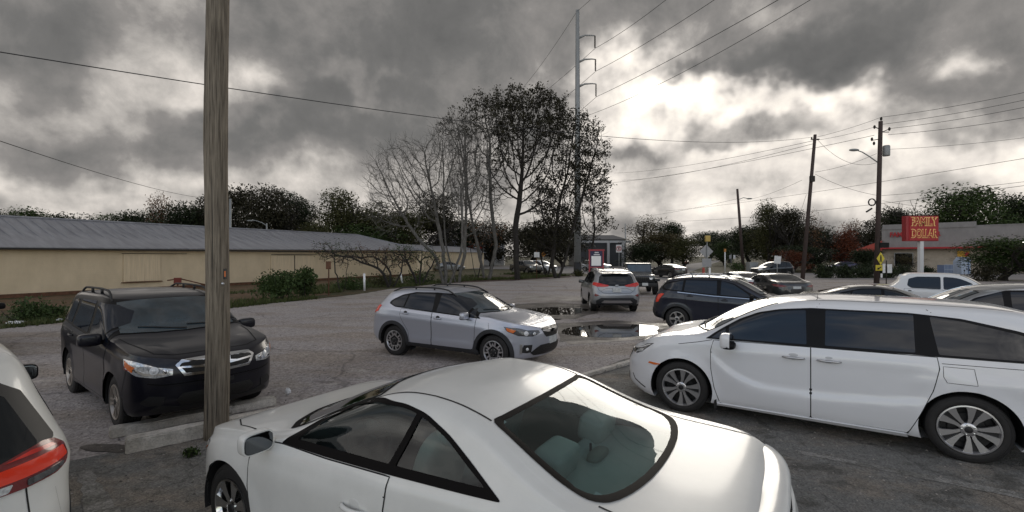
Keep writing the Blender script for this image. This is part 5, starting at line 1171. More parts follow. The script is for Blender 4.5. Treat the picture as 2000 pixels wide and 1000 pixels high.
M['stain'] = ground_mat('damp_lot', [(1, 0, 1, (.105, .092, .082), None), (.8, .5, .62, (.16, .14, .12), None)], rough=(.35, .7), gravel=.4, gscale=30)
M['pale'] = ground_mat('worn_concrete_slab', [(1, 0, 1, (.36, .325, .29), None), (1.2, .45, .62, (.27, .24, .215), None)], rough=(.5, .9), gravel=.3, gscale=40, finevar=.15)
M['paint_line'] = ground_mat('worn_line_paint', [(1, 0, 1, (.26, .25, .235), None), (3.5, .46, .58, (.17, .165, .15), None)], gravel=.6, gscale=55, finevar=.4)
XY = lambda px, py: G(px, py).to_2d().to_tuple()
def blob(px, py, sx, sy, seed, n=40, a=.25):
    rnd = random.Random(seed); ph = [rnd.uniform(0, 6.28) for _ in range(5)]; out = []
    for k in range(n):
        t = 2*math.pi*k/n; r = 1+sum(a/(j+1.5)*math.sin((j+2)*t+ph[j]) for j in range(5)); out.append(XY(px+sx*r*math.cos(t), py+sy*r*math.sin(t)))
    return out
g = MB(); n_ = 40
S_ = 900.0; g.add([(-S_, -60, 0), (S_, -60, 0), (S_, 1500, 0), (-S_, 1500, 0)], [(0, 1, 2, 3)]); tag(g.build('ground', M['soil']), kind='structure')
XY = lambda px, py: G(px, py).to_2d().to_tuple()
edge = [XY(0, 643), XY(200, 622), XY(400, 608), XY(520, 594), XY(640, 582), XY(700, 575), XY(760, 565), XY(830, 557), XY(930, 548), XY(1010, 546), XY(1080, 541), XY(1110, 539)]
sheet('parking_lot', [(-40, 9), (-23, 13.2)]+edge+[(8.5, 50), (16, 46), (40, 43), (70, 38), (70, -40), (-40, -40)], .004, M['lot'], jag=.10, step=.5)
sheet('road', [XY(1095, 534), XY(1140, 534), XY(1200, 547), (30, 44), (80, 40), (80, 58), XY(1345, 533), XY(1372, 522), XY(1412, 508.2), XY(1402, 508.2), XY(1345, 516), XY(1300, 520), XY(1215, 520.5), XY(1000, 519), XY(700, 517), XY(700, 523), XY(1000, 526)], .012, M['road'])
sheet('mulch_bed', [XY(880, 553), XY(1010, 548), XY(1112, 542), XY(1118, 538), XY(1050, 535), XY(900, 541)], .010, M['mulch'], jag=.12, seed=3)
sheet('dirt_patch', [XY(0, 622), XY(80, 600), XY(240, 596), XY(400, 577), XY(500, 566), XY(620, 562), XY(700, 550), XY(690, 541), XY(400, 560), XY(0, 586)], .008, M['dirt'], jag=.35, seed=4)
sheet('dirt_patch', [XY(445, 600), XY(520, 588), XY(640, 576), XY(660, 570), XY(560, 566), XY(450, 575)], .0075, M['dirt'], jag=.3, seed=9)
sheet('near_lot', [(1.05, 8.35), (3.0, 10.6), (12, 5.5), (16, 3.0), (16, -6), (-9, -6), (-9, 4.2), (-5.4, 4.6), (-3.4, 6.3), (-2.0, 5.6), (-1.0, 6.6)], .010, M['near_lot'], jag=.07, seed=6, step=.4)
sheet('worn_slab', [XY(640, 583), XY(770, 566), XY(870, 556), XY(940, 552), XY(900, 562), XY(780, 574), XY(690, 584)], .009, M['pale'], jag=.12, seed=8)
sheet('worn_slab', [XY(1110, 674), XY(1200, 668), XY(1260, 663), XY(1262, 657), XY(1180, 660), XY(1105, 664)], .009, M['pale'], jag=.04, seed=12)
sheet('worn_slab', [XY(1000, 586), XY(1150, 590), XY(1140, 578), XY(1010, 576)], .0085, M['pale'], jag=.1, seed=14)
sheet('damp_patch', [XY(985, 596), XY(1080, 590), XY(1170, 598), XY(1165, 612), XY(1120, 624), XY(1040, 624), XY(990, 610)], .011, M['stain'], jag=.06, seed=5)
sheet('damp_patch', [XY(1085, 632), XY(1200, 626), XY(1320, 634), XY(1310, 662), XY(1200, 664), XY(1095, 668)], .011, M['stain'], jag=.05, seed=7)
sheet('damp_patch', blob(208, 877, 44, 9, 21, a=.2), .014, M['stain'])
wm = mat('puddle_water', (.035, .030, .024), .02, spec=.8, bump=.02, bscale=3); wm.node_tree.nodes['Principled BSDF'].inputs['IOR'].default_value = 1.5
sheet('puddle', blob(1083, 608, 58, 8, 3, a=.16), .016, wm); sheet('puddle', blob(1195, 647, 102, 12.5, 5, a=.10), .016, wm); sheet('puddle', blob(1060, 624, 30, 1.6, 8), .016, wm)
# concrete kerb strip between the lot and the stalls, painted lines
def strip_obj(name, a, b, w, h, m, label=None, cat=None, kind=None, bev=.015, group=None, taper=1.0):
    a, b = Vector(a), Vector(b); d = b-a; mb = MB(); nseg = 14; rnd = random.Random(int(a.x*100)); L_ = d.length
    for i in range(1):
        bm = bmesh.new(); bmesh.ops.create_grid(bm, x_segments=nseg, y_segments=2, size=.5)
        bm.free()
    mb.box((L_/2, 0, h/2), (L_, w, h), taper=taper); o = mb.build(name, m, None, loc=(a.x, a.y, 0), rot=(0, 0, math.atan2(d.y, d.x)))
    bm = bmesh.new(); bm.from_mesh(o.data); bmesh.ops.subdivide_edges(bm, edges=[e for e in bm.edges if e.calc_length() > L_*.6], cuts=nseg); bmesh.ops.bevel(bm, geom=[e for e in bm.edges if e.calc_face_angle(0) > .5], offset=bev, segments=2, affect='EDGES', clamp_overlap=True)
    for v in bm.verts: v.co += Vector((rnd.uniform(-.004, .004), rnd.uniform(-.005, .005), rnd.uniform(-.004, .004)))
    bm.to_mesh(o.data); bm.free(); tag(o, label, cat, group, kind); return o
strip_obj('kerb', G(1120, 743), G(1245, 706), .14, .07, M['concrete'], kind='structure')
strip_obj('wheel_stop', (-4.42, 5.26), (-3.0, 6.46), .19, .17, M['concrete'], 'short thick concrete wheel stop whose end meets the foot of the wooden pole', 'wheel stop', taper=1.0)
strip_obj('wheel_stop', (-4.98, 5.70), (-3.60, 7.0), .20, .12, M['concrete'], 'long low concrete wheel stop lying right under the dark car bumper', 'wheel stop')
sheet('parking_line', [XY(1560, 882), XY(2100, 985), XY(2100, 998), XY(1560, 888)], .014, M['paint_line'], jag=.008, step=.15)
sheet('parking_line', [XY(150, 925), XY(178, 920), XY(240, 1010), XY(170, 1010)], .014, M['paint_line'], jag=.02, step=.12)

# ================================================================ sheds and buildings
def clap(name, c, c2, scale, axis=2):
    m = mat(name, tuple(q*.95 for q in c), .7, var=.06, vscale=1.2, col2=c2, stretch=(1, 1, .5), detail=8); n = m.node_tree; b = n.nodes['Principled BSDF']; t = n.nodes.new('ShaderNodeTexCoord'); w = n.nodes.new('ShaderNodeTexWave'); w.wave_type = 'BANDS'; w.bands_direction = 'XYZ'[axis]; w.wave_profile = 'SAW'; w.inputs['Scale'].default_value = scale; w.inputs['Distortion'].default_value = 0
    n.links.new(t.outputs['Object'], w.inputs['Vector']); bp = n.nodes.new('ShaderNodeBump'); bp.inputs['Strength'].default_value = .45; bp.inputs['Distance'].default_value = .02; n.links.new(w.outputs[0], bp.inputs['Height']); n.links.new(bp.outputs[0], b.inputs['Normal']); return m
M['cream'] = clap('cream_boards', (.70, .565, .38), (.76, .62, .43), 2.4); M['cream_door'] = mat('cream_door_boards', (.70, .565, .385), .7, var=.12, vscale=2, stretch=(6, 1, .4))
M['metal_roof'] = mat('grey_metal_roof', (.23, .23, .25), .45, metal=.1, var=.18, vscale=1.2, col2=(.31, .31, .33), stretch=(3.0, .35, 1)); M['rust'] = mat('rusty_steel', (.12, .055, .03), .85, var=.4, vscale=5)
M['dark_trim'] = mat('dark_trim', (.03, .026, .022), .8)
A_ = Vector((-27.1, 24.4, 0)); dW = Vector((.479, .878, 0)).normalized(); nW = Vector((-dW.y, dW.x, 0))
w = thing('long_shed', (A_.x, A_.y, 0), math.atan2(dW.y, dW.x), 'long low cream timber shed with grey ribbed metal roof left of the lot', 'building')
L0, L1, DP, EV, RG = -24.0, 33.5, 12.0, 2.78, 4.68
EZ = lambda x: 2.72+.0095*max(0, x)
mb = MB(); mb.add([(L0, 0, 0), (L1, 0, 0), (L1, 0, EZ(L1)), (L0, 0, EZ(0)), (L0, DP, 0), (L1, DP, 0), (L1, DP, EZ(L1)), (L0, DP, EZ(0))], [(0, 1, 2, 3), (1, 5, 6, 2), (5, 4, 7, 6), (4, 0, 3, 7)]); mb.build('wall', M['cream'], w)
mb = MB(); e = .45; zd = -.12; hipx = L1-3.6
mb.add([(L0-e, -e, EZ(0)+zd), (L1+e, -e, EZ(L1)+zd), (hipx, DP/2, RG), (L0-e, DP/2, RG+.02), (L1+e, DP+e, EZ(L1)+zd), (L0-e, DP+e, EZ(0)+zd), (L0-e, -e, EZ(0)+zd-.07), (L1+e, -e, EZ(L1)+zd-.07), (L1+e, DP+e, EZ(L1)+zd-.07), (L0-e, DP+e, EZ(0)+zd-.07)], [(0, 1, 2, 3), (1, 4, 2), (4, 5, 3, 2), (6, 7, 1, 0), (7, 8, 4, 1), (9, 8, 7, 6)])
rf = mb.build('roof', M['metal_roof'], w)
mb = MB(); k = L0
while k < L1+.3:      # standing seams of the roof sheets
    t0 = Vector((k, -e-.01, EZ(k)+zd)); xr = k; 
    if k < hipx: t1 = Vector((k, DP/2, RG+.01))
    else: f = (L1+e-k)/(L1+e-hipx); t1 = Vector((k, -e+(DP/2+e)*f, EZ(L1)+zd+(RG-EZ(L1)-zd)*f))
    mb.tube([t0+Vector((0, 0, .015)), t1+Vector((0, 0, .015))], .022, 4); k += .62
mb.build('roof_ribs', M['metal_roof'], rf)
mb = MB(); mb.tube([(L0-e, DP/2, RG+.04), (hipx, DP/2, RG+.03), (L1+e, -e, EZ(L1)+zd+.02)], .09, 6); mb.build('ridge_cap', M['metal_roof'], rf)
mb = MB(); mb.box(((L0+L1)/2, -e-.012, EZ(14)+zd-.09), (L1-L0+.9, .02, .10)); mb.build('fascia', M['dark_trim'], rf)
mb = MB(); mb.box(((L0+L1)/2, -.03, .10), (L1-L0, .04, .22)); mb.build('foundation_board', M['rust'], w)
def shed_x(px):       # position along the wall of a photo column
    r_ = Vector(((px-1000)/FPX, 1, 0)); a = A_; den = r_.x*dW.y-r_.y*dW.x; return (a.y*r_.x-a.x*r_.y)/-den
for (p0, p1, z0, z1) in ((240, 312, .62, 2.36),):
    x0, x1 = shed_x(p0), shed_x(p1); d = MB(); d.box(((x0+x1)/2, -.06, (z0+z1)/2), (x1-x0, .06, z1-z0)); dd = d.build('sliding_door', M['cream_door'], w)
    d = MB(); d.tube([(x0-.1, -.11, z1+.05), (x1+1.6, -.11, z1+.05)], .018, 6); d.build('door_rail', M['dark_trim'], dd)
    d = MB(); 
    for k in range(8): d.box((x0+(x1-x0)*(k+.5)/8, -.095, (z0+z1)/2), (.03, .012, z1-z0-.02))
    d.build('door_battens', M['cream_door'], dd)
    d = MB(); d.box(((x0+x1)/2, -.10, z0-.05), (x1-x0+.2, .12, .05)); d.build('door_sill', M['rust'], dd)
x0, x1 = shed_x(528), shed_x(616); d = MB(); d.box(((x0+x1)/2, -.05, 1.35), (x1-x0, .05, 1.9)); dd = d.build('sliding_door', M['cream_door'], w)
d = MB(); d.tube([(x0, -.12, 2.36), (x1, -.12, 2.36)], .03, 6); d.box(((x0+x1)/2, -.09, 1.5), (.06, .03, 1.6)); d.build('door_rail', M['dark_trim'], dd)
# second cream shed beyond
a = at(828, 500, 66); b_ = at(945, 500, 88); d = Vector((b_.x-a.x, b_.y-a.y, 0)); w2 = thing('small_shed', (a.x, a.y, 0), math.atan2(d.y, d.x), 'small cream shed behind the tree trunks, beyond the long shed', 'building')
mb = MB(); mb.box((d.length/2, 4, 1.45), (d.length, 8, 2.9)); mb.build('wall', M['cream'], w2); mb = MB(); mb.add([(-.4, -.4, 2.9), (d.length+.4, -.4, 2.9), (d.length+.4, 4, 4.0), (-.4, 4, 4.0), (-.4, 8.4, 2.9), (d.length+.4, 8.4, 2.9)], [(0, 1, 2, 3), (3, 2, 5, 4)]); mb.build('roof', M['metal_roof'], w2)
# white and blue gabled house seen between trunks
def simple_house(name, px0, px1, Y, zt, rise, wall, roof, label, win=()):
    a = at(px0, 500, Y); b = at(px1, 500, Y); W_ = b.x-a.x; h = thing(name, (a.x, a.y, 0), 0, label, 'building')
    mb = MB(); mb.box((W_/2, 5, zt/2), (W_, 10, zt)); mb.add([(0, 0, zt), (W_, 0, zt), (W_/2, 0, zt+rise)], [(0, 1, 2)]); mb.build('wall', wall, h)
    mb = MB(); mb.add([(-.4, -.4, zt-.1), (W_/2, -.4, zt+rise+.05), (W_/2, 10.4, zt+rise+.05), (-.4, 10.4, zt-.1)], [(0, 1, 2, 3)]); mb.add([(W_+.4, -.4, zt-.1), (W_/2, -.4, zt+rise+.05), (W_/2, 10.4, zt+rise+.05), (W_+.4, 10.4, zt-.1)], [(3, 2, 1, 0)]); mb.build('roof', roof, h)
    for (x, z, ww, hh) in win:
        mb = MB(); mb.box((x, -.03, z), (ww, .06, hh)); f_ = mb.build('window', M['lamp_white'], h); mb = MB(); mb.box((x, -.07, z), (ww-.25, .03, hh-.25)); mb.build('pane', M['glass'], f_)
    return h
bluew = mat('pale_blue_wall', (.34, .37, .46), .7, var=.06, vscale=1); greyw = mat('grey_block_wall', (.235, .225, .225), .8, var=.10, vscale=1.0, col2=(.29, .28, .28)); whitew = mat('white_wall', (.62, .60, .58), .7, var=.06)
redp = mat('red_paint', (.40, .025, .03), .6); redsoft = mat('faded_red', (.42, .07, .05), .7)
simple_house('house', 850, 888, 95, 5.0, 2.6, bluew, M['metal_roof'], 'pale blue gabled house between the grey tree trunks', win=((1.2, 2.4, .9, 1.2), (3.0, 2.4, .9, 1.2)))
h = simple_house('shop_building', 905, 985, 110, 5.6, .9, whitew, M['metal_roof'], 'white building with red panels behind the tree trunks', win=((6.5, 2.2, 1.4, 1.6), (8.5, 2.2, 1.4, 1.6)))
mb = MB(); mb.box((1.6, -.08, 4.2), (1.5, .1, 1.3)); mb.box((4.6, -.08, 4.3), (2.2, .1, .5)); mb.box((1.9, -.08, 2.9), (1.0, .1, .5)); mb.build('sign_panel', redp, h)
# grey hall with white portal frames
a = at(1128, 500, 105); h = thing('grey_hall', (a.x, a.y, 0), 0, 'dark grey hall with white entrance frames beyond the road, left of the road sign', 'building')
dk = mat('charcoal_cladding', (.055, .058, .064), .6, var=.1, vscale=2); lg = mat('light_frame', (.42, .42, .42), .6)
mb = MB(); mb.box((5.2, 6, 3.0), (11.5, 12, 6.0)); mb.build('wall', dk, h)
mb = MB(); mb.add([(-.8, -.5, 6.0), (11.5, -.5, 6.0), (11.5, 12, 6.0), (-.8, 12, 6.0), (1.5, 4, 7.2), (9.0, 4, 7.2)], [(0, 1, 5, 4), (1, 2, 5), (2, 3, 4, 5), (3, 0, 4)]); mb.build('roof', mat('dull_roof', (.09, .09, .095), .8, var=.1), h)
for x in (.1, 6.6, 9.9):
    mb = MB(); mb.box((x, -1.9, 2.6), (.55, .5, 5.2)); mb.build('column', lg, h)
mb = MB(); mb.box((3.2, -1.9, 5.45), (7.2, .6, .5)); mb.box((9.3, -1.9, 5.45), (4.9, .5, .5)); mb.box((8.2, -1.0, 5.45), (.4, 2.0, .4)); mb.build('beam', lg, h)

# ---------------------------------------------------------------- discount store on the right
a = at(1722, 500, 71); b_ = at(2010, 500, 60); d = Vector((b_.x-a.x, b_.y-a.y, 0)); L_ = d.length+14
st = thing('store', (a.x, a.y, 0), math.atan2(d.y, d.x), 'grey and beige store with red canopy band and lettering behind the red pole sign', 'building')
beige = mat('beige_block', (.42, .36, .29), .75, var=.12, vscale=1.5, col2=(.50, .43, .35)); 
m_ = clap('grey_panel_wall', (.235, .225, .225), (.285, .275, .27), .9, 0); 
mb = MB(); mb.box((L_/2, 8, 4.95), (L_, 16, 3.1)); mb.box((5.2, -.05, 6.65), (10.2, .12, .75)); mb.box((L_/2+5.5, -.03, 6.45), (L_-11.2, .10, .12)); mb.build('upper_wall', m_, st)
mb = MB(); mb.box((L_/2, 8.05, 1.7), (L_-.1, 15.9, 3.4)); mb.build('lower_wall', beige, st)
mb = MB(); mb.box((L_/2, -.6, 3.42), (L_+.6, 1.3, .24)); mb.build('canopy', redp, st)
mb = MB(); mb.add([(-3.6, -1.2, 3.0), (.2, -1.2, 3.0), (.2, -1.2, 4.6), (-3.6, 5, 3.0), (.2, 5, 3.0), (.2, 5, 4.6)], [(0, 1, 2), (3, 5, 4), (0, 2, 5, 3), (0, 3, 4, 1)]); mb.build('side_awning', redsoft, st)
for x in (2.6,):
    mb = MB(); mb.box((x, -.03, 1.7), (2.2, .1, 2.1)); f_ = mb.build('shop_window', lg, st); mb = MB(); mb.box((x, -.09, 1.7), (2.0, .04, 1.9)); mb.build('pane', M['glass'], f_)
mb = MB(); mb.box((9.0, -.12, 2.35), (1.2, .08, 1.3)); mb.build('poster', mat('yellow_poster', (.60, .34, .04), .6), st)
mb = MB(); mb.box((9.0, -.12, 1.35), (1.2, .08, .5)); mb.box((9.35, -.18, 2.5), (.4, .04, .5)); mb.build('poster', redp, st)
def wall_x(px): r_ = (px-1000)/FPX; u = Vector((d.x, d.y)).normalized(); return (a.y*r_-a.x)/(u.x-u.y*r_)
q = text_obj('FAMILY DOLLAR', .95, .06, 'shop_lettering', redp, st, ((wall_x(1738)+wall_x(1837))/2, -.13, 5.45), (R(90), 0, 0), bold=.03); q.scale = ((wall_x(1837)-wall_x(1738))/q.dimensions.x, 1, 1)
mb = MB(); mb.box((14.6, -2.2, 4.2), (.08, 1.3, .08), Matrix.Rotation(.3, 3, 'X')); mb.mi = 1; mb.ell((14.6, -2.9, 3.95), (.35, .25, .12), 12, 8); mb.build('wall_lamp', [M['black_plastic'], mat('lit_lamp', (.8, .8, .8), .5, emit=(1, .97, .9), estr=2.5)], st)
# things in front of the store
def freezer():
    p = at(1887, 500, 57); t = thing('ice_freezer', (p.x, p.y, 0), .2, 'tall pale blue cabinet with a slanted top outside the store wall', 'cabinet'); m1 = mat('pale_blue_paint', (.36, .42, .52), .5, var=.1); mb = MB()
    mb.add([(-.75, 0, 0), (.75, 0, 0), (.75, 0, 2.1), (-.2, 0, 2.15), (-.75, 0, 1.6), (-.75, .9, 0), (.75, .9, 0), (.75, .9, 2.1), (-.2, .9, 2.15), (-.75, .9, 1.6)], [(0, 1, 2, 3, 4), (5, 9, 8, 7, 6), (0, 5, 6, 1), (1, 6, 7, 2), (2, 7, 8, 3), (3, 8, 9, 4), (4, 9, 5, 0)]); mb.build('body', m1, t)
    mb = MB(); mb.box((.35, -.02, 1.0), (.12, .06, 1.9)); mb.build('door_edge', mat('blue_stripe', (.12, .18, .32), .5), t)
    p = at(1853, 500, 56); t = thing('gas_cage', (p.x, p.y, 0), .1, 'low blue wire cage beside two dark shapes outside the store wall', 'cage'); mb = MB()
    for x in np.linspace(-.55, .55, 7): mb.box((x, 0, .6), (.03, .04, 1.2))
    for z in (.05, .6, 1.18): mb.box((0, 0, z), (1.15, .05, .05))
    mb.build('front_bars', m1, t); mb = MB(); mb.box((0, .45, .6), (1.2, .8, 1.1)); mb.build('box', mat('dim_blue', (.15, .20, .32), .7), t)
freezer()

# ================================================================ street furniture
M['wood_pole'] = mat('weathered_pole', (.115, .088, .062), .85, var=.60, vscale=9, bump=.6, bscale=30, stretch=(6, 6, .22), col2=(.33, .28, .215), detail=8)
M['pole_dark'] = mat('dark_pole', (.055, .038, .034), .85, var=.3, vscale=4, stretch=(4, 4, .3)); M['pole_grey'] = mat('galvanised_steel', (.27, .28, .28), .5, metal=.3, var=.1, vscale=2); M['wire'] = mat('wire', (.03, .03, .032), .7)
base = G(422, 855)
t = thing('utility_pole', (base.x, base.y, 0), 0, 'weathered brown wooden pole standing close to the camera in front of the dark car', 'pole')
mb = MB(); pts = []; rad = []; rnd = random.Random(5)
for z in np.linspace(-.1, 7.5, 40): pts.append((.012*math.sin(z*1.3)+.022*z/6.2, .01*math.sin(z), z)); rad.append(.131-.0016*z+rnd.uniform(-.0015, .0015))
mb.tube(pts, rad, 40)
o = mb.build('shaft', M['wood_pole'], t, smooth=True)
bm = bmesh.new(); bm.from_mesh(o.data); 
for v in bm.verts:       # drying cracks
    a = math.atan2(v.co.y, v.co.x); 
    k = .004*math.sin(a*17+v.co.z*.5)+.003*math.sin(a*31+1.3); v.co.x += math.cos(a)*k; v.co.y += math.sin(a)*k
bm.to_mesh(o.data); bm.free()
mb = MB()
for (a, z0, z1, w_) in ((-1.9, .3, 1.9, .010), (-1.4, 1.5, 3.4, .008), (-1.1, .2, .9, .012), (-2.2, 3.0, 5.5, .008), (-1.65, 2.3, 3.1, .006), (-.8, 3.2, 5.0, .008), (-1.75, .1, .6, .014)):
    vs = []; 
    for k in range(13):
        z = z0+(z1-z0)*k/12; aa = a+.05*math.sin(z*3+a*5); rr = .1335-.0016*z+.004*math.sin(aa*17+z*.5)*0+.001; ww = w_*math.sin(math.pi*k/12)/.13; cx = .012*math.sin(z*1.3)+.022*z/6.2; cy = .01*math.sin(z)
        for s in (-.5, .5): vs.append((cx+math.cos(aa+s*ww)*rr, cy+math.sin(aa+s*ww)*rr, z))
    mb.add(vs, [(2*k, 2*k+1, 2*k+3, 2*k+2) for k in range(12)])
mb.build('cracks', M['dark_trim'], t)
mb = MB(); mb.box((.134, -.035, 2.03), (.012, .05, .13)); tg = mb.build('tag_plate', M['black_plastic'], t); mb = MB(); mb.box((.142, -.05, 2.03), (.006, .022, .07)); mb.build('tag_number', mat('orange_tag', (.65, .16, .03), .5), tg)
mb = MB(); mb.ell((.12, -.06, 1.91), (.02, .02, .02), 10, 8); mb.build('nail', M['chrome_dull'], t)
# steel transmission pole
b_ = at(1128, 500, 64); top = at(1126, 20, 64); HT = top.z
t = thing('transmission_pole', (b_.x, b_.y, 0), 0, 'very tall grey steel power pole with three curved arms, rising behind the leafy trees', 'pole')
mb = MB(); mb.tube([(0, 0, 0), (0, 0, HT)], [.50, .26], 16); mb.build('shaft', M['pole_grey'], t, smooth=True)
mb = MB(); mb.lathe([(.54, 0), (.54, 1.35), (.50, 1.36)], 16); mb.build('base_band', M['black_plastic'], t, smooth=True)
ARM = []
for (ya, yi0, yi1, xi) in ((74, 70, 94, 1162), (121, 116, 139, 1163), (169, 164, 189, 1164)):
    za = at(1128, ya, 64).z; p1 = at(xi, yi0, 64); p2 = at(xi+1, yi1, 64); mb = MB(); mb.tube([(.2, 0, za), (1.0, 0, za+.35), (2.0, 0, p1.z+.05), (p1.x-b_.x, 0, p1.z)], [.17, .12, .09, .07], 8); ar = mb.build('arm', M['pole_grey'], t, smooth=True)
    mb = MB(); n = 14; prof = []
    for k in range(n): z = p1.z-(p1.z-p2.z)*k/n; prof += [(.05, z), (.13, z-.03), (.05, z-.08)]
    mb.lathe(prof, 8, 'z', (p1.x-b_.x, 0, 0)); mb.build('insulator', M['dark_trim'], ar); ARM.append(p2)
def wood_pole(px_t, py_t, px_b, Y, r0, r1, m, label, name='utility_pole'):
    tp = at(px_t, py_t, Y); bp_ = at(px_b, 500, Y); t = thing(name, (bp_.x, bp_.y, 0), 0, label, 'pole'); mb = MB(); mb.tube([(0, 0, 0), (tp.x-bp_.x, 0, tp.z)], [r0, r1], 12); mb.build('shaft', m, t, smooth=True); return t, tp, bp_
t1, tp1, bp1 = wood_pole(1592, 263, 1567, 40, .17, .12, M['pole_dark'], 'leaning dark wooden power pole above the dark sedan, left of the street lamp pole')
mb = MB(); mb.box((tp1.x-bp1.x, 0, tp1.z-.4), (.7, .1, .08)); mb.ell((tp1.x-bp1.x-.3, 0, tp1.z-.3), (.06, .06, .1)); mb.build('bracket', M['dark_trim'], t1)
mb = MB(); zz_ = at(1580, 350, 40).z; mb.box((.75, -.16, zz_), (.35, .25, .5)); mb.build('junction_box', M['dark_trim'], t1)
t2, tp2, bp2 = wood_pole(1720, 237, 1712, 38, .20, .15, M['pole_dark'], 'tall dark power pole carrying a street lamp, a transformer and yellow crossing signs')
X2 = lambda px, py: at(px, py, 38)-Vector((bp2.x, bp2.y, 0))
mb = MB(); mb.tube([X2(1714, 317), X2(1697, 305), X2(1684, 297), X2(1672, 293)], .045, 8); la = mb.build('lamp_arm', M['pole_grey'], t2, smooth=True)
mb = MB(); c = X2(1668, 293); mb.ell(c, (.42, .16, .11), 16, 10); mb.build('lamp_head', M['pole_grey'], la, smooth=True)
mb = MB(); c = X2(1731, 294); mb.lathe([(0, -.45), (.24, -.45), (.26, -.40), (.26, .35), (.20, .42), (0, .45)], 16, 'z', c); mb.build('transformer', M['pole_grey'], t2, smooth=True)
mb = MB(); c1 = X2(1708, 248); c2 = X2(1737, 252)
for a, b in ((c1, X2(1718, 252)), (c2, X2(1720, 259)), (X2(1720, 258), X2(1736, 258)), (X2(1704, 274), X2(1716, 272))): mb.tube([a, b], .035, 6)
for c in (c1, c2, X2(1703, 272), X2(1721, 232), X2(1707, 280)): mb.ell(c, (.09, .09, .16), 10, 8)
mb.build('insulators', M['dark_trim'], t2)
mb = MB(); c = X2(1703, 395); q = [c+Vector((math.cos(a)*.28, 0, math.sin(a)*.28)) for a in np.linspace(0, 6.283, 21)]; mb.tube(q, .05, 6, False); mb.tube([X2(1692, 414), X2(1703, 407)], .07, 6); mb.build('cable_coil', M['dark_trim'], t2)
mb = MB(); c = X2(1723, 479); mb.box(c, (.75, .5, .42)); bx_ = mb.build('signal_box', M['black_gloss'], t2)
def yellow_diamond(c, s, par, sym=True):
    ym_ = mat('sign_yellow', (.62, .50, .04), .5); bk = mat('sign_black', (.01, .01, .01), .5)
    mb = MB(); mb.add([c+Vector((0, -.03, s)), c+Vector((s*.62, -.03, 0)), c+Vector((0, -.03, -s)), c+Vector((-s*.62, -.03, 0)), c+Vector((0, .0, s)), c+Vector((s*.62, .0, 0)), c+Vector((0, .0, -s)), c+Vector((-s*.62, .0, 0))], [(3, 2, 1, 0), (4, 5, 6, 7), (0, 1, 5, 4), (1, 2, 6, 5), (2, 3, 7, 6), (3, 0, 4, 7)])
    d_ = mb.build('crossing_sign', ym_, par); mb = MB(); q = c+Vector((0, -.045, 0)); mb.ell(q+Vector((0, 0, .22)), (.055, .01, .06), 10, 6); mb.box(q+Vector((0, 0, .04)), (.11, .015, .24)); mb.box(q+Vector((-.05, 0, -.17)), (.05, .015, .24), Matrix.Rotation(.25, 3, 'Y')); mb.box(q+Vector((.05, 0, -.17)), (.05, .015, .24), Matrix.Rotation(-.25, 3, 'Y')); mb.build('walking_figure', bk, d_)
yellow_diamond(X2(1715, 505)+Vector((0, -.25, 0)), .52, t2)
mb = MB(); c = X2(1713, 523)+Vector((0, -.25, 0)); mb.box(c, (.62, .03, .46)); ys = mb.build('arrow_plate', mat('sign_yellow'), t2); mb = MB(); q = c+Vector((0, -.03, 0)); mb.box(q, (.30, .02, .07), Matrix.Rotation(-.6, 3, 'Y')); mb.add([q+Vector((-.20, -.01, -.14)), q+Vector((-.02, -.01, -.12)), q+Vector((-.16, -.01, .04))], [(0, 1, 2)]); mb.build('arrow', mat('sign_black'), ys)
mb = MB(); mb.box(X2(1717, 538)+Vector((0, -.25, 0)), (.16, .03, .34)); mb.build('white_plate', M['lamp_white'], t2)
# two white plates on a post
def post_sign(name, px, pyb, Y, h, label, plates, m=None, cat='sign', r=.035, tilt=0):
    p = at(px, 500, Y); p.z = 0; t = thing(name, (p.x, p.y, 0), 0, label, cat); mb = MB(); mb.tube([(0, 0, 0), (tilt, 0, h)], r, 8); mb.build('post', m or M['pole_grey'], t, smooth=True)
    for (x0, y0, x1, y1, mm, rot) in plates:
        c0 = at(x0, y0, Y)-p; c1 = at(x1, y1, Y)-p; c = (c0+c1)/2+Vector((0, -.05, 0)); mb = MB(); mb.box(c, (abs(c1.x-c0.x), .03, abs(c1.z-c0.z)), Matrix.Rotation(rot, 3, 'Y')); mb.build('plate', mm, t)
    return t, p
signw = mat('sign_white', (.62, .62, .62), .5, var=.15, vscale=6); signg = mat('sign_back_grey', (.30, .30, .31), .45, metal=.3, var=.1)
post_sign('signpost', 1731, 560, 37, 1.9, 'pair of small white plates on a dark post right of the yellow crossing signs', [(1723, 515, 1728, 533, signw, 0), (1732, 516, 1741, 533, signw, 0)], M['dark_trim'])
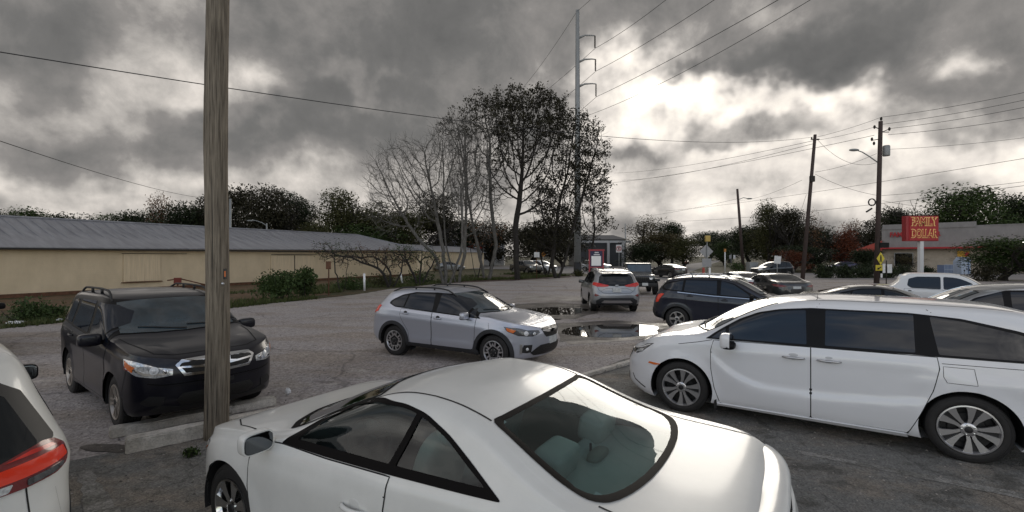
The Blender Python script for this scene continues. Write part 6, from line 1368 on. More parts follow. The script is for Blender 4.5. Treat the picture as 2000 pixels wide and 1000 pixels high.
# red pole sign
p = at(1797, 500, 46); t = thing('pole_sign', (p.x, p.y, 0), 0, 'square red sign with yellow outlined capitals on a white post near the store', 'sign')
z0, z1 = at(1797, 471, 46).z, at(1797, 422, 46).z; W_ = 63*46/FPX
mb = MB(); mb.box((.05, 0, z0/2), (.34, .34, z0)); mb.build('post', M['lamp_white'], t)
mb = MB(); mb.box((0, 0, (z0+z1)/2), (W_, .5, z1-z0)); cb_ = mb.build('cabinet', mat('deep_red', (.30, .015, .02), .4), t); mb = MB(); mb.box((.12, -.27, (z0+z1)/2), (W_-.36, .05, z1-z0-.14)); mb.build('face', redp, cb_)
yl = mat('sign_letter_yellow', (.90, .55, .20), .5)
for k, wd in enumerate(('FAMILY', 'DOLLAR')):
    z = z1-.62-k*1.18
    
    for mm_, yy, bo in ((yl, -.31, .07), (redp, -.335, -.004)):
        q = text_obj(wd, 1.12, .02, 'letters', mm_, cb_, (.12, yy, z), (R(90), 0, 0), bold=bo*1.0); q.scale = ((W_-.58)/max(.1, q.dimensions.x or 1), 1, 1)
# QR board: framed notice board at the lot entrance
Y = 27.0; p = at(1165, 500, Y); p.z = 0; t = thing('notice_board', (p.x, p.y, 0), .12, 'red framed navy notice board with a white square panel, behind the silver car', 'sign')
nv_ = mat('navy_board', (.02, .018, .06), .5); rf_ = mat('red_frame', (.33, .05, .06), .6)
def BX(mb, x0, y0, x1, y1, dy, th): c0 = at(x0, y0, Y)-p; c1 = at(x1, y1, Y)-p; mb.box(((c0.x+c1.x)/2, dy, (c0.z+c1.z)/2), (abs(c1.x-c0.x), th, abs(c1.z-c0.z)))
mb = MB(); BX(mb, 1152, 490, 1177, 521, 0, .05); mb.build('board', nv_, t); mb = MB(); BX(mb, 1149, 487, 1181, 490, 0, .09); BX(mb, 1149.5, 490, 1152, 521, 0, .07); BX(mb, 1177, 490, 1179.5, 521, 0, .07); BX(mb, 1149.5, 521, 1179.5, 523, 0, .07); mb.build('frame', rf_, t)
mb = MB(); BX(mb, 1154.5, 500, 1173.5, 519, -.04, .02); mb.build('white_panel', M['lamp_white'], t)
for (x0, x1, y) in ((1161, 1169, 493.2), (1159, 1171, 497.3)): mb = MB(); BX(mb, x0, y-1.1, x1, y+1.1, -.04, .02); mb.build('text_line', signw, t)
mb = MB(); zb = at(1165, 523, Y).z; mb.box((-.42, 0, zb/2), (.07, .07, zb)); mb.box((.42, 0, zb/2), (.07, .07, zb)); mb.build('legs', rf_, t)
t, p = post_sign('road_sign', 1209, 530, 60, 3.4, 'white square sign with a red and black mark on a thin post', [(1203, 478, 1214, 493, signw, .0)])
mb = MB(); c = at(1208.5, 485.5, 60)-p+Vector((0, -.09, 0)); mb.tube([c+Vector((math.cos(a)*.30, 0, math.sin(a)*.30)) for a in np.linspace(0, 6.283, 21)], .035, 6, False); mb.tube([c+Vector((-.2, 0, .2)), c+Vector((.2, 0, -.2))], .035, 6); mb.mi = 1; mb.box(c+Vector((-.05, .02, -.02)), (.08, .02, .35)); mb.box(c+Vector((.06, .02, .12)), (.22, .02, .07)); mb.build('no_turn_mark', [redp, mat('sign_black')], t)
# diamond warning sign seen from behind, with a yellow beacon and lower plate
t, p = post_sign('warning_sign', 1381, 540, 48, at(1381, 462, 48).z, 'grey diamond sign seen from behind with a yellow box on top of its post', [(1371, 505, 1389, 521, signg, 0)], r=.06)
c = at(1380, 491, 48)-p+Vector((0, .08, 0)); mb = MB(); mb.box(c, (1.02, .03, 1.02), Matrix.Rotation(R(45), 3, 'Y')); mb.build('diamond_plate', signg, t)
mb = MB(); mb.box(at(1382, 466, 48)-p, (.5, .3, .62)); o = mb.build('beacon_box', mat('beacon_yellow', (.50, .36, .10), .6), t); bevel(o, .04)
for px, mm, lb in ((1374, redsoft, 'short reddish bollard at the foot of the diamond sign'), (1386, M['lamp_white'], 'short white bollard at the foot of the diamond sign')):
    p = at(px, 500, 47); t = thing('bollard', (p.x, p.y, 0), 0, lb, 'bollard'); mb = MB(); mb.lathe([(.12, 0), (.12, .95), (.09, 1.05), (0, 1.08)], 12); mb.build('tube', mm, t, smooth=True)
t, p = post_sign('push_button_post', 1416, 530, 62, at(1416, 488, 62).z, 'slim pale post with an orange head, right of the diamond sign', [], M['lamp_white'], cat='post', r=.07)
mb = MB(); mb.box(at(1416, 489, 62)-p, (.22, .2, .4)); mb.build('head', mat('orange_head', (.45, .20, .05), .6), t)
post_sign('road_sign', 1428, 530, 75, 2.6, 'two tiny white signs on one post left of the distant power pole', [(1424, 498, 1428.5, 505, signg, 0), (1432, 498, 1436, 505, signw, 0)])
post_sign('road_sign', 1518, 540, 42, at(1518, 499, 42).z, 'white tilted square sign on a short post left of the dark sedan roof', [(1511.5, 500, 1524.5, 515, signw, .12)])
p = at(1469, 500, 52); t = thing('utility_cabinet', (p.x, p.y, 0), .1, 'grey metal utility cabinet standing on the verge beside the far power pole', 'cabinet'); mb = MB(); mb.box((0, 0, .75), (1.0, .7, 1.5)); o = mb.build('housing', M['pole_grey'], t); bevel(o, .03); mb = MB(); mb.box((0, 0, 1.53), (1.1, .8, .06)); mb.build('lid', M['pole_grey'], t)
t3, tp3, bp3 = wood_pole(1440, 369, 1452, 75, .26, .17, M['pole_dark'], 'distant leaning power pole with a small lamp arm beside the grey cabinet')
mb = MB(); q = lambda px, py: at(px, py, 75)-Vector((bp3.x, bp3.y, 0)); mb.tube([q(1442, 390), q(1452, 386), q(1462, 388)], .06, 6); la = mb.build('lamp_arm', M['pole_grey'], t3); mb = MB(); mb.ell(q(1464, 388), (.5, .2, .12), 10, 6); mb.build('lamp_head', M['pole_grey'], la)
t4, tp4, bp4 = wood_pole(1221, 437, 1222, 100, .14, .10, M['pole_grey'], 'thin pale post in front of the grey hall')
t5, tp5, bp5 = wood_pole(450, 388, 450, 60, .16, .12, M['pole_grey'], 'grey post rising behind the long shed roof beside the near wooden pole')
t6, tp6, bp6 = wood_pole(521, 436, 521, 58, .10, .08, M['pole_grey'], 'street lamp post with curved arm behind the long shed roof', 'street_lamp')
mb = MB(); q = lambda px, py: at(px, py, 58)-Vector((bp6.x, bp6.y, 0)); mb.tube([q(521, 441), q(512, 435), q(500, 431), q(492, 430)], .05, 6); la = mb.build('lamp_arm', M['pole_grey'], t6); mb = MB(); mb.ell(q(488, 431), (.4, .16, .1), 10, 6); mb.build('lamp_head', M['pole_grey'], la)
# signs among the trees
post_sign('road_sign', 1048, 545, 46, at(1048, 488, 46).z, 'white notice with a pointed top on a reddish post between the dark trunks', [(1043, 492.5, 1053.5, 502.5, signw, 0)], M['rust'])
t, p = post_sign('warning_sign', 1061, 540, 52, at(1061, 492, 52).z, 'small orange diamond sign behind the white notice, left of the white car', []); mb = MB(); mb.box(at(1061, 497, 52)-p+Vector((0, -.08, 0)), (.42, .03, .42), Matrix.Rotation(R(45), 3, 'Y')); mb.build('diamond_plate', mat('sign_orange', (.60, .24, .03), .5), t)
# posts along the verge
for (px, pt, pb, tl, lb) in ((712, 534, 568, -.02, 'white marker post standing upright at the edge of the lot'), (786, 532, 554, -.16, 'white marker post leaning left behind the silver crossover')):
    b0 = G(px, pb); t = thing('marker_post', (b0.x, b0.y, 0), 0, lb, 'post'); h = (pb-pt)*b0.y/FPX; mb = MB(); mb.tube([(0, 0, 0), (tl, 0, h)], .07, 10); mb.build('tube', M['lamp_white'], t, smooth=True)
b0 = G(642, 577); t = thing('rusty_sign', (b0.x, b0.y, 0), 0, 'rusty brown sign frame on a dark post beside the green bush', 'sign'); mb = MB(); mb.tube([(0, 0, 0), (0, 0, 1.95)], .04, 8); mb.build('post', M['rust'], t); mb = MB(); mb.box((0, -.04, 1.72), (.28, .03, .45)); mb.build('plate', M['rust'], t)
b0 = at(347, 500, 27.5); t = thing('valve_box', (b0.x, b0.y, 0), .5, 'small rusty red box with a pipe against the shed wall above the dark car roof', 'pipework'); mb = MB(); mb.box((0, 0, .75), (.35, .3, .4)); mb.build('box', mat('rust_red', (.16, .03, .02), .8), t); mb = MB(); mb.tube([(-.5, 0, .8), (.1, 0, .9), (1.2, 0, .55), (2.2, .3, .3)], .04, 6); mb.tube([(0, 0, 0), (0, 0, .6)], .05, 6); mb.build('pipe', M['rust'], t)
# ---------------------------------------------------------------- wires
wires = []
def wire(a, b, sag, label, r=.014, group=None, ext=0):
    a, b = Vector(a), Vector(b); mb = MB(); n = 28; pts = []
    for k in range(n+1): t = k/n; p = a.lerp(b, t); p.z -= sag*4*t*(1-t); pts.append(p)
    mb.tube(pts, r, 5, False); o = mb.build('overhead_wire', M['wire']); tag(o, label, 'wire', group or 'overhead wires'); return o
GT = 'high voltage wires on the steel pole'; LT = 'high wire hung from the curved arms of the tall steel pole'
for k, p2 in enumerate(ARM):
    ex, ey = ((1290, 0), (1381, 0), (1500, 0))[k]; e = at(ex, ey, (50, 44, 36)[k]); d = e-p2
    wire(p2, p2+d*1.5, .5, ('uppermost', 'middle', 'lowest')[k]+' high wire running from the steel pole arms to the top edge', .028, GT)
    e = at((1020, 1060, 1075)[k]-60, (255, 262, 300)[k], 95); wire(p2, e, .6, ('uppermost', 'middle', 'lowest')[k]+' high wire running from the steel pole arms down behind the trees', .028, GT)
tpz = at(1127, 22, 64); wire(tpz, at(1175, -22, 55), .1, 'wire from the very top of the steel pole to the top edge', .026, GT); wire(tpz, at(1000, 195, 100), .8, 'wire from the very top of the steel pole down behind the trees', .026, GT)
wire(at(1120, 235, 75), at(1640, -35, 34), 1.0, 'long wire crossing the bright cloud to the top edge, right of the others', .026, GT)
wire(at(-60, 92, 9), tp1+Vector((-.2, 0, -.2)), 1.05, 'long sagging wire from the upper left edge to the leaning pole', .012)
wire(at(-60, 255, 14), tp5, .7, 'sagging wire from the left edge to the grey post behind the shed', .014)
N1 = [(1593, 269), (1594, 276), (1594, 272), (1594, 280)]
for k, (a_, b_, lb) in enumerate((((1721, 229), (2080, 163), 'topmost wire right of the lamp pole'), ((1722, 243), (2080, 178), 'second wire from the top right of the lamp pole'), ((1738, 251), (2080, 193), 'third wire from the top right of the lamp pole'), ((1735, 263), (2080, 216), 'fourth wire right of the lamp pole just above the transformer'))):
    wire(at(*a_, 38), at(*b_, 30), .18, lb, .016)
for (a_, Ya, b_, Yb, sg_, lb) in (((1721, 229), 38, (1594, 268), 40, .1, 'short topmost wire between the two power poles'), ((1708, 248), 38, (1594, 274), 40, .1, 'second short wire between the two power poles'), ((1708, 264), 38, (1160, 360), 90, .6, 'wire passing below the leaning pole top toward the far left trees'),
    ((1592, 274), 40, (1200, 338), 95, .6, 'upper wire running from the leaning pole toward the far trees'), ((1591, 280), 40, (1215, 352), 95, .7, 'lower wire running from the leaning pole toward the far trees'), ((1596, 272), 40, (1712, 318), 38, .9, 'slack looping wire from the leaning pole top to the lamp arm'),
    ((1592, 340), 40, (1716, 382), 38, .25, 'slack wire from the middle of the leaning pole down to the cable coil pole'), ((2080, 296), 33, (1300, 412), 120, .5, 'long single wire crossing low in front of the bright clouds at right'), ((2080, 345), 30, (1722, 382), 38, .1, 'low wire right of the cable coil, upper of two'), ((2080, 352), 32, (1330, 432), 90, .5, 'low wire right of the cable coil, lower of two'),
    ((1724, 392), 38, (1826, 405), 46, .1, 'short wire from the cable coil toward the trees above the store'), ((1441, 388), 75, (1240, 425), 110, .3, 'wire from the distant lamp pole toward the far left trees'), ((1441, 392), 75, (1566, 352), 40, .4, 'wire from the distant lamp pole to the leaning pole'), ((2080, 258), 35, (1725, 292), 38, .2, 'thin wire from the transformer to the right edge'), ((1712, 300), 38, (1592, 336), 40, .2, 'thin wire between the transformer pole and the leaning pole')):
    wire(at(*a_, Ya), at(*b_, Yb), sg_, lb, .013 if Yb < 60 else .018)
p = at(1578, 500, 40); gw = wire(at(1575, 380, 40), Vector((bp1.x-3.4, 38, 0)), 0, 'guy wire with a pale sleeve slanting from the leaning pole to the ground', .012)
# ================================================================ vehicles in place
def hd(deg, rev=False): return (math.cos(R(deg)), math.sin(R(deg)))
c_, _C = build_coupe(); place(c_, (-2.14, 3.50), hd(180-31.5), 'L', .885)
v_, _C = build_van(); place(v_, G(1330, 806), (-.840, .542), 'L', .955)
x_, _C = build_cross(); place(x_, G(963, 722), (.873, -.488), 'R', .855)
f_, _C = build_forester(); place(f_, G(224, 838), (.80, -.60), 'R', .87)

rg_, _C = build_rogue(); rg_.rotation_euler = (0, 0, R(180-36))
# rear right corner of the skin (s 4.45, y -.80) goes to the photographed corner
_a = R(180-36); _l = Vector((SP_ROGUE['fo']-4.42, -.80)); _w = Vector((-2.76, 2.80)); rg_.location = (_w.x-(_l.x*math.cos(_a)-_l.y*math.sin(_a)), _w.y-(_l.x*math.sin(_a)+_l.y*math.cos(_a)), 0)
def put(o, x, y, deg): o.location = (x, y, 0); o.rotation_euler = (0, 0, R(deg)); return o
tx_ = build_trax(); _p = G(1322, 645); _d = Vector((.873, -.488, 0)); _f = _p+_d*2.555; place(tx_, _f, _d, 'R', .86)
ed_ = build_edge(); put(ed_, 4.28-.05, 18.9+3.8-.98+.0, 88)
jp_ = build_jeep(); put(jp_, 7.55, 26.9, -98)
put(build_sedan('black sedan on the road seen from behind at an angle, right of the off-road car', 'paint_black', .4), 15.6, 50.0, 118)
put(build_sedan('dark sedan with sloping rear window and pale licence plate, below the leaning power pole', 'paint_black', .7), 12.9, 24.2, 86)
_o = put(build_sedan('low dark car of which only the roof arc shows above the minivan roof', 'paint_graphite', .6, screen_mat=M['glass_screen']), 12.9, 13.75, -32); _o.scale = (.98, 1, .94)
put(build_truck('white crew cab pickup truck whose cab shows above the minivan roof', 'paint_white'), 16.75, 15.7, -38).scale = (1, 1, .955)
put(build_suv('silver grey wagon nosing left behind the minivan roof with a bright window line', 'paint_silver', .8, glass=M['glass_tint'], clad=None, patches=[('window_line', 'side', [(1.2, 1.035), (1.62, 1.36), (2.0, 1.54), (2.5, 1.59), (3.4, 1.57), (3.4, 1.60), (2.5, 1.62), (1.97, 1.575), (1.56, 1.38), (1.12, 1.03)], M['chrome'], 'both', .014)]), 8.7, 10.3, 150)
put(build_suv('dark grey sport utility car at the right edge behind the silver wagon', 'paint_graphite', .5), 14.5, 12.7, 160)
put(build_suv('pale silver green car standing beyond the notice board', 'paint_silver', .35), 13.3, 66, -35)
put(build_sedan('pale green car roof seen just above the dark blue car roof, left one', 'paint_green', .35), 9.7, 21.8, 75)
put(build_sedan('white car roof seen just above the dark blue car roof, right one', 'paint_white', .35), 11.9, 26.5, 100)
put(build_suv('white sport utility car parked on the grass behind the tree trunks', 'paint_white', .35), 4.9, 60, -50)
put(build_truck('dark pickup truck hidden among the dark tree trunks', 'paint_black', .35), 2.6, 57, -60)
put(build_suv('dark car parked under the trees behind the white tilted sign', 'paint_black', .35), 27.0, 50, 190)
put(build_sedan('small purple car parked beyond the hedge', 'paint_purple', .35), 48.5, 70, 175)
put(build_sedan('tiny dull red car far along the road', 'paint_red', .3), 47, 125, -110)
put(build_sedan('tiny white car far along the road at its right side', 'paint_white', .3), 63, 150, -115)
put(build_sedan('pale car behind the low trunks left of the tallest tree', 'paint_silver', .3), -8.0, 70, 20)
put(build_suv('dark car beyond the left edge of which only the door mirror shows', 'paint_black', .4), -12.29, 9.76, math.degrees(math.atan2(-.6, .8)))
# ================================================================ vegetation
def leaf_mat(name, c, c2, rough=.65, trans=.0):
    m = bpy.data.materials.new(name); m.use_nodes = True; n = m.node_tree; b = n.nodes['Principled BSDF']; g_ = n.nodes.new('ShaderNodeNewGeometry'); r = n.nodes.new('ShaderNodeValToRGB'); n.links.new(g_.outputs['Random Per Island'], r.inputs[0])
    r.color_ramp.elements[0].color = (*c, 1); r.color_ramp.elements[1].color = (*c2, 1); n.links.new(r.outputs[0], b.inputs['Base Color']); b.inputs['Roughness'].default_value = rough; b.inputs['Specular IOR Level'].default_value = .25
    MATS[name] = m; return m
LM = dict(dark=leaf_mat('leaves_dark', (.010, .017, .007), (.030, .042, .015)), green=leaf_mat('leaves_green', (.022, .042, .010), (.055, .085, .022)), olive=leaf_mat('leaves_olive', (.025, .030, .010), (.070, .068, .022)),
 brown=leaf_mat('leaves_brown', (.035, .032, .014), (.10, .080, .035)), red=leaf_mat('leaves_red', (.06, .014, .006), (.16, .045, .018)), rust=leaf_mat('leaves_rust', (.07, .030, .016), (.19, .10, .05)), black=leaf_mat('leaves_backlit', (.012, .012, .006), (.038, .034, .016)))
BARK = mat('bark_grey', (.085, .078, .070), .9, var=.5, vscale=5, stretch=(3, 3, .5), bump=.5, bscale=15, col2=(.18, .17, .155)); BARKD = mat('bark_dark', (.026, .022, .019), .9, var=.4, vscale=5)
def grow_tree(rnd, h, r0, levels=5, spread=.5, stems=1, fork=(2, 3), bend=.18, up=.15, first=.28, shrink=.72, kink=3, minr=.006, lean=(0, 0)):
    """returns branch tubes [(points, radii)] and tips"""
    tubes, tips = [], []
    def branch(p, d, L_, r, lv):
        n = kink+ (2 if lv == levels else 0); pts = [p.copy()]; rad = [r]
        for i in range(n):
            d = (d+Vector((rnd.gauss(0, bend), rnd.gauss(0, bend), rnd.gauss(0, bend*.6)+up*.25))).normalized(); p = p+d*(L_/n); pts.append(p.copy()); rad.append(max(minr, r*(1-.42*(i+1)/n)))
            if lv <= 3 and i >= 0 and lv > 0 and rnd.random() < .55:
                q = side_dir(d, rnd, spread*1.35); sub(p, q, L_*rnd.uniform(.45, .75), rad[-1]*.55, lv-1)
        tubes.append((pts, rad, lv))
        if lv == 0: tips.append((p, d)); return
        if lv <= 1: tips.append((p, d))
        for k in range(rnd.choice(fork)): q = side_dir(d, rnd, spread); sub(p, q, L_*shrink*rnd.uniform(.8, 1.15), rad[-1]*.74, lv-1)
    def sub(p, d, L_, r, lv): branch(p, d, L_, max(r, minr), lv)
    def side_dir(d, rnd, s):
        a = rnd.uniform(0, 2*math.pi); t = abs(rnd.gauss(s, s*.3)); u = d.orthogonal().normalized(); v = d.cross(u); return (d*math.cos(t)+(u*math.cos(a)+v*math.sin(a))*math.sin(t)+Vector((0, 0, up))).normalized()
    for s in range(stems):
        a = 2*math.pi*s/max(1, stems)+rnd.uniform(-.4, .4); k = 0 if stems == 1 else rnd.uniform(.12, .42)
        d = Vector((math.cos(a)*k+lean[0], math.sin(a)*k+lean[1], 1)).normalized(); o = Vector((math.cos(a), math.sin(a), 0))*(0 if stems == 1 else r0*1.6)
        branch(o, d, h*first, r0*(1 if stems == 1 else rnd.uniform(.55, .9)), levels)
    return tubes, tips
def tree_obj(name, label, loc, rnd, h, r0, leaf=None, bark=None, group=None, leafn=5, leafs=.22, leafr=.5, cat='tree', leafz=0.0, xs=1.0, minleaf=0, leafx=None, **kw):
    tubes, tips = grow_tree(rnd, h, r0, **kw)
    top = max(p[-1].z for p, r, l in tubes); s = h/top
    t = thing(name, loc, rnd.uniform(0, .3), label, cat, group); mb = MB()
    for p, r, l in tubes: mb.tube([Vector((q.x*s*xs, q.y*s*xs, q.z*s)) for q in p], r, 7 if l > 3 else (5 if l > 1 else 3), cap=False)
    mb.build('trunk', bark or BARK, t, smooth=True)
    if leaf:
        vs, fs = [], []
        for (p, d) in tips:
            p = Vector((p.x*s*xs, p.y*s*xs, p.z*s))
            if p.z < h*leafz: continue
            if leafx and not leafx(p, rnd): continue
            for k in range(leafn):
                c = p+Vector((rnd.gauss(0, leafr), rnd.gauss(0, leafr), rnd.gauss(0, leafr*.8))); leaf_quad(vs, fs, c, leafs*rnd.uniform(.6, 1.3), rnd)
        if fs: me_obj('crown', vs, fs, leaf, t)
    return t
def leaf_quad(vs, fs, c, s, rnd):
    u = Vector((rnd.gauss(0, 1), rnd.gauss(0, 1), rnd.gauss(0, 1))).normalized(); v = u.orthogonal().normalized(); w = u.cross(v); a = rnd.uniform(0, 6.28); v, w = v*math.cos(a)+w*math.sin(a), w*math.cos(a)-v*math.sin(a); o = len(vs)
    vs += [tuple(c-v*s), tuple(c+w*s*.42-v*s*.1), tuple(c+v*s), tuple(c-w*s*.42+v*s*.1)]; fs.append((o, o+1, o+2, o+3))
def me_obj(name, vs, fs, m, par, loc=None):
    me = bpy.data.meshes.new(name); me.from_pydata(vs, [], fs); me.materials.append(m); o = bpy.data.objects.new(name, me); COL.objects.link(o)
    if par: o.parent = par
    if loc is not None: o.location = loc
    return o
def crown_mesh(rnd, w, h, n, s, lumps=9, base=.25, airy=.0):
    """leaf faces spread through uneven lumps of a crown (w wide, h high, from base*h up)"""
    L_ = []
    for k in range(lumps):
        a = rnd.uniform(0, 6.28); rr = rnd.uniform(0, .5)*w*.62; z = h*(base+(1-base)*rnd.uniform(.12, .86)); sz = w*rnd.uniform(.16, .30)*(1.15-.5*abs(z/h-.55)); L_.append((Vector((math.cos(a)*rr, math.sin(a)*rr*.8, z)), sz))
    L_.append((Vector((0, 0, h*.6)), w*.3)); L_.append((Vector((rnd.uniform(-.1, .1)*w, 0, h*.86)), w*.16))
    vs, fs = [], []
    tot = sum(q[1]**2 for q in L_)
    for c, sz in L_:
        m = int(n*sz**2/tot)
        for k in range(m):
            d = Vector((rnd.gauss(0, 1), rnd.gauss(0, 1), rnd.gauss(0, 1))).normalized(); r = sz*(rnd.random()**.5); p = c+Vector((d.x*r, d.y*r, d.z*r*.8))
            leaf_quad(vs, fs, p, s*rnd.uniform(.6, 1.4), rnd)
    return vs, fs
def fan_tree(name, label, base, Y0, blobs, seed, stems=3, trunk=.2, natt=420, leaf=None, bark=None, step=.38, leafn=4, leafs=.15, leafr=.32, leafp=None, twigs=3, twl=.7, stemr=.6, minr=.013, cat='tree', zmin=0.0, wig=.10):
    """tree grown toward points spread through its crown (blobs: x, y, z, rx, rz, weight relative to the base); stems fork low and fan out"""
    rnd = random.Random(seed); np.random.seed(seed)
    att = []; tot = sum(b[5] for b in blobs)
    for (bx, by, bz, rx, rz, wt) in blobs:
        for _ in range(int(natt*wt/tot)):
            d = Vector((rnd.gauss(0, 1), rnd.gauss(0, 1), rnd.gauss(0, 1))).normalized()*(rnd.random()**.40); att.append((bx+d.x*rx, by+d.y*rx*.8, bz+d.z*rz))
    att = np.array(att); nodes = []; par = []; alive = np.ones(len(att), bool)
    for s_ in range(stems):
        a = 2*math.pi*s_/stems+rnd.uniform(-.5, .5); nodes.append((math.cos(a)*stemr*.35, math.sin(a)*stemr*.3, 0.0)); par.append(-1)
        q = att[:, 2].min()*rnd.uniform(.45, .75); k = int(q/step); lx_, ly_ = math.cos(a)*stemr, math.sin(a)*stemr*.7
        for i in range(1, k+1):
            par.append(len(nodes)-1); t = i/k; nodes.append((nodes[-1][0]*1.0+lx_/k+rnd.gauss(0, .03), nodes[-1][1]+ly_/k+rnd.gauss(0, .03), i*step))
    pos = np.array(nodes); par = list(par); na = len(att); kc = {}
    d2 = ((att[:, None, :]-pos[None, :, :])**2).sum(2); near = d2.argmin(1); dm = d2.min(1)
    for it in range(110):
        alive &= dm > (step*1.3)**2
        if not alive.any(): break
        dirs = {}
        for a_ in np.where(alive)[0]:
            n_ = int(near[a_]); v = att[a_]-pos[n_]; dirs[n_] = dirs.get(n_, 0)+v/np.linalg.norm(v)
        new = []
        for n_, v in dirs.items():
            l = np.linalg.norm(v)
            if l < .05 or kc.get(n_, 0) >= 3: dm[near == n_] = 1e9; alive[near == n_] = False if kc.get(n_, 0) >= 3 else alive[near == n_]; continue
            kc[n_] = kc.get(n_, 0)+1
            v = v/l+np.array([rnd.gauss(0, wig), rnd.gauss(0, wig), rnd.gauss(0, wig)+.02])
            if par[n_] >= 0: w_ = pos[n_]-pos[par[n_]]; v = v*.62+w_/(np.linalg.norm(w_)+1e-6)*.38
            v /= np.linalg.norm(v); new.append((n_, pos[n_]+v*step))
        if not new or len(pos) > 9000: break
        q = np.array([b for _, b in new]); o_ = len(pos); pos = np.concatenate([pos, q]); par += [n_ for n_, _ in new]
        d2 = ((att[:, None, :]-q[None, :, :])**2).sum(2); k2 = d2.argmin(1); m2 = d2.min(1); up_ = m2 < dm; near = np.where(up_, k2+o_, near); dm = np.where(up_, m2, dm)
    n = len(pos); kids = [[] for _ in range(n)]
    for i, p_ in enumerate(par):
        if p_ >= 0: kids[p_].append(i)
    R_ = np.zeros(n); e = 2.35
    for i in range(n-1, -1, -1): R_[i] = minr if not kids[i] else sum(R_[k]**e for k in kids[i])**(1/e)
    sc_ = trunk/R_.max() if trunk else 1; R_ = np.maximum(minr, R_*sc_)
    t = thing(name, (base[0], base[1], 0), 0, label, cat); mb = MB(); P3 = [Vector(q) for q in pos]
    done = [False]*n; tips = []
    for i in range(n):
        if not kids[i]: tips.append(i)
        if par[i] == -1 or len(kids[par[i]]) > 1 and max(kids[par[i]], key=lambda k: R_[k]) != i or par[i] == -1:
            ch = [i] if par[i] == -1 else [par[i], i]
            while kids[ch[-1]]: ch.append(max(kids[ch[-1]], key=lambda k: R_[k]))
            r0 = R_[i]; rr = [min(float(R_[c]), r0*1.0) if k == 0 and par[i] != -1 else float(R_[c]) for k, c in enumerate(ch)]
            if len(ch) > 1: mb.tube([P3[c] for c in ch], rr, 7 if r0 > .06 else (5 if r0 > .03 else 3), cap=False)
    lv, lf = [], []
    for i in range(n):
        if R_[i] > minr*2.6: continue
        last = not kids[i]
        for k in range(twigs if last else (1 if rnd.random() < .45 else 0)):
            p = P3[i]; base_d = (P3[i]-P3[par[i]]).normalized() if par[i] >= 0 else Vector((0, 0, 1)); d = (base_d+Vector((rnd.gauss(0, .5), rnd.gauss(0, .5), rnd.gauss(0, .4)))).normalized(); l = twl*rnd.uniform(.5, 1.2)
            a = p+d*l*.5+Vector((rnd.gauss(0, .04), 0, rnd.gauss(0, .04))); b = a+(d+Vector((rnd.gauss(0, .25), rnd.gauss(0, .25), .12))).normalized()*l*.5; mb.tube([p, a, b], [minr*.8, minr*.65, minr*.45], 3, cap=False)
            if leaf and (leafp is None or rnd.random() < leafp(b)):
                for q in range(leafn):
                    c = p.lerp(b, rnd.uniform(.2, 1.1))+Vector((rnd.gauss(0, leafr), rnd.gauss(0, leafr), rnd.gauss(0, leafr*.8)))
                    if c.z > zmin: leaf_quad(lv, lf, c, leafs*rnd.uniform(.6, 1.35), rnd)
    mb.build('trunk', bark or BARK, t, smooth=True)
    if lf: me_obj('crown', lv, lf, leaf, t)
    return t
def fan_px(name, label, pxb, Y, cl, seed, **kw):
    """cl: crown lobes in photo pixels (x, y, half width, half height, weight) at distance Y"""
    b0 = at(pxb, 500, Y); bl = []
    for (x, y, w, h, wt) in cl: c = at(x, y, Y); bl.append((c.x-b0.x, 0, c.z, w*Y/FPX, h*Y/FPX, wt))
    return fan_tree(name, label, (b0.x, b0.y), Y, bl, seed, **kw)
PROTO = {}
def dense(kind, px, Y, ztop, w, label, leaf, group, var=0, name='leafy_tree', n=2600, airy=False, base=.12, zb=None):
    """broad tree: trunk with limbs and a leafy crown; crown meshes of a kind share data"""
    key = (kind, leaf, var)
    rnd = random.Random(hash(key) % 1000 if False else (var*31+len(kind)*7+len(leaf)*3))
    if key not in PROTO:
        vs, fs = crown_mesh(rnd, 1.0*8, 10, int(n*3.4), .14, lumps=19, base=base); me = bpy.data.meshes.new('crown'); me.from_pydata(vs, [], fs); me.materials.append(LM[leaf])
        tubes, tips = grow_tree(rnd, 9.0, .32, levels=3, spread=.5, first=.3, up=.1); mb = MB()
        top = max(p[-1].z for p, r, l in tubes); s = 8.6/top
        for p, r, l in tubes: mb.tube([Vector((q.x*s, q.y*s, q.z*s)) for q in p], r, 6, cap=False)
        tm_ = bpy.data.meshes.new('trunk'); tm_.from_pydata(mb.v, [], mb.f); tm_.materials.append(BARKD); PROTO[key] = (me, tm_)
    me, tm_ = PROTO[key]; p = at(px, 500, Y); t = thing(name, (p.x, p.y, 0), random.Random(px).uniform(0, 6.28), label, 'tree', group)
    for nm, m in (('crown', me), ('trunk', tm_)):
        o = bpy.data.objects.new(nm, m); COL.objects.link(o); o.parent = t; o.scale = (w/8, w/8, ztop/10)
    return t
zt = lambda py, Y: CAMH+(500-py)*Y/FPX
# ---------------------------------------------------------------- tree line behind the shed
def wpx(wpx_, Y): return wpx_*Y/FPX
BG = 'background trees behind the sheds and the road'
rows = [  # px, top py, width px, Y, leaf, label
 (-20, 405, 120, 75, 'dark'), (55, 404, 110, 78, 'green'), (125, 408, 110, 74, 'dark'), (205, 410, 100, 76, 'green'), (262, 408, 100, 72, 'dark'),
 (345, 385, 110, 74, 'dark'), (400, 372, 100, 78, 'black'), (468, 360, 110, 80, 'black'), (535, 360, 120, 76, 'black'), (590, 376, 90, 84, 'dark'), (612, 430, 90, 70, 'olive'),
 (672, 366, 110, 78, 'olive'), (735, 384, 120, 80, 'olive'), (790, 408, 120, 84, 'olive'), (855, 372, 110, 90, 'black'), (700, 432, 150, 76, 'green'), (905, 425, 110, 100, 'dark'), (960, 430, 110, 100, 'black'), (1040, 425, 150, 95, 'black'), (1100, 440, 110, 95, 'black'),
]
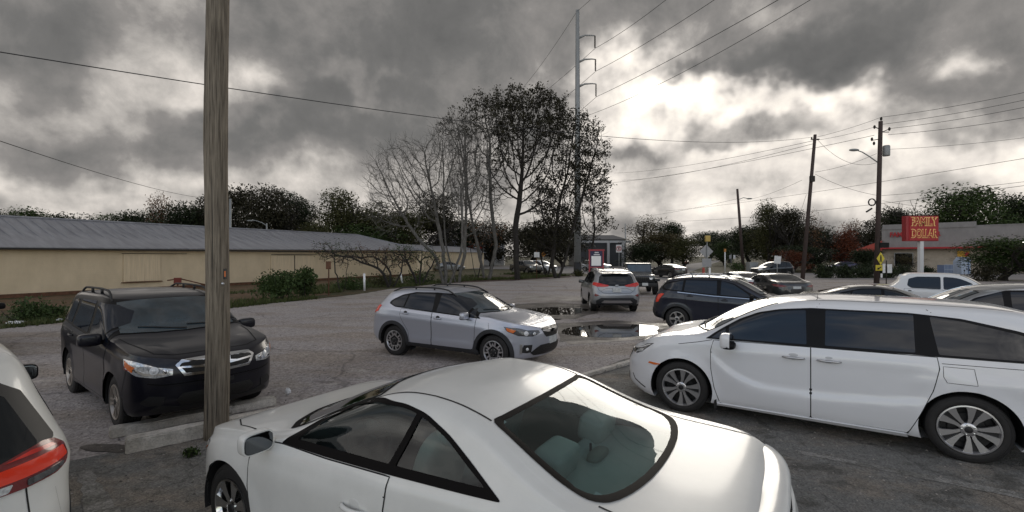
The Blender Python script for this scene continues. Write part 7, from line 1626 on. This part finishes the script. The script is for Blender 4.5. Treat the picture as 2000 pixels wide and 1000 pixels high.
kinds = {'dark': 'dark green', 'green': 'mid green', 'black': 'nearly black', 'olive': 'olive green', 'brown': 'brownish', 'red': 'red leaved', 'rust': 'rusty autumn'}
ordw = ['first', 'second', 'third', 'fourth', 'fifth', 'sixth', 'seventh', 'eighth', 'ninth', 'tenth', 'eleventh', 'twelfth', 'thirteenth', 'fourteenth', 'fifteenth', 'sixteenth', 'seventeenth', 'eighteenth', 'nineteenth', 'twentieth', 'twenty-first']
ordr = sorted(range(len(rows)), key=lambda i: rows[i][0])
for i, (px, py, wd, Y, lf) in enumerate(rows):
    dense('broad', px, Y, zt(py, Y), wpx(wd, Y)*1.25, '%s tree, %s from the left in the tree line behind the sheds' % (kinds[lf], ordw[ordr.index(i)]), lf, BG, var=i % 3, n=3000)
dense('broad', 311, 72, zt(371, 72), wpx(62, 72)*1.2, 'reddish brown autumn tree rising above the dark tree line behind the shed', 'rust', BG, var=1, n=700)
# ---------------------------------------------------------------- right side trees
for (px, py, wd, Y, lf, n_, lb) in [
 (1262, 412, 95, 105, 'brown', 900, 'sparse brownish tree above the road, left of the rounded bushes'), (1312, 430, 70, 100, 'dark', 2600, 'small dark crown behind the sparse brownish tree'), (1290, 452, 120, 92, 'brown', 3000, 'rounded brown green tree left of the road'),
 (1335, 462, 75, 84, 'olive', 2600, 'rounded olive tree closest to the road on its left side'), (1245, 474, 90, 88, 'dark', 2600, 'low dark bushy tree behind the off-road car'), (1385, 448, 90, 230, 'dark', 2600, 'far dark trees closing the end of the road'),
 (1425, 446, 90, 150, 'dark', 2600, 'dark tree right of the end of the road'), (1415, 470, 60, 110, 'green', 2600, 'small green tree right of the far road'), (1460, 438, 90, 95, 'dark', 3000, 'dark tree behind the distant lamp pole'), (1500, 440, 110, 85, 'olive', 3000, 'olive tree behind the white tilted sign'),
 (1545, 402, 80, 78, 'black', 1500, 'dark open tree behind the leaning power pole'), (1500, 392, 60, 80, 'olive', 700, 'thin upright tree left of the leaning power pole'), (1600, 440, 100, 88, 'dark', 3000, 'dark tree right of the leaning power pole'), (1590, 398, 45, 76, 'rust', 350, 'sparse rusty tree top right of the leaning power pole'),
 (1640, 452, 90, 80, 'black', 3000, 'dark green tree behind the purple car'), (1655, 440, 70, 74, 'red', 1300, 'dull red tree left of the lamp pole'), (1668, 425, 60, 95, 'rust', 350, 'bare pale tree top left of the lamp pole'), (1700, 425, 70, 90, 'black', 2600, 'black green tree directly behind the lamp pole'),
 (1752, 402, 100, 110, 'dark', 3000, 'dark tree behind the left end of the store roof'), (1800, 405, 90, 112, 'dark', 2600, 'dark tree behind the red pole sign'), (1845, 395, 80, 105, 'green', 2600, 'green tree left of the biggest tree behind the store'), (1900, 360, 160, 100, 'green', 4200, 'biggest round tree rising behind the store'),
 (1985, 375, 110, 104, 'dark', 3000, 'dark tree behind the store at the right edge'), (2060, 385, 120, 100, 'dark', 3000, 'dark tree beyond the right edge behind the store'),
 (1960, 462, 150, 42, 'green', 3600, 'green leafy tree covering the right end of the store'), (2040, 470, 110, 40, 'green', 3000, 'leafy tree at the far right edge in front of the store'), (1580, 478, 110, 66, 'dark', 3000, 'low dark tree beyond the dark sedan'), (1690, 484, 70, 62, 'dark', 2600, 'low dark bushy tree left of the store awning'),
 (1548, 486, 80, 62, 'red', 900, 'low reddish bush behind the white tilted sign'), (1770, 492, 50, 66, 'brown', 900, 'brownish small tree against the store windows')]:
    dense('broad', px, Y, zt(py, Y), wpx(wd, Y)*1.2, lb, lf, 'trees on the right side and beyond the road', var=(px//7) % 3, n=n_)
# hedge and shrubs
def shrub(name, px, pyb, wpx_, ptop, leaf, label, n=900, s=.06, seed=1, cat='bush', group=None, deep=.7, Y=None):
    b0 = G(px, pyb) if Y is None else at(px, 500, Y); Y = b0.y; rnd = random.Random(seed); w = wpx_*Y/FPX; h = zt(ptop, Y); t = thing(name, (b0.x, b0.y, 0), 0, label, cat, group); vs, fs = crown_mesh(rnd, w*1.1, h, n, s, lumps=14, base=.0); vs = [(a, b*deep, max(.02, c)) for a, b, c in vs]; me_obj('foliage', vs, fs, LM[leaf], t)
    mb = MB()
    for k in range(9):
        a = rnd.uniform(0, 6.28); r = rnd.uniform(.1, .4)*w; mb.tube([(math.cos(a)*r*.3, math.sin(a)*r*.3, 0), (math.cos(a)*r*.7, math.sin(a)*r*.5, h*.4), (math.cos(a)*r, math.sin(a)*r*deep, h*rnd.uniform(.6, .95))], [.02, .014, .006], 4, False)
    mb.build('stems', BARKD, t); return t
shrub('bush', 545, 586, 88, 530, 'green', 'green leafy bush at the edge of the grass, left one of the touching pair', 2600, .085, 2)
shrub('bush', 596, 580, 68, 522, 'green', 'green leafy bush right one of the touching pair, beside the rusty sign', 2200, .085, 3)
shrub('weed_clump', 55, 626, 120, 601, 'green', 'low bright green weed clump beyond the parked white car mirror, at the left edge', 1300, .07, 4, 'weeds', deep=.5)
shrub('weed_clump', 105, 618, 60, 603, 'green', 'low green weeds behind the dark car tail, by the lot edge', 600, .06, 5, 'weeds', deep=.5)
shrub('weed_clump', 372, 893, 34, 876, 'green', 'tiny green weeds at the foot of the wooden pole', 240, .022, 6, 'weeds', deep=.8)
shrub('weed_clump', 690, 566, 90, 548, 'green', 'low weeds between the rusty sign and the upright marker post', 900, .09, 7, 'weeds')
shrub('weed_clump', 745, 560, 80, 541, 'olive', 'low weeds between the two white marker posts', 900, .09, 8, 'weeds')
shrub('weed_clump', 820, 553, 90, 540, 'green', 'low weeds around the foot of the bare tree', 900, .10, 9, 'weeds')
shrub('weed_clump', 1130, 540, 30, 530, 'olive', 'low weeds beside the steel pole base', 400, .12, 19, 'weeds')
for k, px in enumerate((1612, 1650, 1690, 1730)):
    shrub('hedge_shrub', px, 0, 52, 522+(k % 2)*2, 'dark', 'dark hedge shrub, %s from the left in front of the store' % ordw[k], 1500, .13, 20+k, 'hedge', 'hedge in front of the store', Y=47)
shrub('bush', 1762, 0, 46, 520, 'dark', 'dark round bush left of the red sign post', 900, .11, 33, Y=52); shrub('bush', 1812, 0, 34, 523, 'dark', 'dark round bush right of the red sign post', 700, .11, 34, Y=52)
shrub('bush', 1925, 0, 70, 522, 'black', 'dark low bush in front of the leafy tree at the store corner', 1100, .12, 35, Y=41); shrub('bush', 1440, 0, 40, 515, 'green', 'low green bush left of the far power pole', 700, .12, 36, Y=66)
# grass: scattered tufts along the verge
rnd = random.Random(77); vs, fs = [], []
def tuft(x, y, s):
    for k in range(6):
        a = rnd.uniform(0, 6.28); l = s*rnd.uniform(.5, 1.2); o = len(vs); d = Vector((math.cos(a), math.sin(a), 0)); q = Vector((-d.y, d.x, 0))*s*.07; b0 = Vector((x, y, .008))+d*rnd.uniform(0, s*.3)
        vs.extend([tuple(b0-q), tuple(b0+q), tuple(b0+d*l*.5+Vector((0, 0, l)))]); fs.append((o, o+1, o+2))
ep = [Vector((*e_, 0)) for e_ in edge]
for k in range(9000):
    i = rnd.randrange(len(ep)-1); p = ep[i].lerp(ep[i+1], rnd.random()); dist = rnd.random()**1.6*9; q = p+Vector((-.62, .78, 0))*dist+Vector((rnd.uniform(-.2, .2), rnd.uniform(-.2, .2), 0))
    if math.sin(q.x*.9)+math.sin(q.y*1.1+2)+math.sin(q.x*.31-q.y*.4)*1.3 < -.2+ (0 if dist > .6 else -.8): continue
    tuft(q.x, q.y, rnd.uniform(.06, .16)*(1+q.y/40))
o = me_obj('grass', vs, fs, leaf_mat('grass_blades', (.035, .060, .014), (.10, .105, .035)), None); tag(o, kind='stuff')
# pebbles scattered over the lot
vs, fs = [], []; rnd = random.Random(8)
for k in range(5200):
    Y = 4.2+rnd.random()**1.5*22; x = rnd.uniform(-1.1, 1.0)*Y; s = rnd.uniform(.006, .018); o = len(vs)
    for (a, b, c) in ((1, 0, 0), (0, 1, 0), (-1, 0, 0), (0, -1, 0), (0, 0, 1)): vs.append((x+a*s*rnd.uniform(.6, 1.3), Y+b*s*rnd.uniform(.6, 1.3), .012+c*s*.7))
    fs += [(o, o+1, o+4), (o+1, o+2, o+4), (o+2, o+3, o+4), (o+3, o, o+4)]
o = me_obj('loose_gravel', vs, fs, leaf_mat('pebbles', (.08, .075, .07), (.38, .35, .32)), None); tag(o, kind='stuff')
# litter
for (px, py, lb, s) in ((30, 633, 'crumpled white plastic sheet lying on the verge at the left edge', .32), (118, 628, 'small scrap of white litter near the green weeds', .12), (562, 771, 'tiny white scrap on the gravel behind the coupe mirror', .05)):
    b0 = G(px, py); rnd = random.Random(px); mb = MB(); mb.ell((0, 0, .03), (s, s*.5, .05), 14, 8); mb.v = [(a*rnd.uniform(.7, 1.2), b*rnd.uniform(.7, 1.2), c*rnd.uniform(.6, 1.3)+.01) for a, b, c in mb.v]; o = mb.build('litter', M['lamp_white'], loc=(b0.x, b0.y, .012)); tag(o, lb, 'litter')
# ---------------------------------------------------------------- the group of trees in the middle
fan_px('bare_tree', 'leafless grey tree with several pale stems, leftmost of the tall tree group', 872, 37, [(800, 360, 82, 90, 3), (760, 400, 45, 60, 1.2), (880, 320, 55, 90, 2.2), (735, 330, 20, 25, .3)], 5, stems=4, trunk=.15, natt=3000, bark=BARK, twigs=4, twl=.95, minr=.011, stemr=.8, step=.30)
fan_px('bare_tree', 'leafless grey tree with upright twigs between the left tree and the leafy ones', 893, 39, [(905, 330, 60, 110, 2.5), (880, 270, 40, 40, 1), (940, 420, 40, 50, .8)], 6, stems=3, trunk=.14, natt=2200, bark=BARK, twigs=4, twl=.9, minr=.011, stemr=.5, step=.30)
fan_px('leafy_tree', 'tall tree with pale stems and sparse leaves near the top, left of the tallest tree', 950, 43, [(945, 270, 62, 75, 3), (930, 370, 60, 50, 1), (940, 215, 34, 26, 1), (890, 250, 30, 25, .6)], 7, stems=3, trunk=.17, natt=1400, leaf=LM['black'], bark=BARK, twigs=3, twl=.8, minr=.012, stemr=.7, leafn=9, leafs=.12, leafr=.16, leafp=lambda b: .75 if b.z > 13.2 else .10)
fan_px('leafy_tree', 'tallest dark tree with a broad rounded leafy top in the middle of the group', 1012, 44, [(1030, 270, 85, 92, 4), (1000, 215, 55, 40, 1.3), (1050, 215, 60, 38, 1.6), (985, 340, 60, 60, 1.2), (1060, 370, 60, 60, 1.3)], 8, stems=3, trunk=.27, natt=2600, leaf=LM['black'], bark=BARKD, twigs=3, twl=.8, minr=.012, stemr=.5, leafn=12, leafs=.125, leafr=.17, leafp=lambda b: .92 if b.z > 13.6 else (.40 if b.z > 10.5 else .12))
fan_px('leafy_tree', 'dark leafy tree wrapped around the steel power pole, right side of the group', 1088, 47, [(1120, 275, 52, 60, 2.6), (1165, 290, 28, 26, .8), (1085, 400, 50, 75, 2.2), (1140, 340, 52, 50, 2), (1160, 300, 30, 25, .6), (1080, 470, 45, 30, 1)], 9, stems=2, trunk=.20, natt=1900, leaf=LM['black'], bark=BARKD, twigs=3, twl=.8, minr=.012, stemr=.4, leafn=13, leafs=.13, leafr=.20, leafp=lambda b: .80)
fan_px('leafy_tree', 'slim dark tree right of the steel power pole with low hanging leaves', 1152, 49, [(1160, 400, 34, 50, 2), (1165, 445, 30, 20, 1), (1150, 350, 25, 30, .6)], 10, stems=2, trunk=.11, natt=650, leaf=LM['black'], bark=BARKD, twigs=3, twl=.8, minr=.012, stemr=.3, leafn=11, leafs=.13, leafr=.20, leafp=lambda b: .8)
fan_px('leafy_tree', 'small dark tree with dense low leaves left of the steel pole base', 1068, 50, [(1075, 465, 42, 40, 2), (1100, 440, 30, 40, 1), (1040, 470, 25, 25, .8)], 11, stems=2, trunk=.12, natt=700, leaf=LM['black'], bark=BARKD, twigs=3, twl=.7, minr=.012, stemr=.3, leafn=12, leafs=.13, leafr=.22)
fan_px('leafy_tree', 'young brown leaved tree between the pale stems of the group', 932, 45, [(935, 460, 40, 30, 2), (960, 440, 20, 20, .6)], 12, stems=2, trunk=.06, natt=120, leaf=LM['rust'], bark=BARKD, twigs=3, twl=.6, minr=.010, stemr=.3, leafn=3, leafs=.13, leafr=.3)
fan_px('shrubby_tree', 'low twisted tree with sparse pinkish leaves in front of the shed, beside the marker posts', 762, 33, [(690, 500, 70, 18, 2), (760, 505, 60, 20, 2), (640, 490, 25, 12, .5)], 13, stems=3, trunk=.10, natt=420, leaf=LM['rust'], bark=BARKD, twigs=3, twl=.4, minr=.009, stemr=.5, step=.22, leafn=2, leafs=.06, leafr=.12, wig=.22)
fan_px('shrubby_tree', 'low twisted green leaved tree leaning against the shed corner', 820, 35, [(790, 500, 45, 18, 2), (840, 505, 30, 18, 1)], 14, stems=3, trunk=.09, natt=300, leaf=LM['green'], bark=BARKD, twigs=3, twl=.4, minr=.009, stemr=.4, step=.22, leafn=4, leafs=.07, leafr=.14, wig=.22)
fan_px('shrubby_tree', 'thin sapling with few green leaves rising between the bush and the marker post', 668, 29, [(660, 495, 40, 22, 2), (640, 478, 25, 8, .6)], 15, stems=2, trunk=.04, natt=220, leaf=LM['green'], bark=BARKD, twigs=2, twl=.35, minr=.007, stemr=.3, step=.2, leafn=2, leafs=.06, leafr=.12, wig=.2)
